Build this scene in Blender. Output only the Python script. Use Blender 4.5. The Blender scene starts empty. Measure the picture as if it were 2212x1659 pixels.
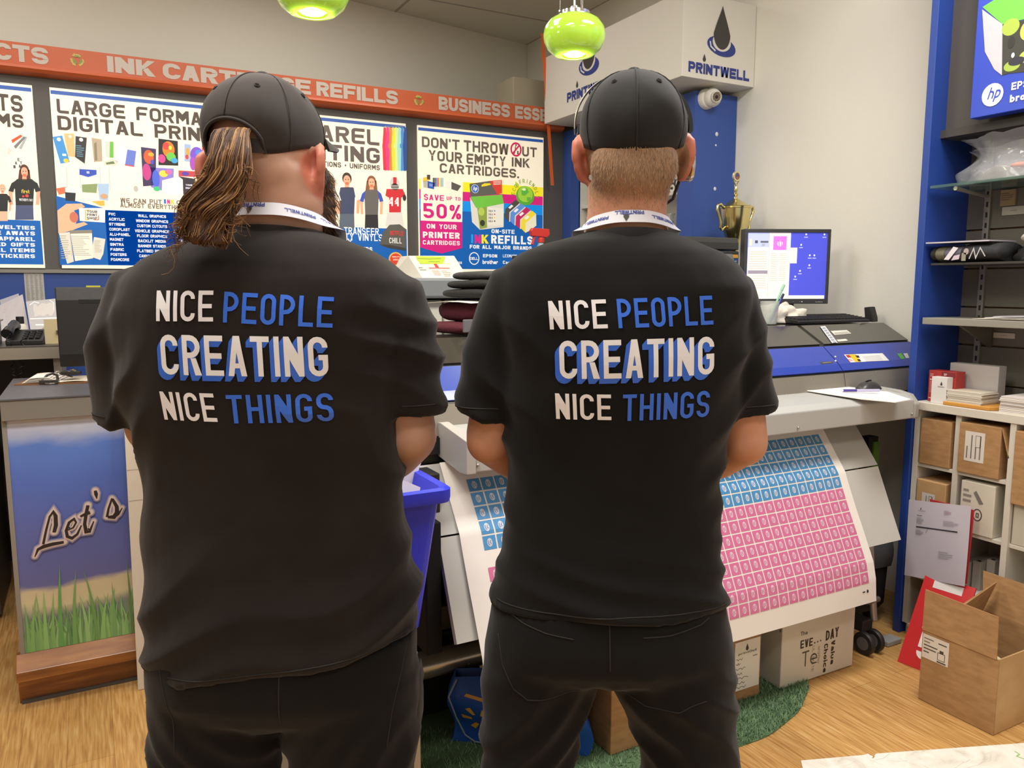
import bpy, bmesh, math, random
from math import sin, cos, pi, radians, sqrt
from mathutils import Vector, Matrix, noise
from mathutils.bvhtree import BVHTree
random.seed(7)
SC = bpy.context.scene
COL = SC.collection
# ---------------------------------------------------------------- camera
F, CX, CY, CAMH = 1700.0, 1106.0, 829.5, 1.45
PIT, YAW = radians(7.16), radians(28.4)
cam = bpy.data.cameras.new('camera'); camo = bpy.data.objects.new('camera', cam); COL.objects.link(camo)
cam.sensor_width = 36.0; cam.lens = 36.0*F/2212.0; cam.clip_start = .02
camo.location = (0, 0, CAMH); camo.rotation_euler = (pi/2-PIT, 0, -YAW)
SC.camera = camo
# ---------------------------------------------------------------- world, view, ceiling lights
w = bpy.data.worlds.new('world'); SC.world = w; w.use_nodes = True
w.node_tree.nodes['Background'].inputs[0].default_value = (1, .96, .89, 1)
w.node_tree.nodes['Background'].inputs[1].default_value = .58
SC.view_settings.view_transform = 'Standard'; SC.view_settings.look = 'None'
SC.view_settings.gamma = 1.0; SC.view_settings.use_curve_mapping = False
SC.view_settings.exposure = 0.0
def area(name, x, y, z, sx, sy, power, col=(1, .955, .895)):
    l = bpy.data.lights.new(name, 'AREA'); l.shape = 'RECTANGLE'; l.size = sx; l.size_y = sy
    l.energy = power; l.color = col
    o = bpy.data.objects.new(name, l); COL.objects.link(o); o.location = (x, y, z); return o
# shop ceiling troffers above the frame; last two added to brighten the back wall
for (lx, ly, pw) in ((-.9, -.6, 26), (1.4, -.7, 26), (-1.3, 2.6, 18), (.5, 3.0, 26), (2.2, 1.3, 62), (-.05, 1.15, 54), (1.5, 4.35, 13), (-.5, 3.95, 11)):
    area('ceiling_and_fill_light', lx, ly, 3.37, 1.15, .55, pw)
# ---------------------------------------------------------------- pixel helpers (photograph frame 2212 x 1659)
sp_, cp_, sy_, cy_ = sin(PIT), cos(PIT), sin(YAW), cos(YAW)
def ray(u, v):
    a = (u-CX)/F; b = (CY-v)/F; f = cp_+b*sp_; z = -sp_+b*cp_
    return Vector((a*cy_+f*sy_, -a*sy_+f*cy_, z))
def at(u, v, X=None, Y=None, Z=None):
    d = ray(u, v)
    t = X/d.x if X is not None else Y/d.y if Y is not None else (Z-CAMH)/d.z
    return Vector((0, 0, CAMH))+d*t
# ---------------------------------------------------------------- materials
_M = {}
def lin(c): c /= 255.0; return c/12.92 if c <= .04045 else ((c+.055)/1.055)**2.4
def rgb(h):
    h = h.lstrip('#'); return (lin(int(h[0:2], 16)), lin(int(h[2:4], 16)), lin(int(h[4:6], 16)), 1)
def mat(h, rough=.55, metal=0.0, emit=0.0, bump=0.0, bscale=60, coat=0.0, alpha=1.0, trans=0.0, var=.06, spec=.5, sheen=0.0):
    key = (h, rough, metal, emit, bump, bscale, coat, alpha, trans, var, spec, sheen)
    if key in _M: return _M[key]
    m = bpy.data.materials.new('m_'+h.strip('#')); m.use_nodes = True
    nt = m.node_tree; b = nt.nodes['Principled BSDF']; c = rgb(h)
    b.inputs['Base Color'].default_value = c
    b.inputs['Roughness'].default_value = rough; b.inputs['Metallic'].default_value = metal
    b.inputs['Specular IOR Level'].default_value = spec
    if coat: b.inputs['Coat Weight'].default_value = coat; b.inputs['Coat Roughness'].default_value = .08
    if sheen: b.inputs['Sheen Weight'].default_value = sheen; b.inputs['Sheen Roughness'].default_value = .6
    if alpha < 1: b.inputs['Alpha'].default_value = alpha
    if trans: b.inputs['Transmission Weight'].default_value = trans
    if emit: b.inputs['Emission Color'].default_value = c; b.inputs['Emission Strength'].default_value = emit
    if bump or var:
        tc = nt.nodes.new('ShaderNodeTexCoord'); n = nt.nodes.new('ShaderNodeTexNoise'); n.inputs['Scale'].default_value = bscale
        n.inputs['Detail'].default_value = 3
        nt.links.new(tc.outputs['Object'], n.inputs['Vector'])
        if var:
            mp = nt.nodes.new('ShaderNodeMapRange'); mp.inputs['To Min'].default_value = max(0, rough-var); mp.inputs['To Max'].default_value = min(1, rough+var)
            nt.links.new(n.outputs['Fac'], mp.inputs['Value']); nt.links.new(mp.outputs['Result'], b.inputs['Roughness'])
        if bump:
            bp = nt.nodes.new('ShaderNodeBump'); bp.inputs['Strength'].default_value = bump; bp.inputs['Distance'].default_value = .01
            nt.links.new(n.outputs['Fac'], bp.inputs['Height']); nt.links.new(bp.outputs['Normal'], b.inputs['Normal'])
    _M[key] = m
    return m
def ramp_mat(name, scale3, stops, rough=.5, nscale=1.0, detail=6, bump=0.0, coat=0.0, dist=0.0, sheen=0.0, spec=.5):
    """noise through a colour ramp in object space (wood, cardboard, cloth mottling)"""
    m = bpy.data.materials.new(name); m.use_nodes = True; nt = m.node_tree; b = nt.nodes['Principled BSDF']
    tc = nt.nodes.new('ShaderNodeTexCoord'); mp = nt.nodes.new('ShaderNodeMapping'); mp.inputs['Scale'].default_value = scale3
    n = nt.nodes.new('ShaderNodeTexNoise'); n.inputs['Scale'].default_value = nscale; n.inputs['Detail'].default_value = detail; n.inputs['Distortion'].default_value = dist
    r = nt.nodes.new('ShaderNodeValToRGB'); e = r.color_ramp.elements
    e[0].position, e[0].color = stops[0][0], rgb(stops[0][1]); e[1].position, e[1].color = stops[-1][0], rgb(stops[-1][1])
    for p, h in stops[1:-1]: x = e.new(p); x.color = rgb(h)
    nt.links.new(tc.outputs['Object'], mp.inputs['Vector']); nt.links.new(mp.outputs['Vector'], n.inputs['Vector'])
    nt.links.new(n.outputs['Fac'], r.inputs['Fac']); nt.links.new(r.outputs['Color'], b.inputs['Base Color'])
    b.inputs['Roughness'].default_value = rough; b.inputs['Specular IOR Level'].default_value = spec
    if coat: b.inputs['Coat Weight'].default_value = coat; b.inputs['Coat Roughness'].default_value = .15
    if sheen: b.inputs['Sheen Weight'].default_value = sheen; b.inputs['Sheen Roughness'].default_value = .5
    if bump:
        bp = nt.nodes.new('ShaderNodeBump'); bp.inputs['Strength'].default_value = bump; bp.inputs['Distance'].default_value = .004
        nt.links.new(n.outputs['Fac'], bp.inputs['Height']); nt.links.new(bp.outputs['Normal'], b.inputs['Normal'])
    return m
def ink(h): return mat(h, .5, var=0)
GLOW = .40
def lit(h): return mat(h, .35, emit=GLOW, var=0)
# ---------------------------------------------------------------- mesh builder
ROOT = {}
class MB:
    def __init__(s): s.v = []; s.f = []; s.m = []; s.mats = []
    def mi(s, m):
        if m not in s.mats: s.mats.append(m)
        return s.mats.index(m)
    def add(s, vs, fs, m):
        o = len(s.v); k = s.mi(m); s.v += [tuple(p) for p in vs]
        for f in fs: s.f.append(tuple(i+o for i in f)); s.m.append(k)
    def hexa(s, p, m):   # p: 4 bottom (ccw), 4 top
        s.add(p, [(3, 2, 1, 0), (4, 5, 6, 7), (0, 1, 5, 4), (1, 2, 6, 5), (2, 3, 7, 6), (3, 0, 4, 7)], m)
    def box(s, x0, x1, y0, y1, z0, z1, m, M=None):
        p = [Vector(q) for q in ((x0, y0, z0), (x1, y0, z0), (x1, y1, z0), (x0, y1, z0), (x0, y0, z1), (x1, y0, z1), (x1, y1, z1), (x0, y1, z1))]
        if M: p = [M @ q for q in p]
        s.hexa(p, m)
    def prism(s, poly, x0, x1, m, axis='x', M=None):   # poly in the other two axes
        n = len(poly)
        def P(q, a):
            r = Vector((a, q[0], q[1])) if axis == 'x' else Vector((q[0], a, q[1])) if axis == 'y' else Vector((q[0], q[1], a))
            return M @ r if M else r
        vs = [P(q, x0) for q in poly]+[P(q, x1) for q in poly]
        s.add(vs, [tuple(range(n))[::-1], tuple(range(n, 2*n))]+[(i, (i+1) % n, n+(i+1) % n, n+i) for i in range(n)], m)
    def loft(s, rings, m, caps=True, closed=True):
        n = len(rings[0]); o = []; fs = []
        vs = [p for r in rings for p in r]
        for k in range(len(rings)-1):
            for i in range(n if closed else n-1):
                j = (i+1) % n; fs.append((k*n+i, k*n+j, (k+1)*n+j, (k+1)*n+i))
        if caps and closed: fs += [tuple(range(n))[::-1], tuple(range((len(rings)-1)*n, len(rings)*n))]
        s.add(vs, fs, m)
    def tube(s, pts, r, m, n=8, caps=True, flat=1.0):
        pts = [Vector(p) for p in pts]; k = len(pts); rr = r if isinstance(r, (list, tuple)) else [r]*k
        rings = []; t0 = None; N = None
        for i in range(k):
            t = (pts[min(i+1, k-1)]-pts[max(i-1, 0)]).normalized()
            if N is None:
                a = Vector((0, 0, 1)) if abs(t.z) < .9 else Vector((1, 0, 0))
                N = (a-t*a.dot(t)).normalized()
            else: N = (N-t*N.dot(t)).normalized()
            Bn = t.cross(N)
            rings.append([pts[i]+N*(rr[i]*cos(2*pi*j/n))+Bn*(rr[i]*flat*sin(2*pi*j/n)) for j in range(n)])
        s.loft(rings, m, caps)
    def lathe(s, prof, c, m, n=28, M=None, caps=True):
        c = Vector(c); rings = []
        for r, z in prof:
            ring = [Vector((r*cos(2*pi*j/n), r*sin(2*pi*j/n), z)) for j in range(n)]
            if M: ring = [M @ p for p in ring]
            rings.append([p+c for p in ring])
        s.loft(rings, m, caps)
    def ell(s, c, r, m, nu=24, nv=14, M=None):
        c = Vector(c); rings = []
        for k in range(nv+1):
            th = -pi/2+pi*k/nv; th = max(-pi/2+.02, min(pi/2-.02, th))
            ring = [Vector((r[0]*cos(th)*cos(2*pi*j/nu), r[1]*cos(th)*sin(2*pi*j/nu), r[2]*sin(th))) for j in range(nu)]
            if M: ring = [M @ p for p in ring]
            rings.append([p+c for p in ring])
        s.loft(rings, m)
    def sheet(s, fn, nu, nv, m, th=.0008):   # a thin curved sheet: fn(u,v) in 0..1 -> Vector, given thickness
        g = [[Vector(fn(i/nu, j/nv)) for i in range(nu+1)] for j in range(nv+1)]
        def nrm(i, j):
            a = g[j][min(i+1, nu)]-g[j][max(i-1, 0)]; b = g[min(j+1, nv)][i]-g[max(j-1, 0)][i]
            n = a.cross(b); return n.normalized() if n.length > 1e-9 else Vector((0, 0, 1))
        top = [g[j][i]+nrm(i, j)*th for j in range(nv+1) for i in range(nu+1)]
        bot = [g[j][i] for j in range(nv+1) for i in range(nu+1)]
        W = nu+1; n = len(top); fs = []
        for j in range(nv):
            for i in range(nu):
                a = j*W+i; fs.append((a, a+1, a+W+1, a+W)); fs.append((n+a+W, n+a+W+1, n+a+1, n+a))
        rim = [i for i in range(W)]+[j*W+nu for j in range(1, nv+1)]+[nv*W+i for i in range(nu-1, -1, -1)]+[j*W for j in range(nv-1, 0, -1)]
        for k in range(len(rim)):
            a, b = rim[k], rim[(k+1) % len(rim)]; fs.append((b, a, n+a, n+b))
        s.add(top+bot, fs, m)
    def mesh(s, name, off=(0, 0, 0)):
        me = bpy.data.meshes.new(name); ox, oy, oz = off
        me.from_pydata([(a-ox, b-oy, c-oz) for a, b, c in s.v], [], s.f)
        for m in s.mats: me.materials.append(m)
        me.polygons.foreach_set('material_index', s.m); me.update()
        return me
    def build(s, name, parent=None, smooth=None, bevel=0.0, sub=0, origin=None, local=False):
        if parent is not None: off = (0, 0, 0) if local else ROOT[parent.name]
        else: off = origin if origin is not None else (0, 0, 0)
        me = s.mesh(name, off); o = bpy.data.objects.new(name, me); COL.objects.link(o)
        if parent is not None: o.parent = parent; ROOT[o.name] = off
        else: o.location = off; ROOT[o.name] = Vector(off)
        finish(o, smooth, bevel, sub)
        return o
def finish(o, smooth=None, bevel=0.0, sub=0):
    me = o.data
    if smooth is not None:
        me.polygons.foreach_set('use_smooth', [True]*len(me.polygons))
        if smooth < 180: me.set_sharp_from_angle(angle=radians(smooth))
    if bevel:
        b = o.modifiers.new('bevel', 'BEVEL'); b.width = bevel; b.segments = 2; b.limit_method = 'ANGLE'; b.angle_limit = radians(40)
        b.harden_normals = False
    if sub:
        m = o.modifiers.new('sub', 'SUBSURF'); m.levels = sub; m.render_levels = sub
def tag(o, label=None, cat=None, group=None, kind=None):
    if label: o['label'] = label
    if cat: o['category'] = cat
    if group: o['group'] = group
    if kind: o['kind'] = kind
    return o
def thing(name, label, cat, loc=(0, 0, 0), group=None):
    o = bpy.data.objects.new(name, None); COL.objects.link(o); o.location = loc; o.empty_display_size = .05
    ROOT[o.name] = Vector(loc); return tag(o, label, cat, group)
def struct(o): o['kind'] = 'structure'; return o
def rotz(a, c=(0, 0, 0)): c = Vector(c); return Matrix.Translation(c) @ Matrix.Rotation(a, 4, 'Z') @ Matrix.Translation(-c)
def frame(c, x, y, z):
    M = Matrix((x, y, z)).transposed().to_4x4(); M.translation = Vector(c); return M
# ---------------------------------------------------------------- lettering: a stroke alphabet, each glyph a set of flat polygons
def fil(path, closed=False, seg=4):
    n = len(path); out = []
    for i, p in enumerate(path):
        q = Vector(p[:2]); r = p[2] if len(p) > 2 else 0
        if r <= 0 or (not closed and i in (0, n-1)): out.append(q); continue
        a = Vector(path[(i-1) % n][:2])-q; b = Vector(path[(i+1) % n][:2])-q
        def lim(k, other): return .5 if (len(path[k]) > 2 and path[k][2] > 0 and (closed or k not in (0, n-1))) else 1.0
        d = min(r, a.length*lim((i-1) % n, 0)*.999, b.length*lim((i+1) % n, 0)*.999)
        A = q+a.normalized()*d; Bp = q+b.normalized()*d; C = q+(a.normalized()+b.normalized())*d
        for k in range(seg+1):   # circular arc about C for right angles, close to it for others
            t = k/seg; w1, w2, w3 = (1-t)**2, 2*t*(1-t)*.7071, t*t; s_ = w1+w2+w3
            out.append((A*w1+q*w2+Bp*w3)/s_)
    res = []
    for p in out:
        if not res or (p-res[-1]).length > 1e-4: res.append(p)
    if closed and (res[0]-res[-1]).length < 1e-4: res.pop()
    return res
def strip(path, t, closed=False, seg=4):
    p = fil(path, closed, seg); n = len(p); Lp, Rp = [], []
    for i in range(n):
        if closed or 0 < i < n-1:
            a = (p[i]-p[(i-1) % n]).normalized(); b = (p[(i+1) % n]-p[i]).normalized()
        elif i == 0: a = b = (p[1]-p[0]).normalized()
        else: a = b = (p[-1]-p[-2]).normalized()
        na = Vector((-a.y, a.x)); nb = Vector((-b.y, b.x)); m = na+nb
        m = m/m.length_squared*2 if m.length_squared > .15 else na
        tt = t[i] if isinstance(t, list) else t
        Lp.append(p[i]+m*tt/2); Rp.append(p[i]-m*tt/2)
    return [[Rp[i], Rp[(i+1) % n], Lp[(i+1) % n], Lp[i]] for i in range(n if closed else n-1)]
def V2(*a): return [Vector(q) for q in a]
def glyph(ch, W, t, r, er=0.0):
    """polygons of one character: cap height 1, width W, stroke t, corner radius r (er: radius of E and similar)"""
    L, R, B, T, M = t/2, W-t/2, t/2, 1-t/2, .5; S = strip; c = t*.9
    vert = lambda x: [V2((x, 0), (x+t, 0), (x+t, 1), (x, 1))]
    bar = lambda x0, x1, y: [V2((x0, y-t/2), (x1, y-t/2), (x1, y+t/2), (x0, y+t/2))]
    def slant(x0, y0, x1, y1, d): return [V2((x0, y0), (x0+d, y0), (x1+d, y1), (x1, y1))]
    d = t*1.1
    if ch == ' ': return [], W*.62
    if ch in '.': return [V2((0, 0), (t, 0), (t, t), (0, t))], t
    if ch == ',': return [V2((0, 0), (t*.6, -t*.8), (t, -t*.8), (t, t), (0, t))], t
    if ch == "'": return [V2((t*.1, 1-.3), (t*.9, 1-.3), (t, 1), (0, 1))], t
    if ch == '-': return bar(0, W*.55, M), W*.55
    if ch == '!': return [V2((t*.1, .3), (t*.9, .3), (t, 1), (0, 1)), V2((0, 0), (t, 0), (t, t), (0, t))], t
    if ch == '*': return [[Vector((t*.9+t*.9*cos(2*pi*k/10), M+t*.9*sin(2*pi*k/10))) for k in range(10)]], t*1.8   # bullet
    if ch in 'I': return vert(0), t
    if ch == 'l': return vert(0), t
    if ch == 'O' or ch == '0': return S([(L, B, r), (R, B, r), (R, T, r), (L, T, r)], t, True), W
    if ch == 'Q': return S([(L, B, r), (R, B, r), (R, T, r), (L, T, r)], t, True)+[V2((W*.55, .22), (W*.9, -.08), (W*.9+t, -.08), (W*.55+t, .22))], W
    if ch == 'C': return S([(R, T-.2), (R, T, r), (L, T, r), (L, B, r), (R, B, r), (R, B+.2)], t), W
    if ch == 'G': return S([(R, T-.2), (R, T, r), (L, T, r), (L, B, r), (R, B, r), (R, M-.02, 0), (W*.52, M-.02)], t), W
    if ch == 'S' or ch == '5' and False: return S([(R, T-.19), (R, T, r), (L, T, r), (L, M, r), (R, M, r), (R, B, r), (L, B, r), (L, B+.19)], t), W
    if ch == '$': return S([(R, T-.19), (R, T, r), (L, T, r), (L, M, r), (R, M, r), (R, B, r), (L, B, r), (L, B+.19)], t)+[V2((W/2-t/3, 1), (W/2+t/3, 1), (W/2+t/3, 1.12), (W/2-t/3, 1.12)), V2((W/2-t/3, -.12), (W/2+t/3, -.12), (W/2+t/3, 0), (W/2-t/3, 0))], W
    if ch == '5': return S([(R, T), (L, T), (L, M+.04), (R, M+.04, r), (R, B, r), (L, B, r), (L, B+.15)], t), W
    if ch == '4': return [V2((R-t, 0), (R, 0), (R, 1), (R-t, 1))]+[V2((0, .24), (R-t, .24), (R-t, .24+t), (t*.9, .24+t)), V2((0, .24+t), (t*1.1, .24+t), (R-t, 1-t*.9), (R-t, 1))], W
    if ch == '6': return S([(L, M, 0), (R, M, r), (R, B, r), (L, B, r), (L, T, r), (R, T, r), (R, T-.15)], t), W
    if ch == '3': return S([(L, T), (R, T, r), (R, M, r), (W*.3, M)], t)+S([(R-.02, M-t/2, 0), (R, B, r), (L, B)], t), W
    if ch == '1': return vert(W*.3)+[V2((0, .78), (W*.3, 1-t), (W*.3, 1))], W*.3+t
    if ch == '2': return S([(L, T-.2), (L, T, r), (R, T, r), (R, M, r), (L, .36, r), (L, B), (W, B)], t), W
    if ch == '%':
        o = [(L, .62), (W*.42, .62), (W*.42, T), (L, T)]
        a = S([(x, y, .12) for x, y in o], t*.75, True); b2 = [[p+Vector((W*.62, -.56)) for p in q] for q in a]
        return a+b2+[V2((W*.18, 0), (W*.18+t*.8, 0), (W*.86+t*.8, 1), (W*.86, 1))], W*1.1
    if ch == '&': return S([(W, B), (W*.25, T-.12, .1), (W*.25, T, .12), (W*.7, T, .12), (W*.7, M+.08, .12), (L, M-.1, .1), (L, B, .15), (W*.75, B, .2), (W*.95, M-.05)], t*.9), W
    if ch == 'E': return S([(W, T), (L, T, er), (L, B, er), (W, B)], t)+bar(t, W*.92, M), W
    if ch == 'F': return S([(W, T), (L, T, er), (L, 0)], t)+bar(t, W*.88, M-.02), W
    if ch == 'L': return S([(L, 1), (L, B, er), (W*.95, B)], t), W*.95
    if ch == 'T': return bar(0, W, T)+[V2((W/2-t/2, 0), (W/2+t/2, 0), (W/2+t/2, 1-t), (W/2-t/2, 1-t))], W
    if ch == 'H': return vert(0)+vert(W-t)+bar(t, W-t, M), W
    if ch == 'D': return S([(L, B), (R, B, r*1.15), (R, T, r*1.15), (L, T)], t, True), W
    if ch == 'P': return vert(0)+S([(t, T), (R, T, r), (R, M-.06, r), (t, M-.06)], t), W
    if ch == 'R': return vert(0)+S([(t, T), (R, T, r), (R, M, r), (t, M)], t)+[V2((W-d-.02, 0), (W+.01, 0), (W*.5+d*.8, M-t/2), (W*.5-d*.2, M-t/2))], W
    if ch == 'B': return vert(0)+S([(t, T), (R-.03, T, r), (R-.03, M+.01, r), (t, M+.01)], t)+S([(R-.08, M+.01-t/2), (R, M-t*.9, t*.5), (R, B, r), (t, B)], t), W
    if ch == 'U': return S([(L, 1), (L, B, r), (R, B, r), (R, 1)], t), W
    if ch == 'J': return S([(L, .28), (L, B, r), (R, B, r), (R, 1)], t), W
    if ch == 'N':
        k = min(.62, d*sqrt(1+(1/(max(W-2*t, .05)))**2)*.82)
        return vert(0)+vert(W-t)+[V2((t, 1), (t, 1-k), (W-t, 0), (W-t, k))], W
    if ch in 'AV':
        e = t*.62; q = (W/2-d)/(W/2-e); h = W/2
        xin = lambda y: d+y*(h-e)
        P = [V2((0, 0), (d, 0), (h, q), (h, 1), (h-e, 1)), V2((W, 0), (W-d, 0), (h, q), (h, 1), (h+e, 1))[::-1]]
        if ch == 'A': y0 = .2; y1 = .2+t*.9; P.append(V2((xin(y0), y0), (W-xin(y0), y0), (W-xin(y1), y1), (xin(y1), y1)))
        else: P = [[Vector((p.x, 1-p.y)) for p in g][::-1] for g in P]
        return P, W
    if ch == 'M':
        W2 = W*1.18; h = W2/2; k = .34+t
        return vert(0)+vert(W2-t)+[V2((t, 1), (t, 1-k), (h, .18), (h, .18+k)), V2((W2-t, 1), (W2-t, 1-k), (h, .18), (h, .18+k))[::-1]], W2
    if ch == 'W':
        W2 = W*1.35; h = W2/2; a = W2*.25
        return slant(a-d/2, 0, 0, 1, d)+slant(a-d/2, 0, h-d/2, 1, d)[:]+slant(W2-a-d/2, 0, h-d/2, 1, d)+slant(W2-a-d/2, 0, W2-d, 1, d), W2
    if ch == 'K': return vert(0)+[V2((t, M-d*.6), (t, M+d*.5), (W-d*1.05, 1), (W+.02, 1)), V2((W-d*1.1, 0), (W+.03, 0), (W*.5+d*.35, M+d*.15), (W*.5-d*.45, M-d*.35))], W
    if ch == 'X': return slant(0, 0, W-d, 1, d)+[V2((0, 1), (W*.5-d*.7, M), (W*.5+d*.1, M+.05), (d, 1)), V2((W-d, 0), (W, 0), (W*.5+d*.6, M), (W*.5-d*.1, M-.05))], W
    if ch == 'Y': return [V2((W/2-t/2, 0), (W/2+t/2, 0), (W/2+t/2, M), (W/2-t/2, M)), V2((W/2-t/2, M), (W/2+t*.1, M+d*.4), (d, 1), (0, 1)), V2((W/2+t/2, M), (W, 1), (W-d, 1), (W/2-t*.1, M+d*.4))[:]], W
    if ch == 'Z': return bar(0, W, T)+bar(0, W, B)+slant(0, t, W-d, 1-t, d), W
    x = .7; XT = x-t/2   # lower case
    if ch == 'o': return S([(L, B, r), (R, B, r), (R, XT, r), (L, XT, r)], t, True), W
    if ch == 'b': return vert(0)+S([(t, XT), (R, XT, r), (R, B, r), (t, B)], t), W
    if ch == 'p': return [[p+Vector((0, -.3)) for p in vert(0)[0]]]+S([(t, XT), (R, XT, r), (R, B, r), (t, B)], t), W
    if ch == 'd': return vert(W-t)+S([(W-t, XT), (L, XT, r), (L, B, r), (W-t, B)], t), W
    if ch == 'h': return vert(0)+S([(t, XT), (R, XT, r), (R, 0)], t), W
    if ch == 'n': return [V2((0, 0), (t, 0), (t, x), (0, x))]+S([(t, XT), (R, XT, r), (R, 0)], t), W
    if ch == 'r': return [V2((0, 0), (t, 0), (t, x), (0, x))]+S([(t, XT), (W*.75, XT)], t), W*.75
    if ch == 'u': return S([(L, x), (L, B, r), (R, B, r), (R, x)], t), W
    if ch == 'i': return [V2((0, 0), (t, 0), (t, x), (0, x)), V2((0, x+.1), (t, x+.1), (t, x+.1+t), (0, x+.1+t))], t
    if ch == 't': return S([(L+.05, .95), (L+.05, B, r*.7), (W*.7, B)], t)+[V2((L+.05+t/2, x-t), (W*.7, x-t), (W*.7, x), (L+.05+t/2, x))], W*.7
    if ch == 'e': return S([(t*.9, x/2), (R, x/2, 0), (R, XT, r), (L, XT, r), (L, B, r), (W*.95, B)], t*.92), W
    if ch == 'c': return S([(W*.95, XT), (L, XT, r), (L, B, r), (W*.95, B)], t), W
    if ch == 'a': return S([(L, XT), (R, XT, r), (R, 0)], t)+S([(R-t/2, x*.52), (L, x*.52, r*.5), (L, B, r*.5), (R-t/2, B)], t*.85), W
    if ch == 's': return S([(W*.95, XT), (L, XT, r*.7), (L, x/2, r*.7), (R, x/2, r*.7), (R, B, r*.7), (L*.8, B)], t*.8), W
    if ch == 'f': return S([(L+.05, 0), (L+.05, T, r), (W*.7, T)], t)+[V2((L+.05+t/2, x-t), (W*.65, x-t), (W*.65, x), (L+.05+t/2, x))], W*.7
    if ch == 'y': return [V2((0, x), (W*.5-d*.3, .1), (W*.5+d*.4, .1+.1), (d, x)), V2((W*.1, -.3), (W*.1+d, -.3), (W, x), (W-d, x))], W
    if ch == 'k': return vert(0)+[V2((t, .25), (t, .25+d), (W-d, x), (W, x)), V2((W-d, 0), (W, 0), (W*.5, .42), (W*.5-d*.6, .34))], W
    if ch == 'm': return [V2((0, 0), (t, 0), (t, x), (0, x))]+S([(t, XT), (W*.75, XT, r*.6), (W*.75, 0)], t)+S([(W*.75+t/2, XT), (W*1.4, XT, r*.6), (W*1.4, 0)], t), W*1.4+t/2
    if ch == 'v': return [V2((0, x), (W*.5-d*.5, 0), (W*.5, 0), (W*.5, .12), (d, x)), V2((W, x), (W-d, x), (W*.5, .12), (W*.5, 0), (W*.5+d*.5, 0))], W
    if ch == 'g': return vert(0)[:0]+S([(R, x), (R, -.3+t/2, r*.6), (L, -.3+t/2)], t)+S([(R-t/2, XT), (L, XT, r*.6), (L, B, r*.6), (R-t/2, B)], t), W
    return S([(L, B), (R, B), (R, T), (L, T)], t, True), W
STY = dict(cond=dict(W=.50, t=.135, r=.26, gap=.135), sq=dict(W=.78, t=.205, r=.22, er=.12, gap=.13), wide=dict(W=.95, t=.23, r=.24, gap=.10),
           heavy=dict(W=.74, t=.24, r=.3, gap=.06), sans=dict(W=.62, t=.15, r=.3, gap=.14), bold=dict(W=.66, t=.21, r=.3, gap=.12), thin=dict(W=.6, t=.1, r=.25, gap=.14))
def layout(s, style, **kw):
    st = dict(STY[style]); st.update(kw); gap = st.pop('gap'); x = 0; out = []
    for ch in s:
        g, w = glyph(ch, st['W'], st['t'], st['r'], st.get('er', 0))
        out += [[Vector((p.x+x, p.y)) for p in poly] for poly in g]; x += w+gap
    return out, x-gap
class Print:
    """flat printing on a surface: mp(x, y, lift) gives the point; every layer lies a hair above the one below"""
    def __init__(s, mb, O=None, S=None, T=None, N=None, col=ink, mp=None, step=.0004):
        s.mb, s.col, s.step = mb, col, step
        if mp: s.mp = mp
        else:
            O, S, T, N = Vector(O), Vector(S).normalized(), Vector(T).normalized(), Vector(N).normalized()
            s.mp = lambda x, y, l: O+S*x+T*y+N*l
    def poly(s, pts, c, l=1):
        m = s.col(c) if isinstance(c, str) else c
        s.mb.add([s.mp(p[0], p[1], l*s.step) for p in pts], [tuple(range(len(pts)))], m)
    def rect(s, x0, y0, x1, y1, c, l=1): s.poly([(x0, y0), (x1, y0), (x1, y1), (x0, y1)], c, l)
    def ell(s, cx, cy, rx, ry, c, l=1, n=22, rot=0):
        s.poly([(cx+rx*cos(2*pi*k/n)*cos(rot)-ry*sin(2*pi*k/n)*sin(rot), cy+rx*cos(2*pi*k/n)*sin(rot)+ry*sin(2*pi*k/n)*cos(rot)) for k in range(n)], c, l)
    def line(s, pts, t, c, l=1, closed=False):
        for q in strip(pts, t, closed): s.poly(q, c, l)
    def text(s, x, y, txt, h, c, l=2, style='sans', fit=None, skew=0, align='l', rise=0, **kw):
        g, w = layout(txt, style, **kw)
        kx = h if fit is None else fit/w
        x0 = x-(w*kx if align == 'r' else w*kx/2 if align == 'c' else 0)
        for poly in g: s.poly([(x0+p.x*kx+skew*p.y*h, y+p.y*h+rise*p.x*kx) for p in poly], c, l)
        return w*kx
    def lines(s, x0, y0, x1, y1, n, c, l=2, seed=1, fill=.45):   # grey rows of print too small to read
        rnd = random.Random(seed)
        for k in range(n):
            y = y1-(k+.5)*(y1-y0)/n; hh = (y1-y0)/n*fill/2
            s.rect(x0, y-hh, x0+(x1-x0)*(.55+.45*rnd.random()), y+hh, c, l)
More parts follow.
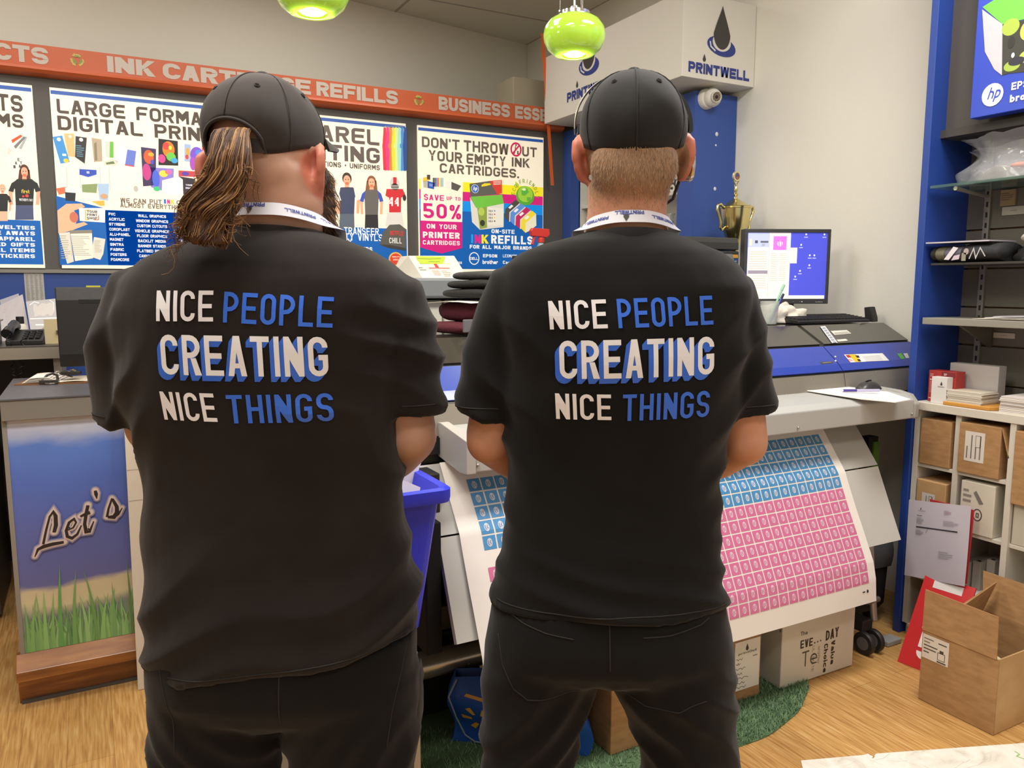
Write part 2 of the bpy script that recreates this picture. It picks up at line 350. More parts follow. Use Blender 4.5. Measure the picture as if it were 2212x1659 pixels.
# ================================================================ THE SETTING
YB, CEIL, XW = 4.8, 3.4, 3.31
def wood_floor():
    m = bpy.data.materials.new('bamboo_floor'); m.use_nodes = True; nt = m.node_tree; b = nt.nodes['Principled BSDF']; L = nt.links.new
    tc = nt.nodes.new('ShaderNodeTexCoord')
    def nz(sc, det, dist=0):
        mp = nt.nodes.new('ShaderNodeMapping'); mp.inputs['Scale'].default_value = sc; L(tc.outputs['Object'], mp.inputs['Vector'])
        n = nt.nodes.new('ShaderNodeTexNoise'); n.inputs['Scale'].default_value = 1; n.inputs['Detail'].default_value = det; n.inputs['Distortion'].default_value = dist
        L(mp.outputs['Vector'], n.inputs['Vector']); return n
    n1 = nz((120, 7, 1), 6, .3); n2 = nz((1.6, .9, 1), 3); n3 = nz((160, 9, 1), 2)
    r = nt.nodes.new('ShaderNodeValToRGB'); e = r.color_ramp.elements
    e[0].position = .25; e[0].color = rgb('a67644'); e[1].position = .75; e[1].color = rgb('e2bc80')
    x = e.new(.5); x.color = rgb('cb9c5b')
    L(n1.outputs['Fac'], r.inputs['Fac'])
    br = nt.nodes.new('ShaderNodeTexBrick'); br.offset = .37; br.inputs['Scale'].default_value = 1
    br.inputs['Brick Width'].default_value = 1.3; br.inputs['Row Height'].default_value = .13; br.inputs['Mortar Size'].default_value = .0012
    br.inputs['Color1'].default_value = (1, 1, 1, 1); br.inputs['Color2'].default_value = (.86, .86, .86, 1); br.inputs['Mortar'].default_value = (.55, .5, .45, 1)
    mp = nt.nodes.new('ShaderNodeMapping'); mp.inputs['Rotation'].default_value = (0, 0, pi/2); L(tc.outputs['Object'], mp.inputs['Vector']); L(mp.outputs['Vector'], br.inputs['Vector'])
    mx = nt.nodes.new('ShaderNodeMix'); mx.data_type = 'RGBA'; mx.blend_type = 'MULTIPLY'; mx.inputs[0].default_value = .8
    L(r.outputs['Color'], mx.inputs[6]); L(br.outputs['Color'], mx.inputs[7])
    m2 = nt.nodes.new('ShaderNodeMix'); m2.data_type = 'RGBA'; m2.blend_type = 'MULTIPLY'; m2.inputs[0].default_value = .5
    r2 = nt.nodes.new('ShaderNodeValToRGB'); r2.color_ramp.elements[0].color = (.6, .55, .5, 1); r2.color_ramp.elements[0].position = .3; r2.color_ramp.elements[1].position = .6
    L(n2.outputs['Fac'], r2.inputs['Fac']); L(mx.outputs[2], m2.inputs[6]); L(r2.outputs['Color'], m2.inputs[7]); L(m2.outputs[2], b.inputs['Base Color'])
    b.inputs['Roughness'].default_value = .42
    bp = nt.nodes.new('ShaderNodeBump'); bp.inputs['Strength'].default_value = .15; bp.inputs['Distance'].default_value = .002
    L(n3.outputs['Fac'], bp.inputs['Height']); L(bp.outputs['Normal'], b.inputs['Normal'])
    return m
def tile_ceiling():
    m = bpy.data.materials.new('ceiling_tiles'); m.use_nodes = True; nt = m.node_tree; b = nt.nodes['Principled BSDF']; L = nt.links.new
    tc = nt.nodes.new('ShaderNodeTexCoord'); br = nt.nodes.new('ShaderNodeTexBrick'); br.offset = 0; br.inputs['Scale'].default_value = 1
    br.inputs['Brick Width'].default_value = 1.22; br.inputs['Row Height'].default_value = .61; br.inputs['Mortar Size'].default_value = .012
    br.inputs['Color1'].default_value = rgb('e2dccd'); br.inputs['Color2'].default_value = rgb('e4dfd0'); br.inputs['Mortar'].default_value = rgb('b4ac9d')
    mp = nt.nodes.new('ShaderNodeMapping'); mp.inputs['Location'].default_value = (.35, .2, 0)
    L(tc.outputs['Object'], mp.inputs['Vector']); L(mp.outputs['Vector'], br.inputs['Vector']); L(br.outputs['Color'], b.inputs['Base Color']); b.inputs['Roughness'].default_value = .9
    return m
def wall_paint(h): return mat(h, .8, bump=.08, bscale=180)
m = MB(); m.box(-4, 3.6, -3, 6.2, -.08, 0, wood_floor()); struct(m.build('floor'))
m = MB(); m.box(-4, 3.6, -3, 6.2, CEIL, CEIL+.08, tile_ceiling()); struct(m.build('ceiling'))
m = MB(); m.hexa([(-4, 4.46, 0), (3.6, 5.925, 0), (3.6, 6.1, 0), (-4, 6.1, 0), (-4, 4.46, CEIL), (3.6, 5.925, CEIL), (3.6, 6.1, CEIL), (-4, 6.1, CEIL)], wall_paint('e2dccd')); struct(m.build('wall_back'))
m = MB(); m.box(XW, XW+.1, -3, 5.86, 0, CEIL, wall_paint('eae7dd')); struct(m.build('wall_right'))
m = MB(); m.box(-4.1, -4, -3, 4.46, 0, CEIL, wall_paint('c9c2b2')); struct(m.build('wall_left'))
# display partition carrying the posters: grey above, blue below
m = MB(); m.box(-2.2, XW-.004, YB, YB+.1, 1.525, 2.60, mat('595653', .6)); m.box(-2.2, XW-.004, YB, YB+.1, 0, 1.525, mat('2c4a92', .5))
t_ = MB(); t_.box(-2.2, 2.98, YB-.012, YB-.001, 1.513, 1.531, mat('8b877f', .5)); struct(t_.build('trim_1'))
m.box(2.3, XW-.004, YB+.1, YB+.42, 2.5, 2.6, mat('595653', .6))
struct(m.build('wall_display'))
m = MB(); m.box(2.66, 3.0, 4.9, 5.15, 2.6, 2.86, mat('a39a84', .8)); tag(m.build('storage_box', bevel=.004), 'plain beige box on top of the display wall beside the white sign box', 'box')
# ---------------------------------------------------------------- orange fascia
YFA = YB-.045
def xf(u): return at(u, 120+.118*u-.0*u, Y=YFA-.004).x
fa = thing('sign_fascia', 'long orange fascia sign with grey block lettering above the posters', 'sign', (1.3, YB, 2.5))
m = MB(); OR = mat('b8552a', .45)
m.prism([(YB, 2.497), (YB-.03, 2.497), (YB-.062, 2.505), (YB-.075, 2.52), (YB-.07, 2.533), (YFA, 2.538), (YFA, 2.645), (YB, 2.645)], -2.0, 2.965, OR)
m.build('fascia_board', fa, smooth=35)
m = MB(); P = Print(m, (0, YFA-.0005, 0), (1, 0, 0), (0, 0, 1), (0, -1, 0), step=.001)
zb, zt = 2.552, 2.632
def FT(u0, u1, s, extra=None): P.text(xf(u0), zb, s, zt-zb, 'b9aea2', 1, 'heavy', fit=xf(u1)-xf(u0))
FT(232, 335, 'INK'); FT(352, 672, 'CARTRIDGE'); FT(684, 860, 'REFILLS'); m.build('lettering', fa); m = MB(); P = Print(m, (0, YFA-.0005, 0), (1, 0, 0), (0, 0, 1), (0, -1, 0), step=.001); FT(948, 1102, 'BUSINESS'); P.text(xf(1113), zb, 'ESSENTIALS', zt-zb, 'b9aea2', 1, 'heavy', fit=.60); m.build('lettering', fa); m = MB(); P = Print(m, (0, YFA-.0005, 0), (1, 0, 0), (0, 0, 1), (0, -1, 0), step=.001)
w_ = (xf(105)-xf(0))*2.25; P.text(xf(105), zb, 'PRODUCTS', zt-zb, 'b9aea2', 1, 'heavy', fit=w_*1.35, align='r')
m.build('lettering', fa)
def recycle(P, cx, cy, r, c, l=1):
    for k in range(3):
        a = pi/2+k*2*pi/3
        def q(rr, da): return Vector((cx+rr*cos(a+da), cy+rr*sin(a+da)))
        P.line([q(r, -.75), q(r*.98, -.1), q(r*.95, .28)], r*.42, c, l)
        t = q(r*.95, .28); d = Vector((-sin(a+.28), cos(a+.28))); n = Vector((cos(a+.28), sin(a+.28)))
        P.poly([t-n*r*.42, t+d*r*.6, t+n*r*.42], c, l)
for u in (167, 905):
    m = MB(); P = Print(m, (0, YFA-.0005, 0), (1, 0, 0), (0, 0, 1), (0, -1, 0), step=.001)
    recycle(P, xf(u), 2.592, .026, 'b9a24e'); recycle(P, xf(u)+.002, 2.594, .018, '7d8a3c', 2); m.build('recycling_mark', fa)
# ---------------------------------------------------------------- backlit posters
YP = YB-.016
def pq(u, v): p = at(u, v, Y=YP); return (p.x, p.z)
def conv(x0, y0, k): return lambda x, y: pq(x0+x/k, y0+y/k)
CREAM, PBLUE, DARK = 'fbf1d8', '0f5fb0', '4a3c33'
def poster(x0, x1, label):
    o = thing('backlit_poster', label, 'poster', ((x0+x1)/2, YB, 1.54), 'backlit posters on the display wall')
    m = MB(); m.box(x0, x1, YP, YB-.0018, 1.538, 2.45, lit(CREAM)); m.build('panel', o)
    m = MB(); P = Print(m, (0, YP, 0), (1, 0, 0), (0, 0, 1), (0, -1, 0), col=lit)
    P.rect(x0+.004, 2.418, x1-.004, 2.437, '2a56a4', 1)
    return o, m, P
def mk(P, Q):
    def TX(xl, yb, xr, yt, s, c, st='sq', l=3, **k):
        x0, z0 = Q(xl, yb); x1 = Q(xr, yb)[0]; z1 = Q(xl, yt)[1]
        P.text(x0, z0, s, z1-z0, c, l, st, fit=x1-x0, **k)
    def RC(xa, ya, xb, yb, c, l=2):
        a = Q(xa, ya); b = Q(xb, yb); P.rect(a[0], b[1], b[0], a[1], c, l)
    def PO(pts, c, l=2): P.poly([Q(*p) for p in pts][::-1], c, l)
    def EL(cx, cy, rx, ry, c, l=2, rot=0):
        a = Q(cx, cy); b = Q(cx+rx, cy); d = Q(cx, cy-ry); P.ell(a[0], a[1], abs(b[0]-a[0]), abs(d[1]-a[1]), c, l, rot=rot)
    def LN(pts, t, c, l=3): P.line([Q(*p) for p in pts], t, c, l)
    return TX, RC, PO, EL, LN
def printed_person(PO, EL, x, ytop, yb, hw, skin, hair, top, sleeve, leg, long=False):
    """a pictured person: head, hair, torso with sleeves, legs, cut at yb"""
    h = (yb-ytop); r = h*.085
    EL(x, ytop+r*1.1, r*1.0, r*1.25, hair, 3)
    if long: PO([(x-r*1.1, ytop+r), (x+r*1.1, ytop+r), (x+r*1.5, ytop+r*4.6), (x+r*.6, ytop+r*4.2), (x-r*.8, ytop+r*4.2), (x-r*1.6, ytop+r*4.8)], hair, 3)
    EL(x, ytop+r*1.5, r*.75, r*1.05, skin, 4)
    PO([(x-r*.4, ytop+r*2), (x+r*.4, ytop+r*2), (x+r*.5, ytop+r*3.2), (x-r*.5, ytop+r*3.2)], skin, 4)
    s = ytop+r*3
    PO([(x-hw, s+r*1.1), (x-hw*.55, s), (x+hw*.55, s), (x+hw, s+r*1.1), (x+hw*.72, s+r*2.2), (x+hw*.66, s+h*.48), (x-hw*.66, s+h*.48), (x-hw*.72, s+r*2.2)], top, 4)
    for sg in (-1, 1):
        PO([(x+sg*hw*.62, s+r*.25), (x+sg*hw*.98, s+r*.9), (x+sg*hw*1.22, s+h*.22), (x+sg*hw*.84, s+h*.24)][::sg], sleeve, 5)
        PO([(x+sg*hw*.9, s+h*.235), (x+sg*hw*1.2, s+h*.22), (x+sg*hw*1.12, s+h*.47), (x+sg*hw*.86, s+h*.47)][::sg], skin, 4)
    PO([(x-hw*.66, s+h*.48), (x+hw*.66, s+h*.48), (x+hw*.7, yb), (x-hw*.7, yb)], leg, 3)
    P_ = r*.2
    EL(x-r*.28, ytop+r*1.35, P_*.6, P_*.5, '3a2a22', 5); EL(x+r*.28, ytop+r*1.35, P_*.6, P_*.5, '3a2a22', 5)
    PO([(x-r*.3, ytop+r*1.95), (x+r*.3, ytop+r*1.95), (x, ytop+r*2.15)], 'c2574f', 5)
# poster one (mostly out of frame): ...PRODUCTS / ...ITEMS
o, m, P = poster(-1.09, -.168, 'backlit poster at the far left edge, pictured woman in black tee, list ending with stickers')
Q = conv(0, 0, 3.687); TX, RC, PO, EL, LN = mk(P, Q)
x1, z1 = pq(50, 243); h = pq(50, 207)[1]-z1
P.text(x1, z1, 'PROMO PRODUCTS', h, DARK, 3, 'sq', fit=.80, align='r')
x1, z1 = pq(52, 277); P.text(x1, z1, '& FUN ITEMS', h*.8, DARK, 3, 'sq', fit=.56, align='r')
PO([(90, 1115), (165, 1072), (180, 1085), (100, 1140)], 'd1502e', 3); PO([(110, 1165), (190, 1085), (205, 1095), (125, 1185)], '77777a', 3); PO([(150, 1180), (205, 1085), (218, 1095), (170, 1190)], 'a8a8aa', 3)
EL(20, 1200, 50, 55, 'e6e0d4', 2); LN([(70, 1180), (80, 1200), (65, 1225)], .012, 'd8d0c2')
PO([(60, 1260), (200, 1230), (190, 1420), (60, 1420)], 'e9e4da', 2)
for i, (ch, a, b) in enumerate((('E', 140, 1283), ('T', 160, 1310), ('A', 120, 1310), ('I', 108, 1340), ('A', 150, 1335))): TX(a, b, a+17, b-24, ch, '4a4a4a', 'bold')
Q3 = lambda x, y: Q(x, y); printed_person(PO, EL, 195, 1315, 1750, 105, 'e2a98a', '5b3527', '2a2b2b', '2a2b2b', '4c5674', long=True)
TX(172, 1538, 235, 1508, 'first', 'e7c93b', 'bold', l=6); EL(215, 1560, 14, 12, 'e8483a', 6); EL(185, 1564, 9, 8, 'e8483a', 6); TX(155, 1600, 262, 1580, "MOTHER'S DAY", 'd8d8d8', 'bold', l=6)
printed_person(PO, EL, 20, 1470, 1760, 60, 'e8b497', 'd9a987', '2a2b2b', '2a2b2b', 'e8b497')
Q = conv(0, 400, 3.317); TX, RC, PO, EL, LN = mk(P, Q)
xa = -1.085; xb, zb_ = Q(300, 255); P.rect(xa, 1.556, -.174, zb_, PBLUE, 2)
for s, yb, yt in (('PENS * NOVELTIES', 320, 293), ('MUGS * GIVE AWAYS', 361, 333), ('BRANDED APPAREL', 402, 374), ('PERSONALIZED GIFTS', 442, 415), ('PROMOTIONAL ITEMS', 482, 455), ('DECALS & STICKERS', 523, 496)):
    xr, z0 = Q(252, yb); P.text(xr, z0, s, Q(240, yt)[1]-z0, 'f2f2ee', 4, 'bold', fit=.036*len(s)*.62, align='r')
m.build('print', o)
# poster two: LARGE FORMAT DIGITAL PRINTING
o, m, P = poster(-.092, .830, 'backlit poster headed LARGE FORMAT DIGITAL PRINTING, partly behind the ponytailed man')
Q = conv(100, 180, 2.765); TX, RC, PO, EL, LN = mk(P, Q)
TX(65, 177, 1000, 92, 'LARGE FORMAT', DARK); TX(70, 277, 1185, 192, 'DIGITAL PRINTING', DARK)
PO([(38, 320), (95, 312), (140, 470), (85, 480)], '3f8fd0', 3); EL(75, 335, 12, 11, 'f8f0dc', 4); RC(95, 420, 120, 435, 'e8e8f0', 4); EL(118, 462, 16, 12, 'ecc63c', 4)
PO([(105, 300), (165, 300), (172, 440), (130, 435)], 'd8b67c', 3); EL(142, 318, 10, 9, 'f8f0dc', 4)
PO([(175, 315), (242, 325), (230, 480), (172, 440)], '2f2a2a', 4); EL(208, 337, 12, 11, 'f4efe2', 5); P.lines(*Q(182, 440), *Q(228, 370), 6, '5c8b9c', 5)
PO([(270, 325), (330, 335), (335, 465), (285, 470)], 'b3a186', 3); PO([(285, 360), (300, 350), (305, 460), (290, 462)], '8a7a60', 4)
PO([(350, 345), (400, 350), (402, 445), (355, 440)], 'cfcfc8', 3); PO([(380, 348), (402, 350), (402, 445), (378, 443)], '6db544', 4)
PO([(435, 370), (485, 395), (470, 490), (412, 465)], 'dcd8ea', 3); PO([(485, 395), (537, 405), (525, 498), (470, 490)], '6678c8', 4); PO([(470, 483), (526, 492), (525, 499), (469, 490)], 'c2485e', 5)
PO([(345, 465), (400, 450), (430, 468), (415, 492), (345, 488)], 'cfd0bd', 3); PO([(355, 475), (400, 465), (410, 480), (360, 485)], '6b7a4d', 4)
PO([(50, 490), (510, 510), (535, 540), (500, 565), (520, 660), (60, 625)], 'e7e2da', 2); PO([(198, 512), (300, 518), (300, 545), (250, 560), (198, 545)], '3550b4', 4); RC(240, 525, 258, 540, 'b9c4ec', 5)
for x in (120, 200, 320, 375): LN([(x, 500), (x+6, 640)], .003, 'c9c2b6')
EL(535, 630, 14, 18, 'bbb6ae', 3)
PO([(565, 380), (655, 392), (655, 500), (640, 610), (578, 615)], '3a2a55', 3); EL(612, 440, 30, 42, 'e0582c', 4); EL(600, 530, 26, 50, 'c33b86', 4); EL(625, 425, 18, 12, 'f0a830', 5); EL(632, 470, 10, 14, '4d49c8', 5)
PO([(670, 330), (785, 345), (788, 492), (670, 488)], '171016', 3); EL(730, 395, 36, 48, 'f07c22', 4); EL(715, 375, 20, 22, 'ee3f3a', 5); EL(745, 440, 28, 26, '66c24a', 5); EL(690, 450, 22, 26, 'd43f8c', 5); EL(765, 462, 20, 16, '3f9fd8', 6); EL(740, 385, 10, 12, 'f8dc46', 6)
PO([(825, 362), (862, 365), (862, 470), (825, 465)], '9db3d8', 3); EL(845, 410, 12, 24, 'e0a13c', 4); EL(840, 440, 10, 14, 'd23e34', 4)
PO([(930, 355), (985, 360), (985, 450), (930, 445)], 'd23a34', 3); EL(900, 430, 40, 50, '7b4fc6', 4); EL(875, 480, 18, 40, 'a949b8', 5); EL(910, 415, 20, 18, '4f7fe0', 5)
PO([(617, 502), (762, 510), (758, 600), (690, 640), (625, 620)], '8a78cc', 3); EL(655, 570, 22, 52, '4a62d2', 4); EL(700, 540, 26, 20, 'ecd24a', 4); EL(730, 530, 20, 14, 'e06cae', 4); EL(660, 630, 20, 14, '3dc07c', 5)
PO([(790, 520), (920, 528), (915, 560), (790, 555)], 'c0404c', 3); EL(830, 540, 22, 12, '5a3aa6', 4)
PO([(692, 580), (790, 555), (885, 570), (882, 655), (740, 672), (690, 645)], 'f3eee4', 4); PO([(790, 555), (885, 570), (882, 640), (818, 665), (815, 575)], '2b2130', 5); TX(832, 612, 872, 602, 'YOUR', 'e8e0ea', 'bold', l=6); TX(832, 630, 876, 620, 'IMAGE', 'e8e0ea', 'bold', l=6)
PO([(58, 628), (120, 618), (125, 655), (75, 665)], 'd9704c', 3); RC(112, 622, 230, 665, 'efe9e0', 4); PO([(112, 650), (176, 655), (172, 705), (115, 700)], '2c2c34', 5)
PO([(212, 605), (305, 600), (300, 655), (215, 650)], '8b9a66', 5); PO([(210, 668), (270, 650), (325, 670), (322, 705), (215, 700)], 'e6e2da', 4); PO([(305, 600), (375, 600), (370, 700), (318, 695)], 'a9c3dc', 5); EL(345, 675, 22, 16, 'cda07a', 6); PO([(270, 705), (345, 700), (350, 730), (325, 732)], 'e8b34a', 4)
TX(443, 712, 690, 684, 'WE CAN PUT', '7a6a5e'); TX(703, 718, 716, 692, 'I', '2f6cd0', 'bold'); TX(722, 720, 740, 693, 'N', 'd8307e', 'bold'); TX(746, 722, 766, 694, 'K', 'f0c930', 'bold'); TX(778, 724, 832, 699, 'ON', '7a6a5e')
TX(442, 740, 832, 712, 'ALMOST EVERYTHING!', '7a6a5e')
PO([(58, 672), (345, 745), (345, 758), (1010, 780), (1010, 1085), (83, 1085)], PBLUE, 2)
xa, za = Q(350, 756); P.rect(xa, 1.556, .822, za, PBLUE, 2)
PO([(66, 760), (120, 720), (210, 718), (232, 738), (165, 760), (190, 800), (175, 840), (225, 828), (248, 842), (150, 880), (110, 890), (72, 895)], 'eab591', 4); EL(165, 800, 26, 32, 'c9705a', 5)
PO([(195, 745), (352, 745), (350, 832), (200, 822)], 'f3eee2', 5)
for s, y in (('YOUR', 773), ('PRINT', 792), ('SHOP', 812)): TX(243, y, 305, y-15, s, '4a4444', 'bold', l=6)
LN([(262, 758), (235, 758), (235, 815), (255, 815)], .004, 'c8b03c', 6); LN([(285, 815), (312, 815), (312, 790)], .004, 'c05a3c', 6)
PO([(75, 895), (140, 888), (165, 1065), (125, 1078)], 'dcd6c6', 4); PO([(140, 878), (272, 876), (280, 1045), (172, 1062)], 'e9e4d4', 5); PO([(140, 878), (272, 876), (273, 895), (142, 898)], '8c8478', 6); PO([(285, 918), (353, 930), (340, 1020), (322, 1055), (265, 1035)], 'dfd9c9', 4)
for (a, b, c_, d_) in ((150, 1030, 265, 910), (90, 1050, 140, 905), (290, 1010, 335, 935)): P.lines(*Q(a, b), *Q(c_, d_), 11, 'b5ad9c', 7, seed=a, fill=.3)
for i, s in enumerate(('PVC', 'ACRYLIC', 'STYRENE', 'COROPLAST', 'ALU-PANEL', 'MAGNET', 'SINTRA', 'FABRIC', 'POSTERS', 'FOAMCORE')):
    y = 789+i*30.2; x = 372+i*1.6; TX(x, y, x+len(s)*13.6, y-17, s, 'e8ecf2', 'wide', l=4)
for i, s in enumerate(('WALL GRAPHICS', 'WINDOW GRAPHICS', 'CUSTOM CUTOUTS', 'VEHICLE GRAPHICS', 'FLOOR GRAPHICS', 'BACKLIT MEDIA', 'BANNER STANDS', 'FLATBED PRINTS', 'CANVAS WRAPS', 'TRADE SHOWS')):
    y = 799+i*30; TX(632-len(s)*6.4, y, 632+len(s)*6.4, y-17, s, 'e8ecf2', 'wide', l=4)
for i, s in enumerate(('CAR WRAPS', 'CARDS', '3D LETTERS', 'ADHESIVE VINYL', 'SCRIM BANNER', 'YARD SIGNS', 'DECALS')):
    y = 805+i*29; TX(850-len(s)*6.4, y, 850+len(s)*6.4, y-17, s, 'e8ecf2', 'wide', l=4)
m.build('print', o)
# poster three: APPAREL PRINTING
o, m, P = poster(.908, 1.832, 'backlit poster headed APPAREL PRINTING with pictured models and rainbow shirts')
Q = conv(550, 0, 3.16); TX, RC, PO, EL, LN = mk(P, Q)
x1, z1 = Q(852, 995); h = Q(852, 890)[1]-z1; P.text(x1, z1, 'APPAREL', h, '5d5048', 3, 'sq', fit=.66, align='r')
x1, z1 = Q(855, 1118); P.text(x1, z1, 'PRINTING', h, '5d5048', 3, 'sq', fit=.66, align='r')
x1, z1 = Q(855, 1163); P.text(x1, z1, 'TEAMS * ASSOCIATIONS * UNIFORMS', .03, '5d5048', 3, 'sq', fit=.70, align='r')
for i, c in enumerate(('d92f3c', 'e2397c', 'ef7a3a', 'f2d33c', 'cfe08a', '9ed3c0', '4d86c9', '274a86')):
    x = 880+i*20; PO([(x, 868), (x+17, 872), (x+20, 1000), (x+18, 1165), (x-2, 1160+i), (x-8, 1000)], c, 3+i % 2); PO([(x-9, 985), (x+4, 975), (x+2, 1010), (x-9, 1010)], c, 6)
LN([(885, 862), (1025, 862)], .004, '8c93a8', 5)
printed_person(PO, EL, 510, 1195, 1560, 66, 'e0a884', '6a4028', 'ece8e2', 'ece8e2', '4a4642', long=True)
printed_person(PO, EL, 630, 1182, 1560, 74, 'e0a884', '3a2a20', '3f4560', 'e6e0d6', '5a6470')
printed_person(PO, EL, 798, 1203, 1560, 66, 'e3ad8b', '8a5a34', '66605a', '3c52b4', '2e2b2b', long=True)
EL(956, 1255, 34, 48, 'cfcac2', 4); PO([(945, 1210), (968, 1210), (968, 1262), (945, 1262)], 'c23036', 5); EL(957, 1275, 26, 24, '5c5450', 5); LN([(932, 1270), (985, 1270)], .004, 'd8d4cc', 6); LN([(934, 1285), (982, 1285)], .004, 'd8d4cc', 6)
PO([(900, 1290), (1010, 1290), (1028, 1330), (1000, 1350), (998, 1450), (918, 1450), (918, 1350), (892, 1335)], 'cf2f36', 4); TX(915, 1405, 988, 1345, '44', 'f5f0ea', 'bold', l=6)
PO([(905, 1450), (1005, 1450), (1020, 1545), (890, 1545)], 'dcd6cc', 4); EL(1022, 1350, 12, 22, '3a302c', 5)
za = Q(500, 1545)[1]; P.rect(.914, 1.556, 1.826, za, PBLUE, 2)
x1, z1 = Q(848, 1605); P.text(x1, z1, 'SCREEN PRINTING * VINYL TRANSFER', .042, 'f0f0ee', 4, 'sans', fit=.80, align='r')
x1, z1 = Q(873, 1647); P.text(x1, z1, 'FLOCK VINYL * SPECIALTY VINYLS', .042, 'f0f0ee', 4, 'sans', fit=.80, align='r')
Q = conv(100, 180, 2.765); TX, RC, PO, EL, LN = mk(P, Q)
x1, z1 = Q(1828, 970); P.text(x1, z1, 'EMBROIDERY', .042, 'f0f0ee', 4, 'sans', fit=.34, align='r')
x1, z1 = Q(1948, 1008); P.text(x1, z1, 'MINIMUM ON CUSTOM ORDERS', .03, 'f0f0ee', 4, 'bold', fit=.52, align='r')
PO([(1990, 965), (2010, 890), (2050, 845), (2110, 842), (2147, 870), (2147, 1000), (2050, 985)], '5a5750', 5); PO([(1990, 962), (2050, 985), (2147, 1000), (2147, 985), (2050, 965)], '3f3c37', 6)
TX(2052, 908, 2132, 880, 'NETFLIX', 'd0362f', 'bold', l=7); TX(2048, 955, 2122, 922, 'CHILL', 'f0ece4', 'cond', l=7)
EL(2087, 1050, 42, 42, 'e3b55c', 5); EL(2087, 1050, 34, 34, 'd8452f', 6); TX(2065, 1040, 2110, 1032, 'QUALITY', 'f5e4c4', 'bold', l=7); TX(2072, 1058, 2102, 1048, '2021', 'f5e4c4', 'bold', l=7)
m.build('print', o)
# poster four: DON'T THROW OUT YOUR EMPTY INK CARTRIDGES.
o, m, P = poster(1.911, 2.832, "backlit poster headed DON'T THROW OUT YOUR EMPTY INK CARTRIDGES between the two men")
Q = conv(850, 250, 4.485); TX, RC, PO, EL, LN = mk(P, Q); TN = '655a4e'
TX(275, 302, 640, 200, "DON'T", TN, er=0); TX(680, 342, 1115, 235, 'THROW', TN, er=0); TX(1245, 392, 1388, 297, 'UT', TN, er=0)
TX(338, 432, 665, 330, 'YOUR', TN); TX(708, 464, 1088, 364, 'EMPTY', TN); TX(1145, 492, 1318, 402, 'INK', TN); TX(448, 550, 1215, 458, 'CARTRIDGES.', TN)
a = Q(1186, 327); b = Q(1238, 327); R_ = b[0]-a[0]
P.line([(a[0]+R_*.9*cos(2*pi*k/24), a[1]+R_*1.0*sin(2*pi*k/24)) for k in range(24)], .012, 'c8265e', 3, closed=True); P.line([(a[0]-R_*.6, a[1]-R_*.68), (a[0]+R_*.6, a[1]+R_*.68)], .011, 'c8265e', 4)
P.ell(a[0], a[1]+.028, .006, .007, TN, 3); P.line([(a[0]-.004, a[1]+.02), (a[0]-.006, a[1]-.005), (a[0]-.014, a[1]-.03)], .008, TN, 3); P.rect(a[0]+.008, a[1]-.03, a[0]+.02, a[1]-.008, TN, 3)
x0, xr = 1.915, 2.828
def band(c, v0, v1, l=2):
    P.rect(x0, Q(300, v1)[1], xr, Q(300, v0)[1], c, l)
band('f6e52a', 617, 713); band('d21f7c', 713, 806); band('0a8fe6', 806, 908); P.rect(x0, 1.556, xr, Q(300, 908)[1], PBLUE, 2)
PO([(262, 600), (672, 600), (665, 1030), (262, 1017)], CREAM, 3); PO([(260, 1015), (667, 1032), (665, 1282), (462, 1335), (257, 1275)], 'd21f7c', 4)
for (pts, c) in (([(283, 600), (340, 590), (345, 630), (283, 640)], 'e8c24a'), ([(285, 632), (330, 628), (335, 700), (290, 695)], 'b9b2a6'), ([(322, 572), (355, 572), (355, 620), (325, 618)], '4a4640'), ([(330, 632), (395, 650), (392, 712), (330, 700)], '2f55b0'), ([(345, 655), (380, 662), (378, 690), (345, 684)], 'e8e8f0'), ([(500, 625), (560, 640), (558, 715), (500, 700)], 'ece6da'), ([(560, 640), (655, 680), (620, 730), (560, 712)], '5a544c')): PO(pts, c, 5)
for i, c in enumerate(('2a2a2a', '2a2a2a', '4a74c4', 'd04a50', 'e8cf3c', '9aa4b4', '8cc0d0')): PO([(380+i*15, 600), (392+i*15, 602), (392+i*15, 690), (380+i*15, 686)], c, 5)
TX(293, 815, 488, 760, '$AVE', 'd21f7c', 'sans', l=5, t=.18); TX(513, 817, 648, 782, 'UP TO', 'd21f7c', 'sans', l=5, t=.18); TX(290, 990, 648, 845, '50%', 'd21f7c', 'sans', l=5, t=.19)
TX(320, 1092, 610, 1046, 'ON YOUR', 'f7efe4', 'sans', l=6, t=.18); TX(283, 1182, 640, 1122, 'PRINTER', 'f7efe4', 'sans', l=6, t=.22); TX(283, 1247, 642, 1205, 'CARTRIDGES', 'f7efe4', 'sans', l=6, t=.18)
PO([(735, 660), (930, 632), (1000, 760), (745, 785)], '5f5d55', 6); PO([(930, 632), (1048, 622), (1050, 752), (1000, 760)], 'd64034', 6); PO([(745, 785), (1050, 765), (1068, 850), (905, 882), (800, 895)], '72c044', 6)
PO([(740, 790), (800, 895), (905, 882), (1068, 850), (1065, 1080), (835, 1105), (760, 1030)], 'ddd8cc', 5); PO([(810, 895), (905, 882), (905, 1085), (835, 1100)], '8ea048', 6); EL(850, 930, 30, 40, 'b3c95a', 7); EL(860, 1040, 24, 30, '3a3a34', 7)
RC(905, 890, 1065, 1070, 'e9e4d6', 7)
for i in range(4): TX(915, 932+i*33, 960, 912+i*33, '364', '77726a', 'bold', l=8); EL(978, 922+i*33, 7, 7, ('3c8ad0', 'd03a7a', 'e8cf3c', '444')[i] if i < 3 else '444444', 8)
PO([(850, 672), (880, 655), (935, 655), (945, 668), (900, 680), (852, 688)], 'f0d62a', 7)
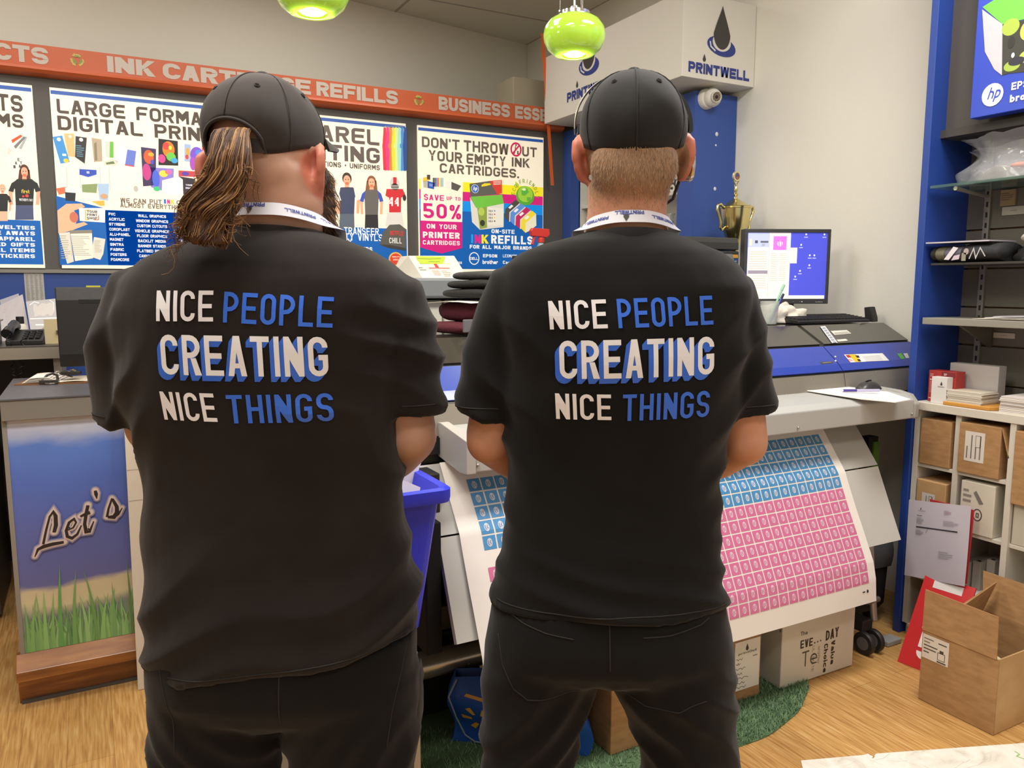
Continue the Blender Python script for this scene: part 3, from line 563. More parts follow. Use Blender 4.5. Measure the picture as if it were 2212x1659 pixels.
EL(788, 708, 36, 42, 'eef2f8', 7); EL(788, 708, 32, 38, '3a62b4', 8); TX(768, 722, 806, 682, 'hp', 'f2f4fa', 'bold', l=9, skew=.25)
for i, c in enumerate(('e9e0d0', 'e9e0d0', 'e9e0d0')): LN([(965, 640+i*14), (1040, 634+i*14)], .004, c, 8)
EL(1275, 775, 88, 95, '56a93a', 5); EL(1275, 760, 72, 78, '9ccc3e', 6); PO([(1235, 725), (1290, 700), (1310, 740), (1270, 775), (1240, 770)], '5fb040', 7); PO([(1290, 790), (1330, 790), (1320, 830), (1290, 825)], '5fb040', 7); EL(1262, 715, 18, 12, 'e4f0b4', 8)
PO([(1175, 632), (1215, 665), (1212, 700), (1180, 680)], 'b8cf3c', 7)
for i, ch in enumerate('FRIENDLY'):
    th = 2.0-i*.29; cx, cz = Q(1275, 775); rr = abs(Q(1390, 775)[0]-cx); xx, zz = cx+rr*cos(th), cz+rr*1.05*sin(th); rot = th-pi/2
    g, w_ = layout(ch, 'sans')
    for poly in g: P.poly([(xx+((p.x-w_/2)*cos(rot)-(p.y-.5)*sin(rot))*.027, zz+((p.x-w_/2)*sin(rot)+(p.y-.5)*cos(rot))*.027) for p in poly], '7f9a3c', 7)
for i, ch in enumerate('ECO'):
    th = 3.05-i*.28; cx, cz = Q(1275, 775); rr = abs(Q(1390, 775)[0]-cx); xx, zz = cx+rr*cos(th), cz+rr*1.05*sin(th); rot = th-pi/2
    g, w_ = layout(ch, 'sans')
    for poly in g: P.poly([(xx+((p.x-w_/2)*cos(rot)-(p.y-.5)*sin(rot))*.027, zz+((p.x-w_/2)*sin(rot)+(p.y-.5)*cos(rot))*.027) for p in poly], '7f9a3c', 7)
for i, c in enumerate(('4e4a46', '5f8fd8', 'c02a62', 'f0d83a')):
    ox, oy = i*52, i*35
    PO([(1080+ox, 905+oy), (1180+ox, 815+oy), (1222+ox, 845+oy), (1120+ox, 935+oy)], c, 9+i); PO([(1120+ox, 935+oy), (1222+ox, 845+oy), (1225+ox, 960+oy), (1160+ox, 1010+oy), (1118+ox, 1030+oy)], 'd8d2ca' if i != 3 else 'ece4c8', 9+i); PO([(1080+ox, 905+oy), (1120+ox, 935+oy), (1118+ox, 1030+oy), (1075+ox, 985+oy)], c, 9+i)
    PO([(1108+ox, 890+oy), (1140+ox, 862+oy), (1158+ox, 876+oy), (1126+ox, 904+oy)], 'f0f0ec', 13)
TX(948, 1138, 1172, 1098, 'ON-SITE', 'f4f4f0', 'sans', l=6, t=.2); TX(752, 1235, 770, 1150, 'I', '20a0ea', 'bold', l=6); TX(785, 1238, 845, 1152, 'N', 'e0258a', 'bold', l=6); TX(852, 1238, 918, 1152, 'K', 'f6e52a', 'bold', l=6); TX(945, 1238, 1345, 1155, 'REFILLS', 'f4f4f0', 'sans', l=6, t=.22)
TX(738, 1286, 1338, 1250, 'FOR ALL MAJOR BRANDS', 'f4f4f0', 'bold', l=6)
cx, cz = Q(780, 1383); rr = Q(826, 1383)[0]-cx; P.line([(cx+rr*cos(2*pi*k/24), cz+rr*1.1*sin(2*pi*k/24)) for k in range(24)], .006, 'f4f4f0', 6, closed=True); TX(742, 1396, 818, 1370, 'DELL', 'f4f4f0', 'wide', l=6)
TX(866, 1372, 1003, 1340, 'EPSON', 'f4f4f0', 'bold', l=6); TX(1058, 1372, 1195, 1342, 'LEXMARK', 'f4f4f0', 'sans', l=6); TX(862, 1436, 1010, 1396, 'brother', 'f4f4f0', 'wide', l=6, t=.26); TX(1058, 1436, 1185, 1404, 'Canon', 'f4f4f0', 'bold', l=6)
TX(585, 1436, 662, 1412, 'XEROX', 'f4f4f0', 'bold', l=6)
m.build('print', o)
# ---------------------------------------------------------------- white sign box in the corner
hd = thing('sign_box', 'white boxed sign with black ink drop logo hung below the ceiling', 'sign', (2.8, 3.323, 2.5))
m = MB(); m.box(2.8, XW-.003, 3.323, YB-.08, 2.528, 2.955, mat('d9d6cc', .6)); m.build('box', hd, bevel=.003)
def drop(P, cx, cy, h, c, l):   # ink drop, point up
    pts = []
    for k in range(25):
        a = -pi/2+pi*k/24; s = sin(a); wd = cos(a)*(1 if s < 0 else (1-s)**.75*1.0)
        pts.append((cx+wd*h*.26, cy+(s*.34 if s < 0 else s*.66)*h))
    P.poly(pts+[(2*cx-x, y) for x, y in pts[::-1][1:-1]], c, l)
def pwlogo(P, cx, y0, s, rise=0):   # s: overall width of the word
    h = s*.125
    P.text(cx-s/2, y0, 'PRINTWELL', h, '2b3a86', 2, 'wide', fit=s, t=.27)
    xi = cx-s*.5+s*.247; drop(P, xi, y0+h*1.42, h*.75, '3c3a38', 3)
    P.ell(cx+s*.02, y0+s*.36, s*.235, s*.115, '2b3a86', 2, rot=-.12); P.ell(cx+s*.02, y0+s*.41, s*.15, s*.11, 'd9d6cc', 3); P.line([(cx-s*.17, y0+s*.40), (cx-s*.155, y0+s*.34), (cx-s*.08, y0+s*.295)], s*.02, 'd9d6cc', 4)
    drop(P, cx+s*.02, y0+s*.50, s*.52, '3c3a38', 5)
# front face
m = MB(); P = Print(m, (0, 3.322, 0), (1, 0, 0), (0, 0, 1), (0, -1, 0)); a = at(1487, 151, Y=3.322); b = at(1618, 172, Y=3.322); pwlogo(P, (a.x+b.x)/2, a.z-.008, b.x-a.x); m.build('front_print', hd)
m = MB(); P = Print(m, (2.799, 0, 0), (0, -1, 0), (0, 0, 1), (-1, 0, 0)); a = at(1225, 222, X=2.799); b = at(1392, 172, X=2.799); pwlogo(P, -a.y+.235, a.z, .47); m.build('side_print', hd)
# ---------------------------------------------------------------- pendant lamps
def pendant(label, c, z0, R):
    o = thing('pendant_lamp', label, 'lamp', (c[0], c[1], z0), 'green glass pendant lamps')
    m = MB(); gl = bpy.data.materials.get('green_glass')
    if gl is None:
        gl = mat('9cc83c', .12, emit=.0, coat=.8, var=.0).copy(); gl.name = 'green_glass'; b = gl.node_tree.nodes['Principled BSDF']
        b.inputs['Emission Color'].default_value = rgb('aed23c'); b.inputs['Emission Strength'].default_value = .34
    H = R*1.22
    prof = [(R*.44, 0), (R*.62, .02*H), (R*.84, .16*H), (R*.97, .36*H), (R, .52*H), (R*.96, .7*H), (R*.82, .87*H), (R*.6, .98*H), (R*.46, H)]
    inn = [(r-.004, z+.001 if z < .5*H else z-.003) for r, z in prof][::-1]
    m.lathe(prof+inn+[prof[0]], (c[0], c[1], z0), gl, n=40, caps=False); m.build('glass_shade', o, smooth=180)
    m = MB(); m.lathe([(.0, 0), (R*.3, 0), (R*.40, .06*H), (R*.3, .14*H), (0, .16*H)], (c[0], c[1], z0+.02*H), mat('f5f0a0', .4, emit=1.6, var=0), n=24); m.build('bulb_diffuser', o, smooth=60)
    m = MB(); cr = mat('d9d9d9', .15, metal=1.0)
    m.lathe([(R*.5, 0), (R*.5, .012), (R*.44, .014), (R*.44, 0)], (c[0], c[1], z0+H), cr, n=30); m.lathe([(0, 0), (.018, 0), (.014, .03), (0, .03)], (c[0], c[1], z0+H+.002), cr, n=16)
    for k in range(3): a = k*2.1+.4; m.tube([(c[0]+R*.47*cos(a), c[1]+R*.47*sin(a), z0+H+.01), (c[0]+R*.5*cos(a), c[1]+R*.5*sin(a), z0+H+.022)], .004, cr, n=6)
    m.box(c[0]-R*.47, c[0]+R*.47, c[1]-.004, c[1]+.004, z0+H+.002, z0+H+.006, cr)
    m.build('top_ring', o, smooth=40)
    for k in range(3):
        a = k*2.1+.4; m = MB(); m.tube([(c[0]+R*.47*cos(a), c[1]+R*.47*sin(a), z0+H+.012), (c[0]+R*.3*cos(a), c[1]+R*.3*sin(a), CEIL)], .0012, mat('a8a8a4', .4, metal=1), n=5); m.build('support_wire', o)
    m = MB(); m.tube([(c[0], c[1], z0+H+.03), (c[0], c[1], CEIL-.03)], .0035, mat('f0efe6', .5), n=8); m.build('cord', o)
    m = MB(); m.lathe([(0, -.03), (.05, -.028), (.06, 0), (0, 0)], (c[0], c[1], CEIL), cr, n=24); m.build('ceiling_canopy', o, smooth=50)
    l = bpy.data.lights.new('pendant_bulb_light', 'POINT'); l.energy = 5; l.color = (.95, 1, .5); l.shadow_soft_size = .03
    lo = bpy.data.objects.new('pendant_bulb_light', l); COL.objects.link(lo); lo.parent = o; lo.location = (0, 0, -.02)
d = ray(1240, 121); t = 2.95/sqrt(d.x**2+d.y**2); p = Vector((0, 0, CAMH))+d*t; zl = p.z
pendant('green glass pendant lamp hanging above the man with the headset', (p.x, p.y), zl, .111)
d = ray(675, 31); t = (zl-CAMH)/d.z; p = Vector((0, 0, CAMH))+d*t
pendant('green glass pendant lamp cut off by the top edge above the ponytailed man', (p.x, p.y), zl, .113)
# ================================================================ WIDE-FORMAT PRINTER
GREY = mat('a9a8a3', .45); LGREY = mat('b0b0ad', .4); BLK = mat('1c1b1c', .5); LID = mat('3a3731', .16, coat=.6); PBL = mat('3146a8', .3, coat=.3)
SILV = mat('a59e91', .25, metal=.4)
X0, X1 = .42, 3.27
pr = thing('wide_format_printer', 'large roll printer with black lid and blue front band in front of the two men', 'printer', (1.8, 2.3, 0))
m = MB(); m.prism([(2.62, .92), (2.15, .92), (2.143, .998), (2.153, 1.056), (2.163, 1.096), (2.188, 1.126), (2.275, 1.197), (2.405, 1.270), (2.86, 1.274), (2.86, .92)], X0, X1, mat('26251f', .35)); m.build('body', pr)
XS = 2.70   # seam between the main front cover and the end cover
def cover(name, prof, x0, x1, mt, par=pr):   # profile shell, 4 mm proud of the body
    m = MB(); n = len(prof); off = []
    for i in range(n):
        a = Vector(prof[max(i-1, 0)]); b = Vector(prof[min(i+1, n-1)]); d = (b-a).normalized(); off.append((prof[i][0]-d.y*.006, prof[i][1]+d.x*.006))
    m.prism(list(prof)+off[::-1], x0, x1, mt); return m.build(name, par)
BP = [(2.166, 1.101), (2.188, 1.126), (2.268, 1.192)]
LP = [(2.279, 1.2), (2.405, 1.2705), (2.80, 1.2745)]
cover('blue_front_cover', BP, X0+.004, XS-.003, PBL); cover('blue_end_cover', BP, XS+.003, X1-.004, PBL)
cover('lid', LP, X0+.004, XS-.005, LID); cover('lid_end_panel', LP, XS+.02, X1-.004, LID)
cover('front_window', [(2.144, 1.002), (2.153, 1.054), (2.162, 1.094)], X0+.004, XS-.003, SILV); cover('window_end_panel', [(2.144, 1.002), (2.153, 1.054), (2.162, 1.094)], XS+.003, X1-.06, SILV)
# slope frames for labels: on lid and on blue band
def slope(p, q): a, b = Vector((0,)+p), Vector((0,)+q); t = (b-a).normalized(); n = Vector((0, -t.z, t.y)); return a+n*.0065, t, n
A, T, N = slope(LP[0], LP[1])
m = MB(); P = Print(m, A, (1, 0, 0), T, N)
s2 = lambda u, v: (lambda d, t: (d.x*t, (Vector((0, 0, CAMH))+d*t-A).dot(T)))(ray(u, v), (A-Vector((0, 0, CAMH))).dot(N)/ray(u, v).dot(N))
def quad(pts, c, l): P.poly([s2(*p) for p in pts], c, l)
quad([(1803, 724), (1839, 720.5), (1829, 713), (1794, 715)], 'ded9cc', 1); quad([(1811, 738), (1832, 736), (1827, 732), (1806, 734)], 'ded9cc', 1)
quad([(1802, 720.2), (1832, 717.4), (1831, 716.6), (1801, 719.4)], '6a665e', 2); quad([(1804, 722.6), (1836, 719.4), (1835, 718.6), (1803, 721.8)], '6a665e', 2)
m.build('lid_label', pr)
m = MB(); P = Print(m, A, (1, 0, 0), T, N, step=.001); quad([(1797, 742), (1809, 741), (1782, 705), (1771, 706)], 'd6d8dc', 2)
for k in range(7): t = k/7+.06; quad([(1773+26*t+1, 707+35*t), (1780+26*t, 706+35*t), (1782+26*t, 709+35*t), (1775+26*t+1, 710+35*t)], '9aa0ae', 3)
m.build('adhesive_tape_strip', pr)
A, T, N = slope(BP[1], BP[2]); m = MB(); P = Print(m, A, (1, 0, 0), T, N)
quad([(1837, 783), (1921, 779), (1906, 763), (1823, 766)], 'e8e6e4', 1); quad([(1847, 782), (1860, 781.5), (1848, 765.5), (1832, 766)], 'edb92c', 2); quad([(1831, 773), (1840, 772.4), (1834, 766.8), (1826, 767.2)], 'b0302a', 2); quad([(1836, 781), (1843, 780.6), (1838, 775), (1830, 775.3)], 'd8a0a0', 2)
quad([(1851, 773), (1857, 772.8), (1854, 768), (1847, 768.3)], '2a2620', 3); quad([(1854, 781), (1860, 780.7), (1857, 776), (1851, 776.3)], '2a2620', 3)
for k in range(5): quad([(1862+2*k, 770+2.6*k), (1900+2*k, 768+2.6*k), (1900.6+2*k, 768.8+2.6*k), (1862.6+2*k, 770.8+2.6*k)], 'b4b2b0', 2)
m.build('warning_label', pr)
m = MB(); P = Print(m, A, (1, 0, 0), T, N); quad([(1946, 776), (1955, 775), (1947, 763), (1937, 764)], '5fb054', 1); quad([(1957, 774), (1964, 773), (1960, 763), (1951, 763.6)], 'd8d6d2', 1); m.build('green_sticker', pr)
m = MB(); P = Print(m, A, (1, 0, 0), T, N); quad([(1774, 787), (1801, 784), (1797, 780.6), (1771, 782)], '4a4640', 1); quad([(1778, 784.6), (1796, 783), (1795, 782), (1777, 783.4)], '8c8880', 2); m.build('name_plate', pr)
for (u, v) in ((1804.5, 771), (1805, 780)):
    m = MB(); p = s2(u, v); c = A+Vector((p[0], 0, 0))+T*p[1]; m.ell(c, (.005, .005, .005), mat('d8dae0', .3, metal=.7), 10, 6); m.build('screw', pr, smooth=180)
# grey heater bar
BX0, BX1 = .908, 2.892
m = MB(); m.prism([(1.95, .927), (1.95, 1.002), (1.985, 1.018), (2.145, 1.032), (2.145, .95), (1.99, .923)], BX0+.03, BX1-.03, LGREY); m.build('dryer_bar', pr, bevel=.004)
m = MB(); m.prism([(1.945, .925), (1.945, 1.02), (2.13, 1.045), (2.235, 1.03), (2.235, .952), (1.99, .921)], BX0, BX0+.03, mat('b4b0a9', .4)); m.build('bar_end_plate', pr, bevel=.002)
m = MB(); m.prism([(1.948, .925), (1.944, .985), (1.975, 1.02), (2.03, 1.03), (2.145, 1.035), (2.145, .95), (1.99, .921)], BX1-.03, BX1, mat('a19f9b', .4)); m.build('bar_end_plate', pr, bevel=.006)
for (u, v) in ((1032, 1005), (1724, 924), (1970, 894)):
    p = at(u, v, Y=1.947); m = MB(); m.ell((p.x, 1.946, p.z), (.005, .004, .005), mat('b8b6b0', .3, metal=.8), 10, 6); m.build('bar_screw', pr, smooth=180)
# black rear edge with thumb screws under the window
m = MB(); m.box(X0+.02, X1-.05, 2.131, 2.16, .95, .999, BLK); m.build('platen_edge', pr)
# media apron, upper and lower plates
AP = [(2.115, .925), (2.05, .845), (1.978, .751)]; AQ = [(1.976, .746), (1.92, .62), (1.858, .482)]
def plate(name, pts, x0, x1, mt):
    m = MB(); m.prism(pts+[(y+.018, z-.008) for y, z in pts[::-1]], x0, x1, mt); return m.build(name, pr, smooth=30)
plate('media_guide_upper', AP, .835, 2.70, mat('aeaca6', .4)); plate('media_guide_lower', AQ, .835, 2.70, mat('bcbab4', .4))
# stand
for x in (.72, 2.66):
    m = MB(); m.box(x-.03, x+.03, 2.3, 2.4, .12, .93, mat('55524f', .5)); m.build('stand_leg', pr, bevel=.004)
    m = MB(); m.box(x-.03, x+.03, 1.95, 2.75, .085, .13, mat('2b2a2b', .5)); ft = m.build('stand_foot', pr, bevel=.004)
    for y in (1.94, 2.72):
        for sx in (-.028, .028):
            m = MB(); m.lathe([(.012, -.011), (.042, -.011), (.046, -.006), (.046, .006), (.042, .011), (.012, .011)], (x+sx, y, .046), mat('2b2a2a', .5), n=24, M=Matrix.Rotation(pi/2, 3, 'Y')); m.lathe([(0, -.012), (.026, -.012), (.026, .012), (0, .012)], (x+sx, y, .046), mat('6a6868', .4), n=18, M=Matrix.Rotation(pi/2, 3, 'Y')); m.build('caster', pr, smooth=40)
m = MB(); m.tube([(2.71, 1.96, .12), (2.70, 1.975, .28), (2.69, 1.99, .5)], .014, mat('b9b2ae', .35, metal=.5), n=10); m.tube([(2.665, 1.965, .2), (2.735, 1.965, .2)], .012, mat('8b8784', .4, metal=.5), n=8); m.build('take_up_arm', pr, smooth=50)
m = MB(); m.box(.72, 2.66, 2.33, 2.37, .3, .38, BLK); m.box(.69, 2.69, 2.5, 2.52, .14, .92, mat('141314', .7)); m.build('beam_and_shade_panel', pr)  # stand beam, plus a black panel added to deepen the dark behind it
m = MB(); m.box(.80, .86, 2.02, 2.13, .80, .92, BLK); m.box(.785, .832, 1.95, 2.2, .42, .80, mat('0d0c0c', .9)); m.build('guide_bracket', pr, bevel=.004)
# take-up tube: silver core with a papered length
tu = thing('take_up_tube', 'long silver tube below the printed sheet between the two men', 'tube', (1.3, 2.25, .235))
m = MB(); m.lathe([(0, -.46), (.044, -.46), (.044, .0), (0, .0)], (.86+.3, 2.25, .235), mat('b5ada0', .25, metal=.7), n=32, M=Matrix.Rotation(pi/2, 3, 'Y')); m.build('metal_sleeve', tu, smooth=40)
m = MB(); m.lathe([(0, .0), (.0435, .0), (.0435, 1.5), (0, 1.5)], (.86+.3, 2.25, .235), mat('8d7d66', .45), n=32, M=Matrix.Rotation(pi/2, 3, 'Y')); m.build('core', tu, smooth=40)
# ---------------------------------------------------------------- printed sheet
SP = [(2.106, .929), (2.043, .846), (1.968, .748), (1.948, .70), (1.91, .616), (1.875, .545), (1.846, .483), (1.826, .44), (1.812, .38), (1.805, .296)]
seg = [0]
for a, b in zip(SP, SP[1:]): seg.append(seg[-1]+sqrt((a[0]-b[0])**2+(a[1]-b[1])**2))
SL = seg[-1]
def spt(x, s, l=0):
    s = max(0, min(SL, s)); k = max(i for i in range(len(seg)-1) if seg[i] <= s+1e-9); t = (s-seg[k])/(seg[k+1]-seg[k]); a, b = SP[k], SP[k+1]
    d = Vector((0, b[0]-a[0], b[1]-a[1])).normalized(); n = Vector((0, d.z, -d.y))
    if n.y > 0: n = -n
    return Vector((x, a[0]+(b[0]-a[0])*t, a[1]+(b[1]-a[1])*t))+n*(l+.0015)
sh = thing('printed_sheet', 'printed sheet with rows of blue and pink stickers hanging from the big printer', 'sheet', (1.7, 1.9, .296))
m = MB(); SHW = mat('e9e3dc', .28, coat=.25, var=0)
g_ = sorted(set(seg+[SL*k/30 for k in range(31)])); m.loft([[spt(x_, s_, l_) for x_, l_ in ((.895, -.0008), (2.5, -.0008), (2.5, 0), (.895, 0))] for s_ in g_], SHW); m.build('paper', sh, smooth=60)
m = MB(); BL_, PK, EM = mat('4a8fc4', .3, coat=.2, var=0), mat('cf6f9a', .3, coat=.2, var=0), mat('dcc9cf', .4)
P = Print(m, mp=lambda x, y, l: spt(x, y, l+.0006), step=.0004)
pitch, ph = .0455, .0445
def emblem(cx, cs, dk, w):
    P.poly([(cx+.0085*cos(2*pi*k/12), cs+.0125*sin(2*pi*k/12)) for k in range(12)], w, 2.4)
    P.line([(cx-.004, cs-.006), (cx-.0045, cs+.003), (cx-.001, cs+.008)], .0022, dk, 3.4); P.line([(cx+.004, cs-.006), (cx+.001, cs), (cx+.0045, cs+.005)], .0022, dk, 3.4)
ncol = 33; xr_ = 2.462
# rows measured up from the bottom of the sheet along its length
for c in range(ncol):
    xa = xr_-(c+1)*pitch+.0025; xb = xr_-c*pitch-.0025; left = xa < 1.10
    for k in range(13):
        pink = k < 8; s1 = SL-.075-k*ph; s0 = s1-ph+.005
        if not pink: s1 += .0; s0 += .0
        if left and k == 7: continue
        if left and pink and k == 6: pass
        if s0 < .03: s0 = .03
        if s1 <= s0: continue
        cu9 = [s0]+[q for q in seg if s0 < q < s1]+[s1]
        for q0, q1 in zip(cu9, cu9[1:]): P.poly([(xa, q0), (xb, q0), (xb, q1), (xa, q1)], PK if pink else BL_, 1)
        emblem((xa+xb)/2, (s0+s1)/2, 'b06a90' if pink else '6d7fa8', 'dcbcc9' if pink else 'c8ccd6')
P.rect(2.425, SL-.048, 2.439, SL-.044, '1e1e1e', 2); P.ell(2.452, SL-.046, .005, .006, '1e1e1e', 2)
m.build('sticker_print', sh)
# ---------------------------------------------------------------- things on the printer
def paper_stack(name, label, cat, pts, z, h, c='efece4', group=None, skew=0):   # a stack outline in plan (world xy), straight up
    m = MB(); m.prism(pts, z, z+h, mat(c, .7), axis='z'); return tag(m.build(name, origin=(pts[0][0], pts[0][1], z)), label, cat, group)
def zbar(y): return 1.002+(y-1.95)*.457 if y < 1.985 else 1.018+(y-1.985)*.0875
m = MB()
q = [at(1733, 846, Z=1.033), at(1815, 836, Z=1.036), at(1918, 842, Z=1.036), at(1968, 862, Z=1.028), at(1935, 869, Z=1.026), at(1862, 861, Z=1.028)]
def papr(pts, zf, nm, label, th=.0015, c='f2efea'):
    m = MB(); n = len(pts); vs = [(p.x, p.y, zf(p)) for p in pts]+[(p.x, p.y, zf(p)+th) for p in pts]
    m.add(vs, [tuple(range(n)), tuple(range(n, 2*n))[::-1]]+[((i+1) % n, i, n+i, n+(i+1) % n) for i in range(n)], mat(c, .6)); return tag(m.build(nm, origin=vs[0]), label, 'paper')
papr(q, lambda p: max(zbar(max(p.y, 1.95)), 1.02)+.004, 'paper_sheet', 'crumpled white paper lying on the grey bar of the printer', th=.003)
pen = thing('pen', 'purple and silver pen lying on the white paper by the mouse', 'pen', at(1860, 846, Z=1.045))
a = at(1821, 843.5, Z=1.043); b = at(1902, 843, Z=1.043); a.z = b.z = 1.0425
m = MB(); m.tube([a.lerp(b, .0), a.lerp(b, .18), a.lerp(b, .36)], .0055, mat('4a3c8c', .3), n=10); m.build('grip', pen, smooth=50)
m = MB(); m.tube([a.lerp(b, .36), a.lerp(b, .97)], .0055, mat('b7b4d2', .25, alpha=1), n=10); m.build('barrel', pen, smooth=50)
m = MB(); m.tube([a.lerp(b, -.06), a], [.001, .0045], mat('c8c8c8', .3, metal=.8), n=8); m.build('tip', pen, smooth=50)
mo = thing('computer_mouse', 'dark grey computer mouse resting on the printer bar at the right end', 'mouse', (2.765, 2.088, 1.0325))
c = at(1888, 836, Z=1.05); c = Vector((2.765, 2.088, 1.0325))
m = MB(); rings = []
for k, (t, wd, h) in enumerate(((-.056, .012, .006), (-.05, .024, .016), (-.03, .03, .029), (0, .032, .036), (.03, .031, .03), (.05, .025, .016), (.057, .012, .005))):
    rings.append([(c.x+t, c.y+wd*cos(a_), c.z+max(0, h*sin(a_))) for a_ in [2*pi*j/20 for j in range(20)]])
m.loft(rings, mat('3b3a3a', .35)); m.build('shell', mo, smooth=60)
m = MB(); m.tube([(c.x-.02, c.y-.003, c.z+.0335), (c.x-.005, c.y-.003, c.z+.0365), (c.x+.01, c.y-.003, c.z+.036)], .003, mat('15151a', .4), n=8); m.build('wheel', mo, smooth=60)
ZL = 1.2725+.0085   # lid top level
# monitor facing the room
def facing(c, yaw, tilt=0):
    x = Vector((cos(yaw), sin(yaw), 0)); y = Vector((-sin(yaw), cos(yaw), 0)); z = Vector((0, 0, 1))
    y2 = y*cos(tilt)+z*sin(tilt); z2 = z*cos(tilt)-y*sin(tilt); return frame(c, x, y2, z2)
MC = at(1698.5, 576, Y=2.70)
Mm = facing(MC, -YAW+radians(4), radians(0)); kx = 188/F*(MC.x*sy_+MC.y*cy_); kz = 158/F*(MC.x*sy_+MC.y*cy_)
mn = thing('monitor', 'square grey computer monitor with lit blue desktop standing on the printer', 'monitor', (MC.x, MC.y, ZL))
m = MB(); hw, hh = kx/2, kz/2
fr = mat('3d3d3d', .4)
m.box(-hw, hw, 0, .05, -hh, hh, fr, Mm); m.box(-hw, hw, -.008, 0, hh-.017, hh, fr, Mm); m.box(-hw, hw, -.008, 0, -hh, -hh+.024, fr, Mm); m.box(-hw, -hw+.014, -.008, 0, -hh+.024, hh-.017, fr, Mm); m.box(hw-.014, hw, -.008, 0, -hh+.024, hh-.017, fr, Mm)
m.build('housing', mn, bevel=.002)
SCR = lambda h: mat(h, .2, emit=.75, var=0)
m = MB(); P = Print(m, Mm @ Vector((0, -.002, 0)), Mm.to_3x3() @ Vector((1, 0, 0)), Mm.to_3x3() @ Vector((0, 0, 1)), Mm.to_3x3() @ Vector((0, -1, 0)), col=SCR)
sx = lambda u: -hw+(u-1605)/188*kx; sz = lambda v: hh-(v-497)/158*kz
P.rect(-hw+.014, -hh+.024, hw-.014, hh-.017, '4a4fc0', 0)
def SR(u0, v0, u1, v1, c, l=1): P.rect(sx(u0), sz(v1), sx(u1), sz(v0), c, l)
SR(1613, 505, 1706, 637, 'd9d2c8'); SR(1613, 637, 1785, 645, 'd8d4cc'); SR(1613, 505, 1659, 535, 'a9b0d8', 2); SR(1659, 505, 1660, 640, 'b5afa6', 3); SR(1706, 536, 1721, 569, 'd4cfc4', 2)
SR(1668, 512, 1697, 541, 'd06ac4', 2); P.ell(sx(1682.5), sz(527), .013, .015, 'e8c8e4', 3); P.line([(sx(1680), sz(520)), (sx(1681), sz(534))], .004, 'c060b8', 4); P.line([(sx(1686), sz(521)), (sx(1685), sz(533))], .003, 'c060b8', 4); SR(1675, 521, 1690, 523, 'c060b8', 4)
SR(1628, 521, 1634, 527, '4a4a50', 3); SR(1640, 522, 1657, 526, '5a5a62', 3); SR(1643, 528, 1650, 533, '9a9aa2', 3); SR(1616, 518, 1621, 532, 'd0c8a8', 3)
SR(1615, 584, 1658, 591, '8a8290', 3)
for v in range(544, 582, 5): SR(1615, v, 1655, v+1.5, 'b9b2a8', 3)
for v in range(595, 625, 5): SR(1625, v, 1655, v+1.5, 'bdb6ac', 3)
for v in range(548, 605, 4): SR(1664, v, 1678, v+1.2, 'b9b2a8', 3); SR(1683, v, 1698, v+1.2, 'bdb6ac', 3)
for (u, v) in ((1739, 508), (1779, 508), (1729, 530), (1749, 552), (1759, 552), (1749, 573), (1729, 585), (1719, 597)): P.ell(sx(u), sz(v), .004, .0045, 'e0e2f2', 2, n=10); SR(u-4, v+5, u+4, v+7, 'a2a6de', 2)
m.build('screen', mn)
m = MB()
for u in (1672, 1686, 1701, 1716, 1731): m.ell(Mm @ Vector((sx(u), -.009, sz(651))), (.0035, .002, .0025), mat('6a6a6a', .4), 8, 6)
m.ell(Mm @ Vector((sx(1735), -.009, sz(650.5))), (.002, .002, .002), SCR('f2fae8'), 8, 6)
P = Print(m, Mm @ Vector((0, -.008, 0)), Mm.to_3x3() @ Vector((1, 0, 0)), Mm.to_3x3() @ Vector((0, 0, 1)), Mm.to_3x3() @ Vector((0, -1, 0))); P.text(sx(1765), sz(652), 'SyncMaster', .005, 'b8b8b8', 1, 'sans')
m.build('control_buttons', mn)
m = MB(); zb_ = ZL-MC.z; m.box(-.05, .05, .012, .045, zb_+.02, -hh+.01, mat('4a4a4c', .4), Mm); m.lathe([(0, 0), (.10, 0), (.10, .008), (.05, .022), (0, .024)], (MC.x, MC.y+.03, ZL), mat('2d2d2f', .4), n=32); m.build('stand', mn, smooth=40)
# keyboard
KC = at(1785, 692, Z=ZL+.012); kbw, kbd = .205, .075
ka = at(1690, 688, Z=ZL+.02); kb_ = at(1875, 690, Z=ZL+.02); yawk = -.05
Mk = facing((2.965, 2.50, ZL), radians(-4)); kb = thing('keyboard', 'black computer keyboard lying on top of the printer before the monitor', 'keyboard', (2.965, 2.50, ZL))
m = MB(); m.prism([(-.075, 0), (.075, 0), (.075, .026), (.06, .028), (-.07, .014), (-.075, .01)], -.215, .215, mat('232224', .45), M=Mk); m.build('base', kb, bevel=.002)
m = MB(); km = mat('2d2c2e', .4)
for r_ in range(6):
    y = -.062+r_*.0225; z = .0155+r_*.0026
    for c_ in range(20):
        if r_ == 0 and 5 < c_ < 11: continue
        x = -.208+c_*.0208; m.box(x+.0015, x+.0193, y+.0015, y+.020, z, z+.007, km, Mk)
    if r_ == 0: m.box(-.208+6*.0208, -.208+11*.0208-.002, y+.0015, y+.020, z, z+.007, km, Mk)
m.build('keys', kb)
c = at(1912, 694, Z=ZL+.03); tp = thing('tape_dispenser', 'small black upright block standing at the end of the keyboard', 'dispenser', (3.225, 2.45, ZL))
m = MB(); Mt = facing((3.225, 2.45, ZL), .15); m.prism([(-.03, 0), (.03, 0), (.03, .012), (.012, .02), (.018, .066), (-.012, .07), (-.028, .02)], -.022, .022, mat('1d1c1d', .5), M=Mt); m.build('body', tp, bevel=.003)
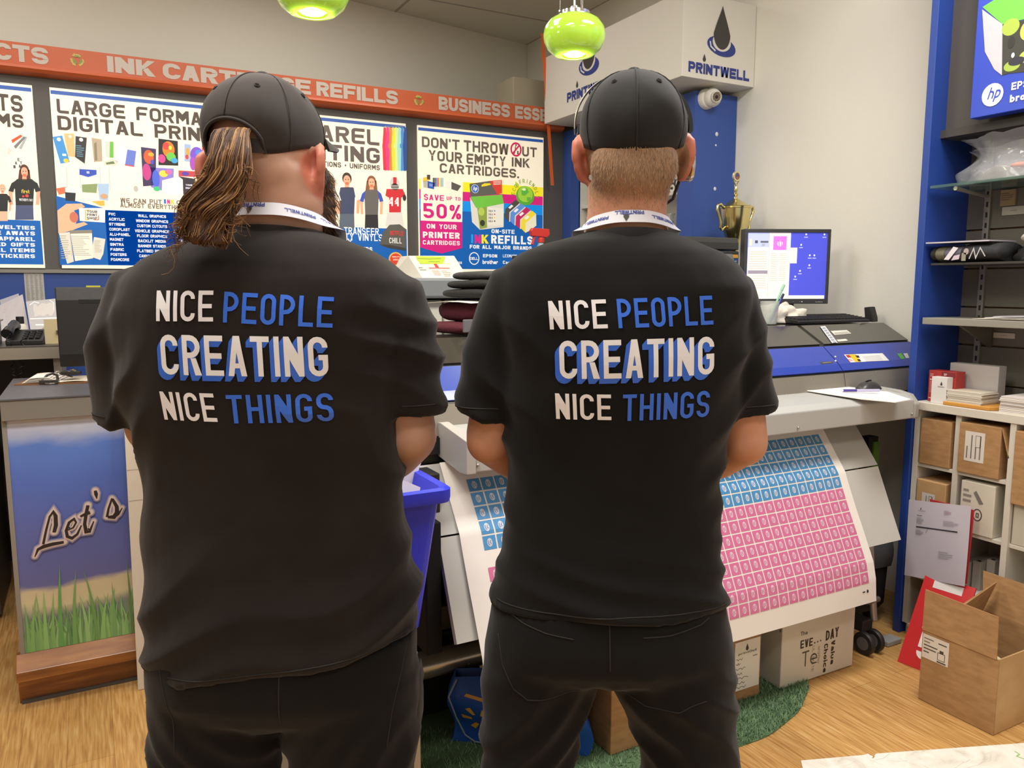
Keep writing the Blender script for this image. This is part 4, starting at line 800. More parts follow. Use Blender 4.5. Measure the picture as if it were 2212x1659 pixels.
# white rag, clear cup and its brushes
random.seed(3)
def rag(name, label, c, rx, ry, h, seed, colr, amp=.5):
    m = MB(); rings = []; nv, nu = 16, 48
    for k in range(nv+1):
        t = k/nv; ring = []
        for j in range(nu):
            a = 2*pi*j/nu; rr = cos(t*pi/2)**.7
            n = noise.noise(Vector((cos(a)*1.7+seed, sin(a)*1.7, t*2.2)))+.5*noise.noise(Vector((cos(a)*4+seed, sin(a)*4, t*5)))
            R_ = rr*(1+amp*n*.6*(1 if t < .98 else 0)); z = h*sin(t*pi/2)*(1+.35*n)
            ring.append((c[0]+rx*R_*cos(a), c[1]+ry*R_*sin(a), c[2]+max(0.0005*k, z)))
        rings.append(ring)
    m.loft(rings, mat(colr, .9, bump=.2, bscale=90)); return tag(m.build(name, smooth=180, origin=c), label, 'cloth')
rag('rag', 'bunched white rag lying under the monitor on the printer', (2.77, 2.575, ZL), .13, .06, .075, 5.0, 'e6dfd0', .9)
cu = thing('cup', 'clear plastic cup holding brushes beside the white rag', 'cup', (2.63, 2.50, ZL))
m = MB(); m.lathe([(.03, 0), (.04, .1), (.041, .1), (.0315, .002)], (2.63, 2.50, ZL), mat('cfd3d0', .1, alpha=.4), n=28); m.build('wall', cu, smooth=60)
for i, (dx, dy, cc, nm, cat, lab) in enumerate(((.05, 0, '8fc8a8', 'toothbrush', 'brush', 'green handled brush standing in the clear cup'), (.028, -.01, '2c3f9c', 'marker', 'pen', 'dark blue marker standing in the clear cup'))):
    L_ = .165 if i == 0 else .125; a = Vector((2.63-dx*.15, 2.50+dy, ZL+.006)); b = a+Vector((dx*1.2+.03, dy, L_)); o = thing(nm, lab, cat, a)
    m = MB(); m.tube([a, a.lerp(b, .5), a.lerp(b, .85)], [.004, .005, .0045], mat(cc, .35), n=8); m.build('handle', o, smooth=60)
    m = MB(); m.tube([a.lerp(b, .85), b], [.006, .0055], mat(cc if i == 0 else '20264c', .4), n=8); m.build('tip', o, smooth=60)
# folded clothes on the left of the printer lid
def folded(name, label, c, w, d, h, colr, yaw=0, seed=0, rnd=.5, group='folded garments on the printer'):
    """a folded garment: soft slab with a rounded fold facing the room"""
    m = MB(); M_ = facing(c, yaw); rings = []
    for i in range(15):
        x = -w/2+w*i/14; e = min(1, min(i, 14-i)/1.5+.55); ring = []
        for j in range(26):
            a = 2*pi*j/26; q = .55
            y = d/2*math.copysign(abs(cos(a))**q, cos(a))*e; z = h/2*math.copysign(abs(sin(a))**.8, sin(a))*e
            n = noise.noise(Vector((x*9+seed, y*9, z*20+seed)))
            top = .5+.5*sin(a)
            ring.append(M_ @ Vector((x, y+n*.012*rnd, max(.0004, h/2+z+n*.012*rnd*top))))
        rings.append(ring)
    m.loft(rings, mat(colr, .9, bump=.25, bscale=120)); return tag(m.build(name, smooth=180, origin=c), label, 'clothing', group)
FX, FY = 1.29, 2.56; z = ZL
folded('folded_garment', 'folded maroon and grey garment, lowest of the pile on the printer', (FX, FY, z), .40, .26, .042, '5a1f2c', .2, 2); 
folded('folded_garment', 'folded maroon hooded garment second from the bottom of the pile', (FX+.03, FY, z+.043), .38, .25, .060, '5e2431', .25, 9, 1.3)
m = MB(); Mx = facing((FX-.02, FY, z+.108), .25); m.sheet(lambda u, v: Mx @ Vector(((u-.5)*.34, (v-.5)*.26, .012*u+.004*sin(v*4))), 8, 4, mat('e9e5dc', .7), th=.0015); tag(m.build('paper_sheet', origin=Mx.translation), 'white paper sheet lying between the maroon and black garments', 'paper')
for k, (dz, cc, lb) in enumerate(((.125, '1a191a', 'folded black garment lowest of the black ones on the white paper'), (.156, '201f20', 'folded black garment in the middle of the black ones in the pile'), (.187, '3a393b', 'folded dark grey garment on top of the pile on the printer'))):
    folded('folded_garment', lb, (FX+.04+.02*k, FY, z+dz), .38, .25, .031, cc, .22+.05*k, 20+k, .6)
m = MB(); Mx = facing((FX-.145, FY-.148, z+.004), .2); m.box(-.03, .03, -.004, .006, .006, .05, mat('6d6c70', .8), Mx); tag(m.build('grey_swatch', bevel=.003, origin=Mx.translation), 'small grey cloth piece at the corner of the maroon garment', 'cloth')
# ---------------------------------------------------------------- grey hutch counter behind, with box of forms and bottles
YH = 3.2
hl = at(888, 600, Y=YH); hb = at(900, 645, Y=YH)
ht = thing('hutch_counter', 'grey service counter with raised top seen between the two men', 'counter', (1.9, 3.5, 0))
m = MB(); m.box(hl.x, 2.26, YH, YH+.36, hb.z, hl.z, mat('878b92', .5)); m.build('top_shelf', ht, bevel=.012)
m = MB(); m.box(hl.x+.03, hl.x+.06, YH+.02, YH+.34, 0, hb.z, mat('b9b7b0', .6)); m.build('side_panel', ht); m = MB(); m.box(2.22, 2.25, YH+.02, YH+.34, 0, hb.z, mat('b9b7b0', .6)); m.build('side_panel', ht)
m = MB(); m.box(hl.x+.06, 2.22, YH+.30, YH+.34, 0, hb.z, mat('6f6d69', .6)); m.build('back_panel', ht)
m = MB(); m.box(hl.x+.06, 2.22, YH+.03, YH+.30, 1.06, 1.09, mat('b9b7b0', .6)); m.build('work_shelf', ht)
lp = thing('label_printer', 'white office machine with vents under the grey counter top', 'machine', (1.55, YH+.15, 1.09))
WHT = mat('dedbd3', .45)
m = MB(); m.box(hl.x+.08, hl.x+.165, YH+.05, YH+.28, 1.09, hb.z-.008, WHT); m.box(hl.x+.175, 1.85, YH+.05, YH+.28, 1.09, hb.z-.008, WHT); m.build('housing', lp, bevel=.006)
m = MB(); 
for k in range(4): m.box(hl.x+.2, hl.x+.2+.12, YH+.046, YH+.05, 1.31+k*.016, 1.316+k*.016, mat('9b978e', .5))
m.box(hl.x+.22, hl.x+.235, YH+.046, YH+.05, 1.38, 1.384, BLK); m.box(hl.x+.27, hl.x+.30, YH+.046, YH+.05, 1.38, 1.385, BLK); m.box(hl.x+.09, hl.x+.155, YH+.046, YH+.05, 1.27, 1.29, mat('a9a59b', .5)); m.build('vent', lp)
# form box: leaning sheets, green label and red crest
fb = thing('form_box', 'white box of forms with a lime green label on the grey counter', 'box', (hl.x+.1, YH+.1, hl.z))
f0 = at(905, 600, Y=YH+.07); f1 = at(1003, 600, Y=YH+.07); f2 = at(975, 553, Y=YH+.2); f3 = at(877, 553, Y=YH+.2)
zt = hl.z; A0 = Vector((f0.x, YH+.03, zt)); B0 = Vector((f1.x, YH+.03, zt)); C0 = Vector((f2.x, YH+.17, f2.z)); D0 = Vector((f3.x, YH+.17, f3.z))
m = MB(); bk = Vector((0, .12, 0)); m.hexa([A0, B0, B0+Vector((0, .28, 0)), A0+Vector((-.05, .28, 0)), D0, C0, C0+Vector((0, .1, 0)), D0+Vector((0, .1, 0))], mat('e4e0d4', .6)); 
m.build('box', fb)
S_ = (B0-A0).normalized(); T_ = ((D0-A0)+(C0-B0)).normalized(); N_ = S_.cross(T_).normalized(); N_ = -N_ if N_.y > 0 else N_
T2 = (T_-S_*T_.dot(S_)).normalized(); Wf = (B0-A0).length; Hf = (D0-A0).dot(T2); shx = (D0-A0).dot(S_)/Hf
m = MB(); P = Print(m, mp=lambda x, y, l: A0+S_*(x+y*shx)+T2*y+N_*(l+.0006))
P.rect(.03*1, Hf*.62, Wf*.8, Hf*.97, 'bdd63a', 1); P.line([(Wf*.15, Hf*.86), (Wf*.4, Hf*.84), (Wf*.68, Hf*.88)], .003, '5c7030', 2); P.line([(Wf*.35, Hf*.72), (Wf*.6, Hf*.72)], .003, '5c7030', 2)
P.rect(Wf*.27, Hf*.40, Wf*.73, Hf*.46, 'c98a84', 2); P.rect(Wf*.43, Hf*.44, Wf*.5, Hf*.62, 'c9463c', 3); P.rect(Wf*.30, Hf*.12, Wf*.45, Hf*.34, 'ddb9b0', 2); P.lines(Wf*.5, Hf*.05, Wf*.7, Hf*.34, 4, 'c9b4ac', 2); P.lines(Wf*.05, Hf*.3, Wf*.2, Hf*.5, 2, 'a8a49c', 2)
m.build('form_print', fb)
def sprayer(c, label):
    o = thing('spray_bottle', label, 'bottle', c)
    m = MB(); m.lathe([(.036, 0), (.04, .01), (.04, .10), (.03, .14), (.014, .165), (.014, .175), (0, .176)], c, mat('bcd0da', .1, alpha=.55), n=24); m.build('body', o, smooth=50)
    m = MB(); c = Vector(c); m.lathe([(0, .174), (.018, .174), (.018, .195), (.012, .2), (0, .2)], c, mat('c4342c', .4), n=18); m.prism([(-.055, .205), (.03, .2), (.045, .215), (.04, .24), (-.05, .243), (-.06, .23)], -.013, .013, mat('c4342c', .4), axis='y', M=Matrix.Translation(c)); m.prism([(-.04, .205), (-.03, .205), (-.045, .16), (-.052, .165)], -.008, .008, mat('c4342c', .4), axis='y', M=Matrix.Translation(c)); m.build('spray_head', o, bevel=.002)
p = at(1168, 530, Y=YH+.16); sprayer((p.x, YH+.16, hl.z), 'clear spray bottle with red trigger head on the grey counter')
p = at(1113, 560, Y=YH+.1); bt = thing('small_bottle', 'small grey bottle with black cap on the grey counter', 'bottle', (p.x, YH+.1, hl.z)); zc = hl.z
m = MB(); m.lathe([(0, 0), (.022, 0), (.023, .06), (.014, .075), (.014, .08), (0, .08)], (p.x, YH+.1, zc), mat('a9a6b4', .35), n=20); m.build('body', bt, smooth=50)
m = MB(); m.lathe([(0, .078), (.016, .078), (.015, .105), (0, .106)], (p.x, YH+.1, zc), BLK, n=18); m.build('cap', bt, smooth=50)
# ---------------------------------------------------------------- blue recycling bin on a white cart
ct = thing('rolling_cart', 'low white wooden cart carrying the blue bin', 'cart', (.43, 1.93, 0))
m = MB(); m.box(.10, .668, 1.72, 2.14, .535, .56, mat('d6cfc0', .6)); m.build('cart_top', ct, bevel=.003)
for (x, y) in ((.165, 1.745), (.655, 1.745), (.165, 2.115), (.655, 2.115)):
    m = MB(); m.box(x-.018, x+.018, y-.02, y+.02, .06, .535, mat('cdbd9d', .6)); m.ell((x, y-.021, .22), (.006, .003, .006), mat('5a5040', .5), 10, 6); m.build('leg', ct, bevel=.002)
    m = MB(); m.lathe([(0, -.012), (.03, -.012), (.03, .012), (0, .012)], (x, y, .03), BLK, n=20, M=Matrix.Rotation(pi/2, 3, 'Y')); m.build('caster', ct, smooth=40)
m = MB(); m.box(.18, .64, 1.76, 2.10, .2, .22, mat('d6cfc0', .6)); m.build('cart_shelf', ct)
m = MB(); m.box(.185, .636, 1.727, 1.74, .08, .53, mat('cdc6b8', .6)); m.build('front_panel', ct, bevel=.002)
bn = thing('recycling_bin', 'tall blue plastic bin stuffed with papers between the two men', 'bin', (.52, 1.93, .56))
def rrect(cx, cy, hx, hy, r, z, n=5):
    out = []
    for (sx, sy, a0) in ((1, 1, 0), (-1, 1, pi/2), (-1, -1, pi), (1, -1, 3*pi/2)):
        for k in range(n+1): a = a0+pi/2*k/n; out.append((cx+sx*(hx-r)+r*cos(a), cy+sy*(hy-r)+r*sin(a), z))
    return out
m = MB(); BB = mat('2233d8', .35, spec=.5); bx, by = .525, 1.925
outer = [rrect(bx, by, .175, .105, .02, .561), rrect(bx, by, .19, .118, .03, .575), rrect(bx, by, .243, .13, .03, .905), rrect(bx, by, .268, .145, .03, .905), rrect(bx, by, .27, .147, .03, .915), rrect(bx, by, .27, .147, .03, .938), rrect(bx, by, .262, .139, .028, .944), rrect(bx, by, .246, .126, .024, .94), rrect(bx, by, .236, .122, .024, .9), rrect(bx, by, .18, .105, .02, .58)]
m.loft(outer, BB); m.build('bin_shell', bn, smooth=35)
for k, (a, b, c, d, lb) in enumerate((((.55, 1.86, .74), (.70, 1.86, .78), (.745, 1.88, .925), (.46, 1.93, 1.07), 'white paper sheet leaning in the front of the blue bin'), ((.58, 1.97, .75), (.73, 1.985, .82), (.815, 1.99, 1.02), (.52, 1.975, 1.10), 'pale pink white paper sheet at the back of the blue bin'))):
    m = MB(); a, b, c, d = map(Vector, (a, b, c, d))
    m.sheet(lambda u, v: (a.lerp(b, u)).lerp(d.lerp(c, u), v)+Vector((0, .012*sin(u*3), 0)), 6, 6, mat('ece6e4' if k == 0 else 'e6dedd', .7), th=.001); tag(m.build('paper_sheet', origin=a, smooth=60), lb, 'paper', 'papers in the blue bin')
# ---------------------------------------------------------------- under the printer
def carton(name, label, x0, x1, y0, y1, z0, z1, colr, cat='box', group=None):
    o = thing(name, label, cat, ((x0+x1)/2, (y0+y1)/2, z0), group); m = MB(); m.box(x0, x1, y0, y1, z0, z1, CARD if colr is None else colr); m.build('box', o, bevel=.003); return o
CARD = ramp_mat('kraft_card', (9, 9, 30), [(.35, '9a744b'), (.65, 'ab8458')], .75, nscale=2, detail=4)
CARDL = ramp_mat('light_card', (6, 6, 9), [(.35, 'b79263'), (.65, 'c29c6d')], .75, nscale=2, detail=4)
WCARD = mat('cfc8b8', .7, bump=.05)
ev = carton('white_carton', 'white EVERYDAY carton on the floor under the printed sheet', 2.122, 2.508, 1.895, 2.02, .004, .246, WCARD)
m = MB(); P = Print(m, (0, 1.8945, 0), (1, 0, 0), (0, 0, 1), (0, -1, 0))
ev_ = lambda x, y: (lambda p: (p.x, p.z))(at(1500+x/4.056, 1250+y/4.056, Y=1.8945))
def ET(xl, yb, xr, yt, yr, s, st='bold', c='2a2522', skew=0, **k):
    a = ev_(xl, yb); b = ev_(xr, yr); h = ev_(xl, yt)[1]-a[1]; P.text(a[0], a[1], s, h, c, 1, st, fit=b[0]-a[0], rise=(b[1]-a[1])/(b[0]-a[0])*1.0, **k)
ET(932, 503, 992, 468, 487, 'The', 'sans', c='5a534a'); ET(928, 615, 1035, 545, 585, 'EVE', 'cond', W=.52, t=.17); ET(1150, 545, 1262, 460, 505, 'DAY', 'cond', W=.52, t=.17)
for i in range(3): a = ev_(1050+i*26, 570-i*10); P.rect(a[0], a[1], a[0]+.005, a[1]+.006, '2a2522', 1)
a = ev_(930, 782); P.text(a[0]+.006, a[1], 'Te', ev_(930, 650)[1]-a[1], '4a443c', 1, 'cond', W=.6, t=.09)
def vtext(x, y0, y1, s, st='bold', c='2a2522', hh=.02):   # reads downwards
    a = ev_(x, y0); b = ev_(x, y1); L_ = a[1]-b[1]; g, w_ = layout(s, st)
    for poly in g: P.poly([(a[0]-hh/2+p.y*hh, a[1]-p.x*L_/w_) for p in poly], c, 1)
vtext(1218, 540, 745, 'Value'); vtext(1155, 570, 815, 'Choice'); vtext(1095, 590, 740, 'anyway', 'thin', '8a8276', .012); vtext(1045, 590, 810, 'ULTIMATE', 'thin', '9a9286', .012)
a = ev_(752, 460); P.rect(a[0]-.004, a[1]-.004, a[0]+.004, a[1]+.006, '1c1a18', 2)
m.build('print', ev)
pb = carton('labelled_carton', 'narrow brown carton with a white work slip beside the white EVERYDAY carton', 1.86, 2.03, 1.905, 2.14, .004, .236, CARD)
m = MB(); P = Print(m, (0, 1.9045, 0), (1, 0, 0), (0, 0, 1), (0, -1, 0)); a = ev_(352, 1030); b = ev_(580, 945); t_ = ev_(580, 515)
P.rect(1.905, .045, 2.024, .224, 'e6e1d6', 1); drop(P, 1.962, .195, .026, '3a3028', 2); P.text(1.922, .176, 'printwell', .008, '2a2a2a', 2, 'sans', fit=.085)
for k, (zz, wd) in enumerate(((.160, .03), (.143, .02), (.125, .045), (.106, .03), (.09, .06), (.072, .045), (.056, .05))): P.line([(1.912+i_*wd/6, zz+.004*sin(i_*2.3+k)) for i_ in range(7)], .0018, '4a4a52', 2)
P.rect(1.99, .158, 2.012, .162, '8a8a8a', 2)
m.build('work_slip', pb)
gb = carton('brown_carton', 'plain brown carton seen between the legs of the man with the headset', 1.35, 1.62, 1.855, 2.1, .004, .36, CARD)
bg = thing('shopping_bag', 'blue shopping bag with yellow spark mark under the printer', 'bag', (1.13, 2.05, .004))
BAGM = mat('1a4fa8', .4, bump=.35, bscale=14)
def bagpt(u, v):
    x = .952+.335*u; y = 2.165-.28*u; bul = .03*sin(pi*v)*sin(pi*u)
    return Vector((x-.4*bul+.015*sin(v*7), y-bul+.006*sin(u*9+v*5), .004+.215*v+.008*sin(u*6)*v))
m = MB(); m.sheet(bagpt, 14, 12, BAGM, th=.002); m.sheet(lambda u, v: bagpt(u, v)*1.0+Vector((.025, .05, 0)), 10, 8, BAGM, th=.002)
m.sheet(lambda u, v: bagpt(0, v).lerp(bagpt(0, v)+Vector((.025, .05, 0)), u), 4, 8, BAGM, th=.002); m.sheet(lambda u, v: bagpt(1, v).lerp(bagpt(1, v)+Vector((.025, .05, 0)), u), 4, 8, BAGM, th=.002); m.build('bag_body', bg, smooth=70)
m = MB(); P = Print(m, mp=lambda x, y, l: bagpt(x, y)+Vector((-.6, -.8, .0))*(l+.003))
for k in range(6):
    a = pi/2+.5+k*pi/3; cx, cy = .2, .42
    P.poly([(cx+(r_*cos(a)-w_*sin(a))*.62, cy+r_*sin(a)+w_*cos(a)) for r_, w_ in ((.09, -.02), (.2, -.035), (.2, .035), (.09, .02))], 'e0a93a', 1)
P.line([(.12, .78), (.25, .74), (.38, .70)], .04, 'd8a04a', 1)
m.build('spark_print', bg)
m = MB(); m.tube([bagpt(.02, .98)+Vector((-.004, -.006, 0)), bagpt(.02, .75)+Vector((-.012, -.008, 0)), bagpt(.04, .4)+Vector((-.01, -.01, 0)), bagpt(.08, .12)+Vector((-.004, -.010, 0)), bagpt(.16, .02)+Vector((0, -.012, .004)), bagpt(.3, .01)+Vector((0, -.014, .004))], .0028, mat('8a98a8', .5), n=6); m.build('handle', bg, smooth=60)
cr_ = thing('shade_filler', 'black crate added as shade under the left end of the printer', 'filler', (.95, 2.42, .004))  # added black boxes that stand in for the dark under the printer
m = MB(); m.box(.76, 1.14, 2.34, 2.49, .004, .27, mat('121112', .8)); m.build('filler_body', cr_, bevel=.006)
m = MB(); m.box(.752, 1.148, 2.333, 2.497, .27, .29, mat('1a191a', .7)); m.build('lid', cr_, bevel=.004)  # top piece of the added black boxes
# artificial grass mat
gr = thing('grass_mat', 'green artificial grass mat on the floor under the printer', 'mat', (1.5, 2.0, 0))
out = [(.70, 1.72), (1.0, 1.735), (1.30, 1.70), (1.62, 1.705), (1.74, 1.705), (1.86, 1.70), (1.985, 1.735), (2.07, 1.76), (2.17, 1.82), (2.25, 1.87), (2.285, 1.95), (2.28, 2.1), (2.2, 2.48), (.70, 2.48)]
for _ in range(2): out = [((a[0]*q+b[0]*(1-q)), (a[1]*q+b[1]*(1-q))) for a, b in zip(out, out[1:]+out[:1]) for q in (.75, .25)]
m = MB(); m.prism(out, .0005, .0035, mat('55704c', .9), axis='z'); m.build('backing', gr)
def inside(x, y):
    c = False; j = len(out)-1
    for i in range(len(out)):
        if (out[i][1] > y) != (out[j][1] > y) and x < (out[j][0]-out[i][0])*(y-out[i][1])/(out[j][1]-out[i][1])+out[i][0]: c = not c
        j = i
    return c
rnd = random.Random(4); m = MB(); gm = [mat(h, .7, var=0) for h in ('6f9068', '5e7d58', '80a074', '4e6a4a')]
cnt = 0
while cnt < 13000:
    x, y = (rnd.uniform(1.58, 2.3), rnd.uniform(1.68, 2.02)) if rnd.random() < .72 else (rnd.uniform(.75, 1.45), rnd.uniform(1.7, 2.25))
    if not inside(x, y): continue
    if 1.34 < x < 1.62 and y > 1.86 or 1.87 < x and x < 2.03 and y > 1.91 or 2.13 < x and y > 1.9: continue
    cnt += 1; a = rnd.uniform(0, 2*pi); h = rnd.uniform(.008, .02); l = rnd.uniform(.006, .022); w_ = .0013
    c = Vector((x, y, .003)); s = Vector((cos(a), sin(a), 0)); p_ = Vector((-sin(a), cos(a), 0))
    m.add([c-p_*w_, c+p_*w_, c+s*l+Vector((0, 0, h))], [(0, 1, 2)], rnd.choice(gm))
g = m.build('pile', gr); g['kind'] = 'stuff'
# ================================================================ CORNER SHELF UNIT, COPIER, TROPHY, CAMERA
UBL = mat('32509c', .5); WHI = mat('dad8cf', .5)
cu_ = thing('corner_shelf_unit', 'tall blue shelf unit with white inside in the room corner', 'shelf', (3.15, 4.1, 0))
UX, UY0, UY1, UZ = 3.0, 3.445, 4.795, 2.503
m = MB(); m.box(UX, XW-.004, UY0, UY0+.03, 0, UZ, UBL); m.build('end_panel', cu_)
m = MB(); m.box(UX, UX+.07, UY0+.03, UY0+.13, 0, UZ, UBL); m.build('front_stile', cu_)
m = MB(); m.box(UX, UX+.07, UY1-.10, UY1, 0, UZ, UBL); m.build('front_stile', cu_)
m = MB(); m.box(UX, UX+.07, UY0+.13, UY1-.10, UZ-.11, UZ, UBL); m.build('front_rail', cu_)
m = MB(); m.box(UX, UX+.07, UY0+.13, UY1-.10, 0, 1.2, UBL); m.build('base_front', cu_)
m = MB(); ya, yb_ = UY0+.035, UY1-.03
m.box(XW-.03, XW-.006, ya, yb_, 1.2, 2.4, WHI); m.box(UX+.071, XW-.03, UY0+.135, UY0+.15, 1.2, 2.36, WHI); m.box(UX+.071, XW-.03, UY1-.125, UY1-.11, 1.2, 2.36, WHI); m.box(UX+.071, XW-.03, UY0+.15, UY1-.125, 2.345, 2.36, WHI)
m.build('white_lining', cu_)
for z in (1.992, 1.765, 1.5):
    m = MB(); m.box(UX+.072, XW-.031, UY0+.15, UY1-.125, z-.018, z, WHI); m.build('shelf_board', cu_, bevel=.002)
for (u, v, r) in ((1548, 290, .011), (1546, 314, .006), (1544, 408, .010)):
    p = at(u, v, Y=UY0); m = MB(); m.ell((p.x, UY0-.001, p.z), (r, .004, r*1.1), mat('cfd3dc', .5), 12, 8); m.build('screw_cap', cu_, smooth=180)
# goods on its shelves
def sbox(name, label, x, y, z, sx, sy, h, c, pr=None, cat='box', group=None):
    o = thing(name, label, cat, (x, y, z), group); m = MB(); m.box(x-sx/2, x+sx/2, y-sy/2, y+sy/2, z, z+h, mat(c, .6)); m.build('carton', o, bevel=.001)
    if pr: m = MB(); P = Print(m, (x-sx/2-.0005, y, z), (0, -1, 0), (0, 0, 1), (-1, 0, 0)); pr(P, sy, h); m.build('print', o)
    return o
def pblue(P, w_, h): P.rect(-w_*.28, h*.62, w_*.42, h*.92, '3a7cc0', 1); P.rect(-w_*.1, h*.2, w_*.25, h*.48, '6a7078', 1); P.rect(-w_*.02, h*.28, w_*.18, h*.34, 'd8d8d8', 2)
sbox('ink_box', 'small white ink box with blue top print in the corner unit', 3.14, 4.58, 1.992, .06, .09, .115, 'd9dde2', pblue)
def pgr(P, w_, h): P.rect(-w_*.2, h*.3, w_*.45, h*.8, '8fae5a', 1); P.rect(-w_*.1, h*.1, w_*.3, h*.25, 'b8742e', 1)
sbox('ink_box', 'small pale green ink box on the upper shelf beside the ear of the headset man', 3.14, 4.40, 1.992, .06, .08, .105, 'cfcfbe', pgr)
for k, (y, h, c) in enumerate(((4.63, .155, 'cdb89a'), (4.575, .15, 'c9b392'), (4.50, .165, 'd1bd9d'), (4.445, .16, 'd3c2a6'))):
    def tone(P, w_, h_): P.rect(-w_/2, 0, w_/2, h_*.28, 'b99a6b', 1)
    sbox('ink_carton', ('tan upright carton at the far end of the middle shelf', 'second tan upright carton on the middle shelf', 'third tan upright carton on the middle shelf after a gap', 'fourth tan upright carton, nearest to the neck of the headset man')[k], 3.14, y, 1.765, .08, .045, h, c, tone, group='tan cartons on the middle shelf of the corner unit')
def p50(P, w_, h): P.text(-w_*.42, h*.1, '250', h*.42, 'e4e2d8', 1, 'bold')
sbox('sign_card', 'dark box with large white numerals ending in 50 on the upper shelf', 3.2, 3.80, 1.992, .05, .26, .17, '2c3a44', p50)
for k, (y, c) in enumerate(((3.66, 'a9b0b4'), (3.74, '9aa2a4'), (3.82, 'b4b6b2'))):
    o = thing('glass_jar', ('clear glass jar nearest the blue stile on the middle shelf', 'clear glass jar in the middle of the three jars', 'clear glass jar beside the lanyard of the headset man')[k], 'jar', (3.16, y, 1.765), 'glass jars in the corner unit'); m = MB(); m.lathe([(.032, 0), (.035, .01), (.035, .09), (.026, .105), (.026, .115), (0, .115)], (3.16, y, 1.765), mat(c, .08, alpha=.6), n=18); m.build('glass', o, smooth=50)
    m = MB(); m.lathe([(0, .01), (.028, .01), (.028, .05+.01*k), (0, .05+.01*k)], (3.16, y, 1.765), mat(('4a5058', '70604c', '394048')[k], .6), n=14); m.build('contents', o, smooth=50)
o = thing('glue_bottle', 'slim pale bottle with pink mark behind the glass jars', 'bottle', (3.245, 3.68, 1.765)); m = MB(); m.lathe([(.022, 0), (.024, .1), (.008, .135), (.006, .17), (0, .172)], (3.245, 3.68, 1.765), mat('d9d5d0', .5), n=16); m.build('body', o, smooth=50)
m = MB(); m.lathe([(.0243, .04), (.0246, .09), (.0243, .09), (.024, .04)], (3.245, 3.68, 1.765), mat('d06a7a', .5), n=16); m.build('label_band', o, smooth=50)
# dome camera
cc = at(1526, 215, Y=UY0); cmo = thing('security_camera', 'white dome security camera fixed on the blue end panel', 'camera', (cc.x, UY0, cc.z))
R_ = Matrix.Rotation(pi/2, 3, 'X')
m = MB(); m.lathe([(0, 0), (.055, 0), (.055, .018), (.05, .03), (0, .032)], (cc.x-.008, UY0-.0, cc.z), mat('dfddd3', .35), n=28, M=R_); m.build('base', cmo, smooth=40)
dirc = Vector((-.25, -.9, -.12)).normalized()
m = MB(); m.ell((cc.x, UY0-.045, cc.z), (.05, .05, .05), mat('e3e1d8', .3), 28, 18); m.build('dome', cmo, smooth=180)
m = MB(); qx = dirc.cross(Vector((0, 0, 1))).normalized(); Mr = Matrix((qx, dirc.cross(qx), dirc)).transposed(); Mr = Mr if True else Mr
m.lathe([(0, .0), (.03, .0), (.03, .055), (.026, .058), (.026, .052), (0, .05)], Vector((cc.x, UY0-.045, cc.z)), mat('d6d4ca', .3), n=28, M=Mr); m.build('lens_ring', cmo, smooth=40)
m = MB(); cl = Vector((cc.x, UY0-.045, cc.z)); m.lathe([(0, .0515), (.024, .0515), (.024, .052), (0, .0535)], cl, mat('8a7a6a', .3), n=24, M=Mr); m.lathe([(0, .052), (.010, .052), (.009, .056), (0, .058)], cl, mat('2a2420', .1), n=18, M=Mr)
for k in range(10): a = k*pi/5; m.ell(cl+Mr @ Vector((.017*cos(a), .017*sin(a), .053)), (.003, .003, .003), mat('4a4038', .2), 8, 6)
m.build('lens', cmo, smooth=60)
m = MB(); m.tube([Vector((cc.x-.012, UY0-.02, cc.z+.045)), Vector((cc.x+.01, UY0-.03, cc.z+.058)), Vector((cc.x+.055, UY0-.006, cc.z+.04)), Vector((cc.x+.06, UY0-.003, cc.z+.02))], .003, mat('dcdad0', .5), n=6); m.build('cable', cmo, smooth=60)
# orange ribbon hanging by the end of the fascia
a = at(1172, 72, Y=4.70); b = at(1174, 110, Y=4.70); c = at(1187, 255, Y=4.70); d = at(1196, 400, Y=4.70)
m = MB(); pts = [Vector((a.x, 4.70, a.z)), Vector((b.x, 4.70, b.z)), Vector((c.x-.005, 4.71, c.z)), Vector((d.x, 4.715, d.z))]
m.loft([[p+Vector(o) for o in ((-.012, 0, 0), (.012, 0, 0), (.012, .002, 0), (-.012, .002, 0))] for p in pts], mat('d9632a', .5)); tag(m.build('orange_strip', origin=pts[0]), 'thin orange strip hanging beside the white sign box', 'strip')
# cabinet, copier, trophy
cb = thing('side_cabinet', 'white cabinet behind the printer carrying the copier and the trophy', 'cabinet', (2.8, 3.2, 0))
m = MB(); m.box(2.28, 3.30, 2.92, 3.42, .06, 1.18, mat('cfccc2', .5)); m.box(2.3, 3.28, 2.95, 3.4, 0, .06, BLK); m.build('carcass', cb, bevel=.003)
for k in range(2):
    m = MB(); x = 2.29+k*.505; m.box(x, x+.495, 2.902, 2.92, .09, 1.16, mat('d3d0c6', .45)); dr = m.build('door', cb, bevel=.002)
    m = MB(); hx = x+.45 if k == 0 else x+.045; m.tube([(hx, 2.885, .7), (hx, 2.885, .82)], .006, mat('9a9a98', .3, metal=.8), n=8); m.build('handle', dr)
cp = thing('copier', 'black office copier with grey key panel behind the man with the headset', 'copier', (2.6, 3.1, 1.18))
DK = mat('2f2f31', .4); CX0, CX1 = 2.34, 2.915
m = MB(); m.box(CX0, CX1, 2.97, 3.38, 1.18, 1.50, DK); m.box(CX0, CX1, 2.985, 3.38, 1.50, 1.62, DK); m.build('body', cp, bevel=.008)
m = MB(); m.prism([(2.985, 1.625), (2.985, 1.66), (2.995, 1.685), (3.37, 1.685), (3.38, 1.625)], CX0+.004, CX1-.004, mat('3a3a3c', .4)); m.build('scanner_lid', cp, bevel=.005)
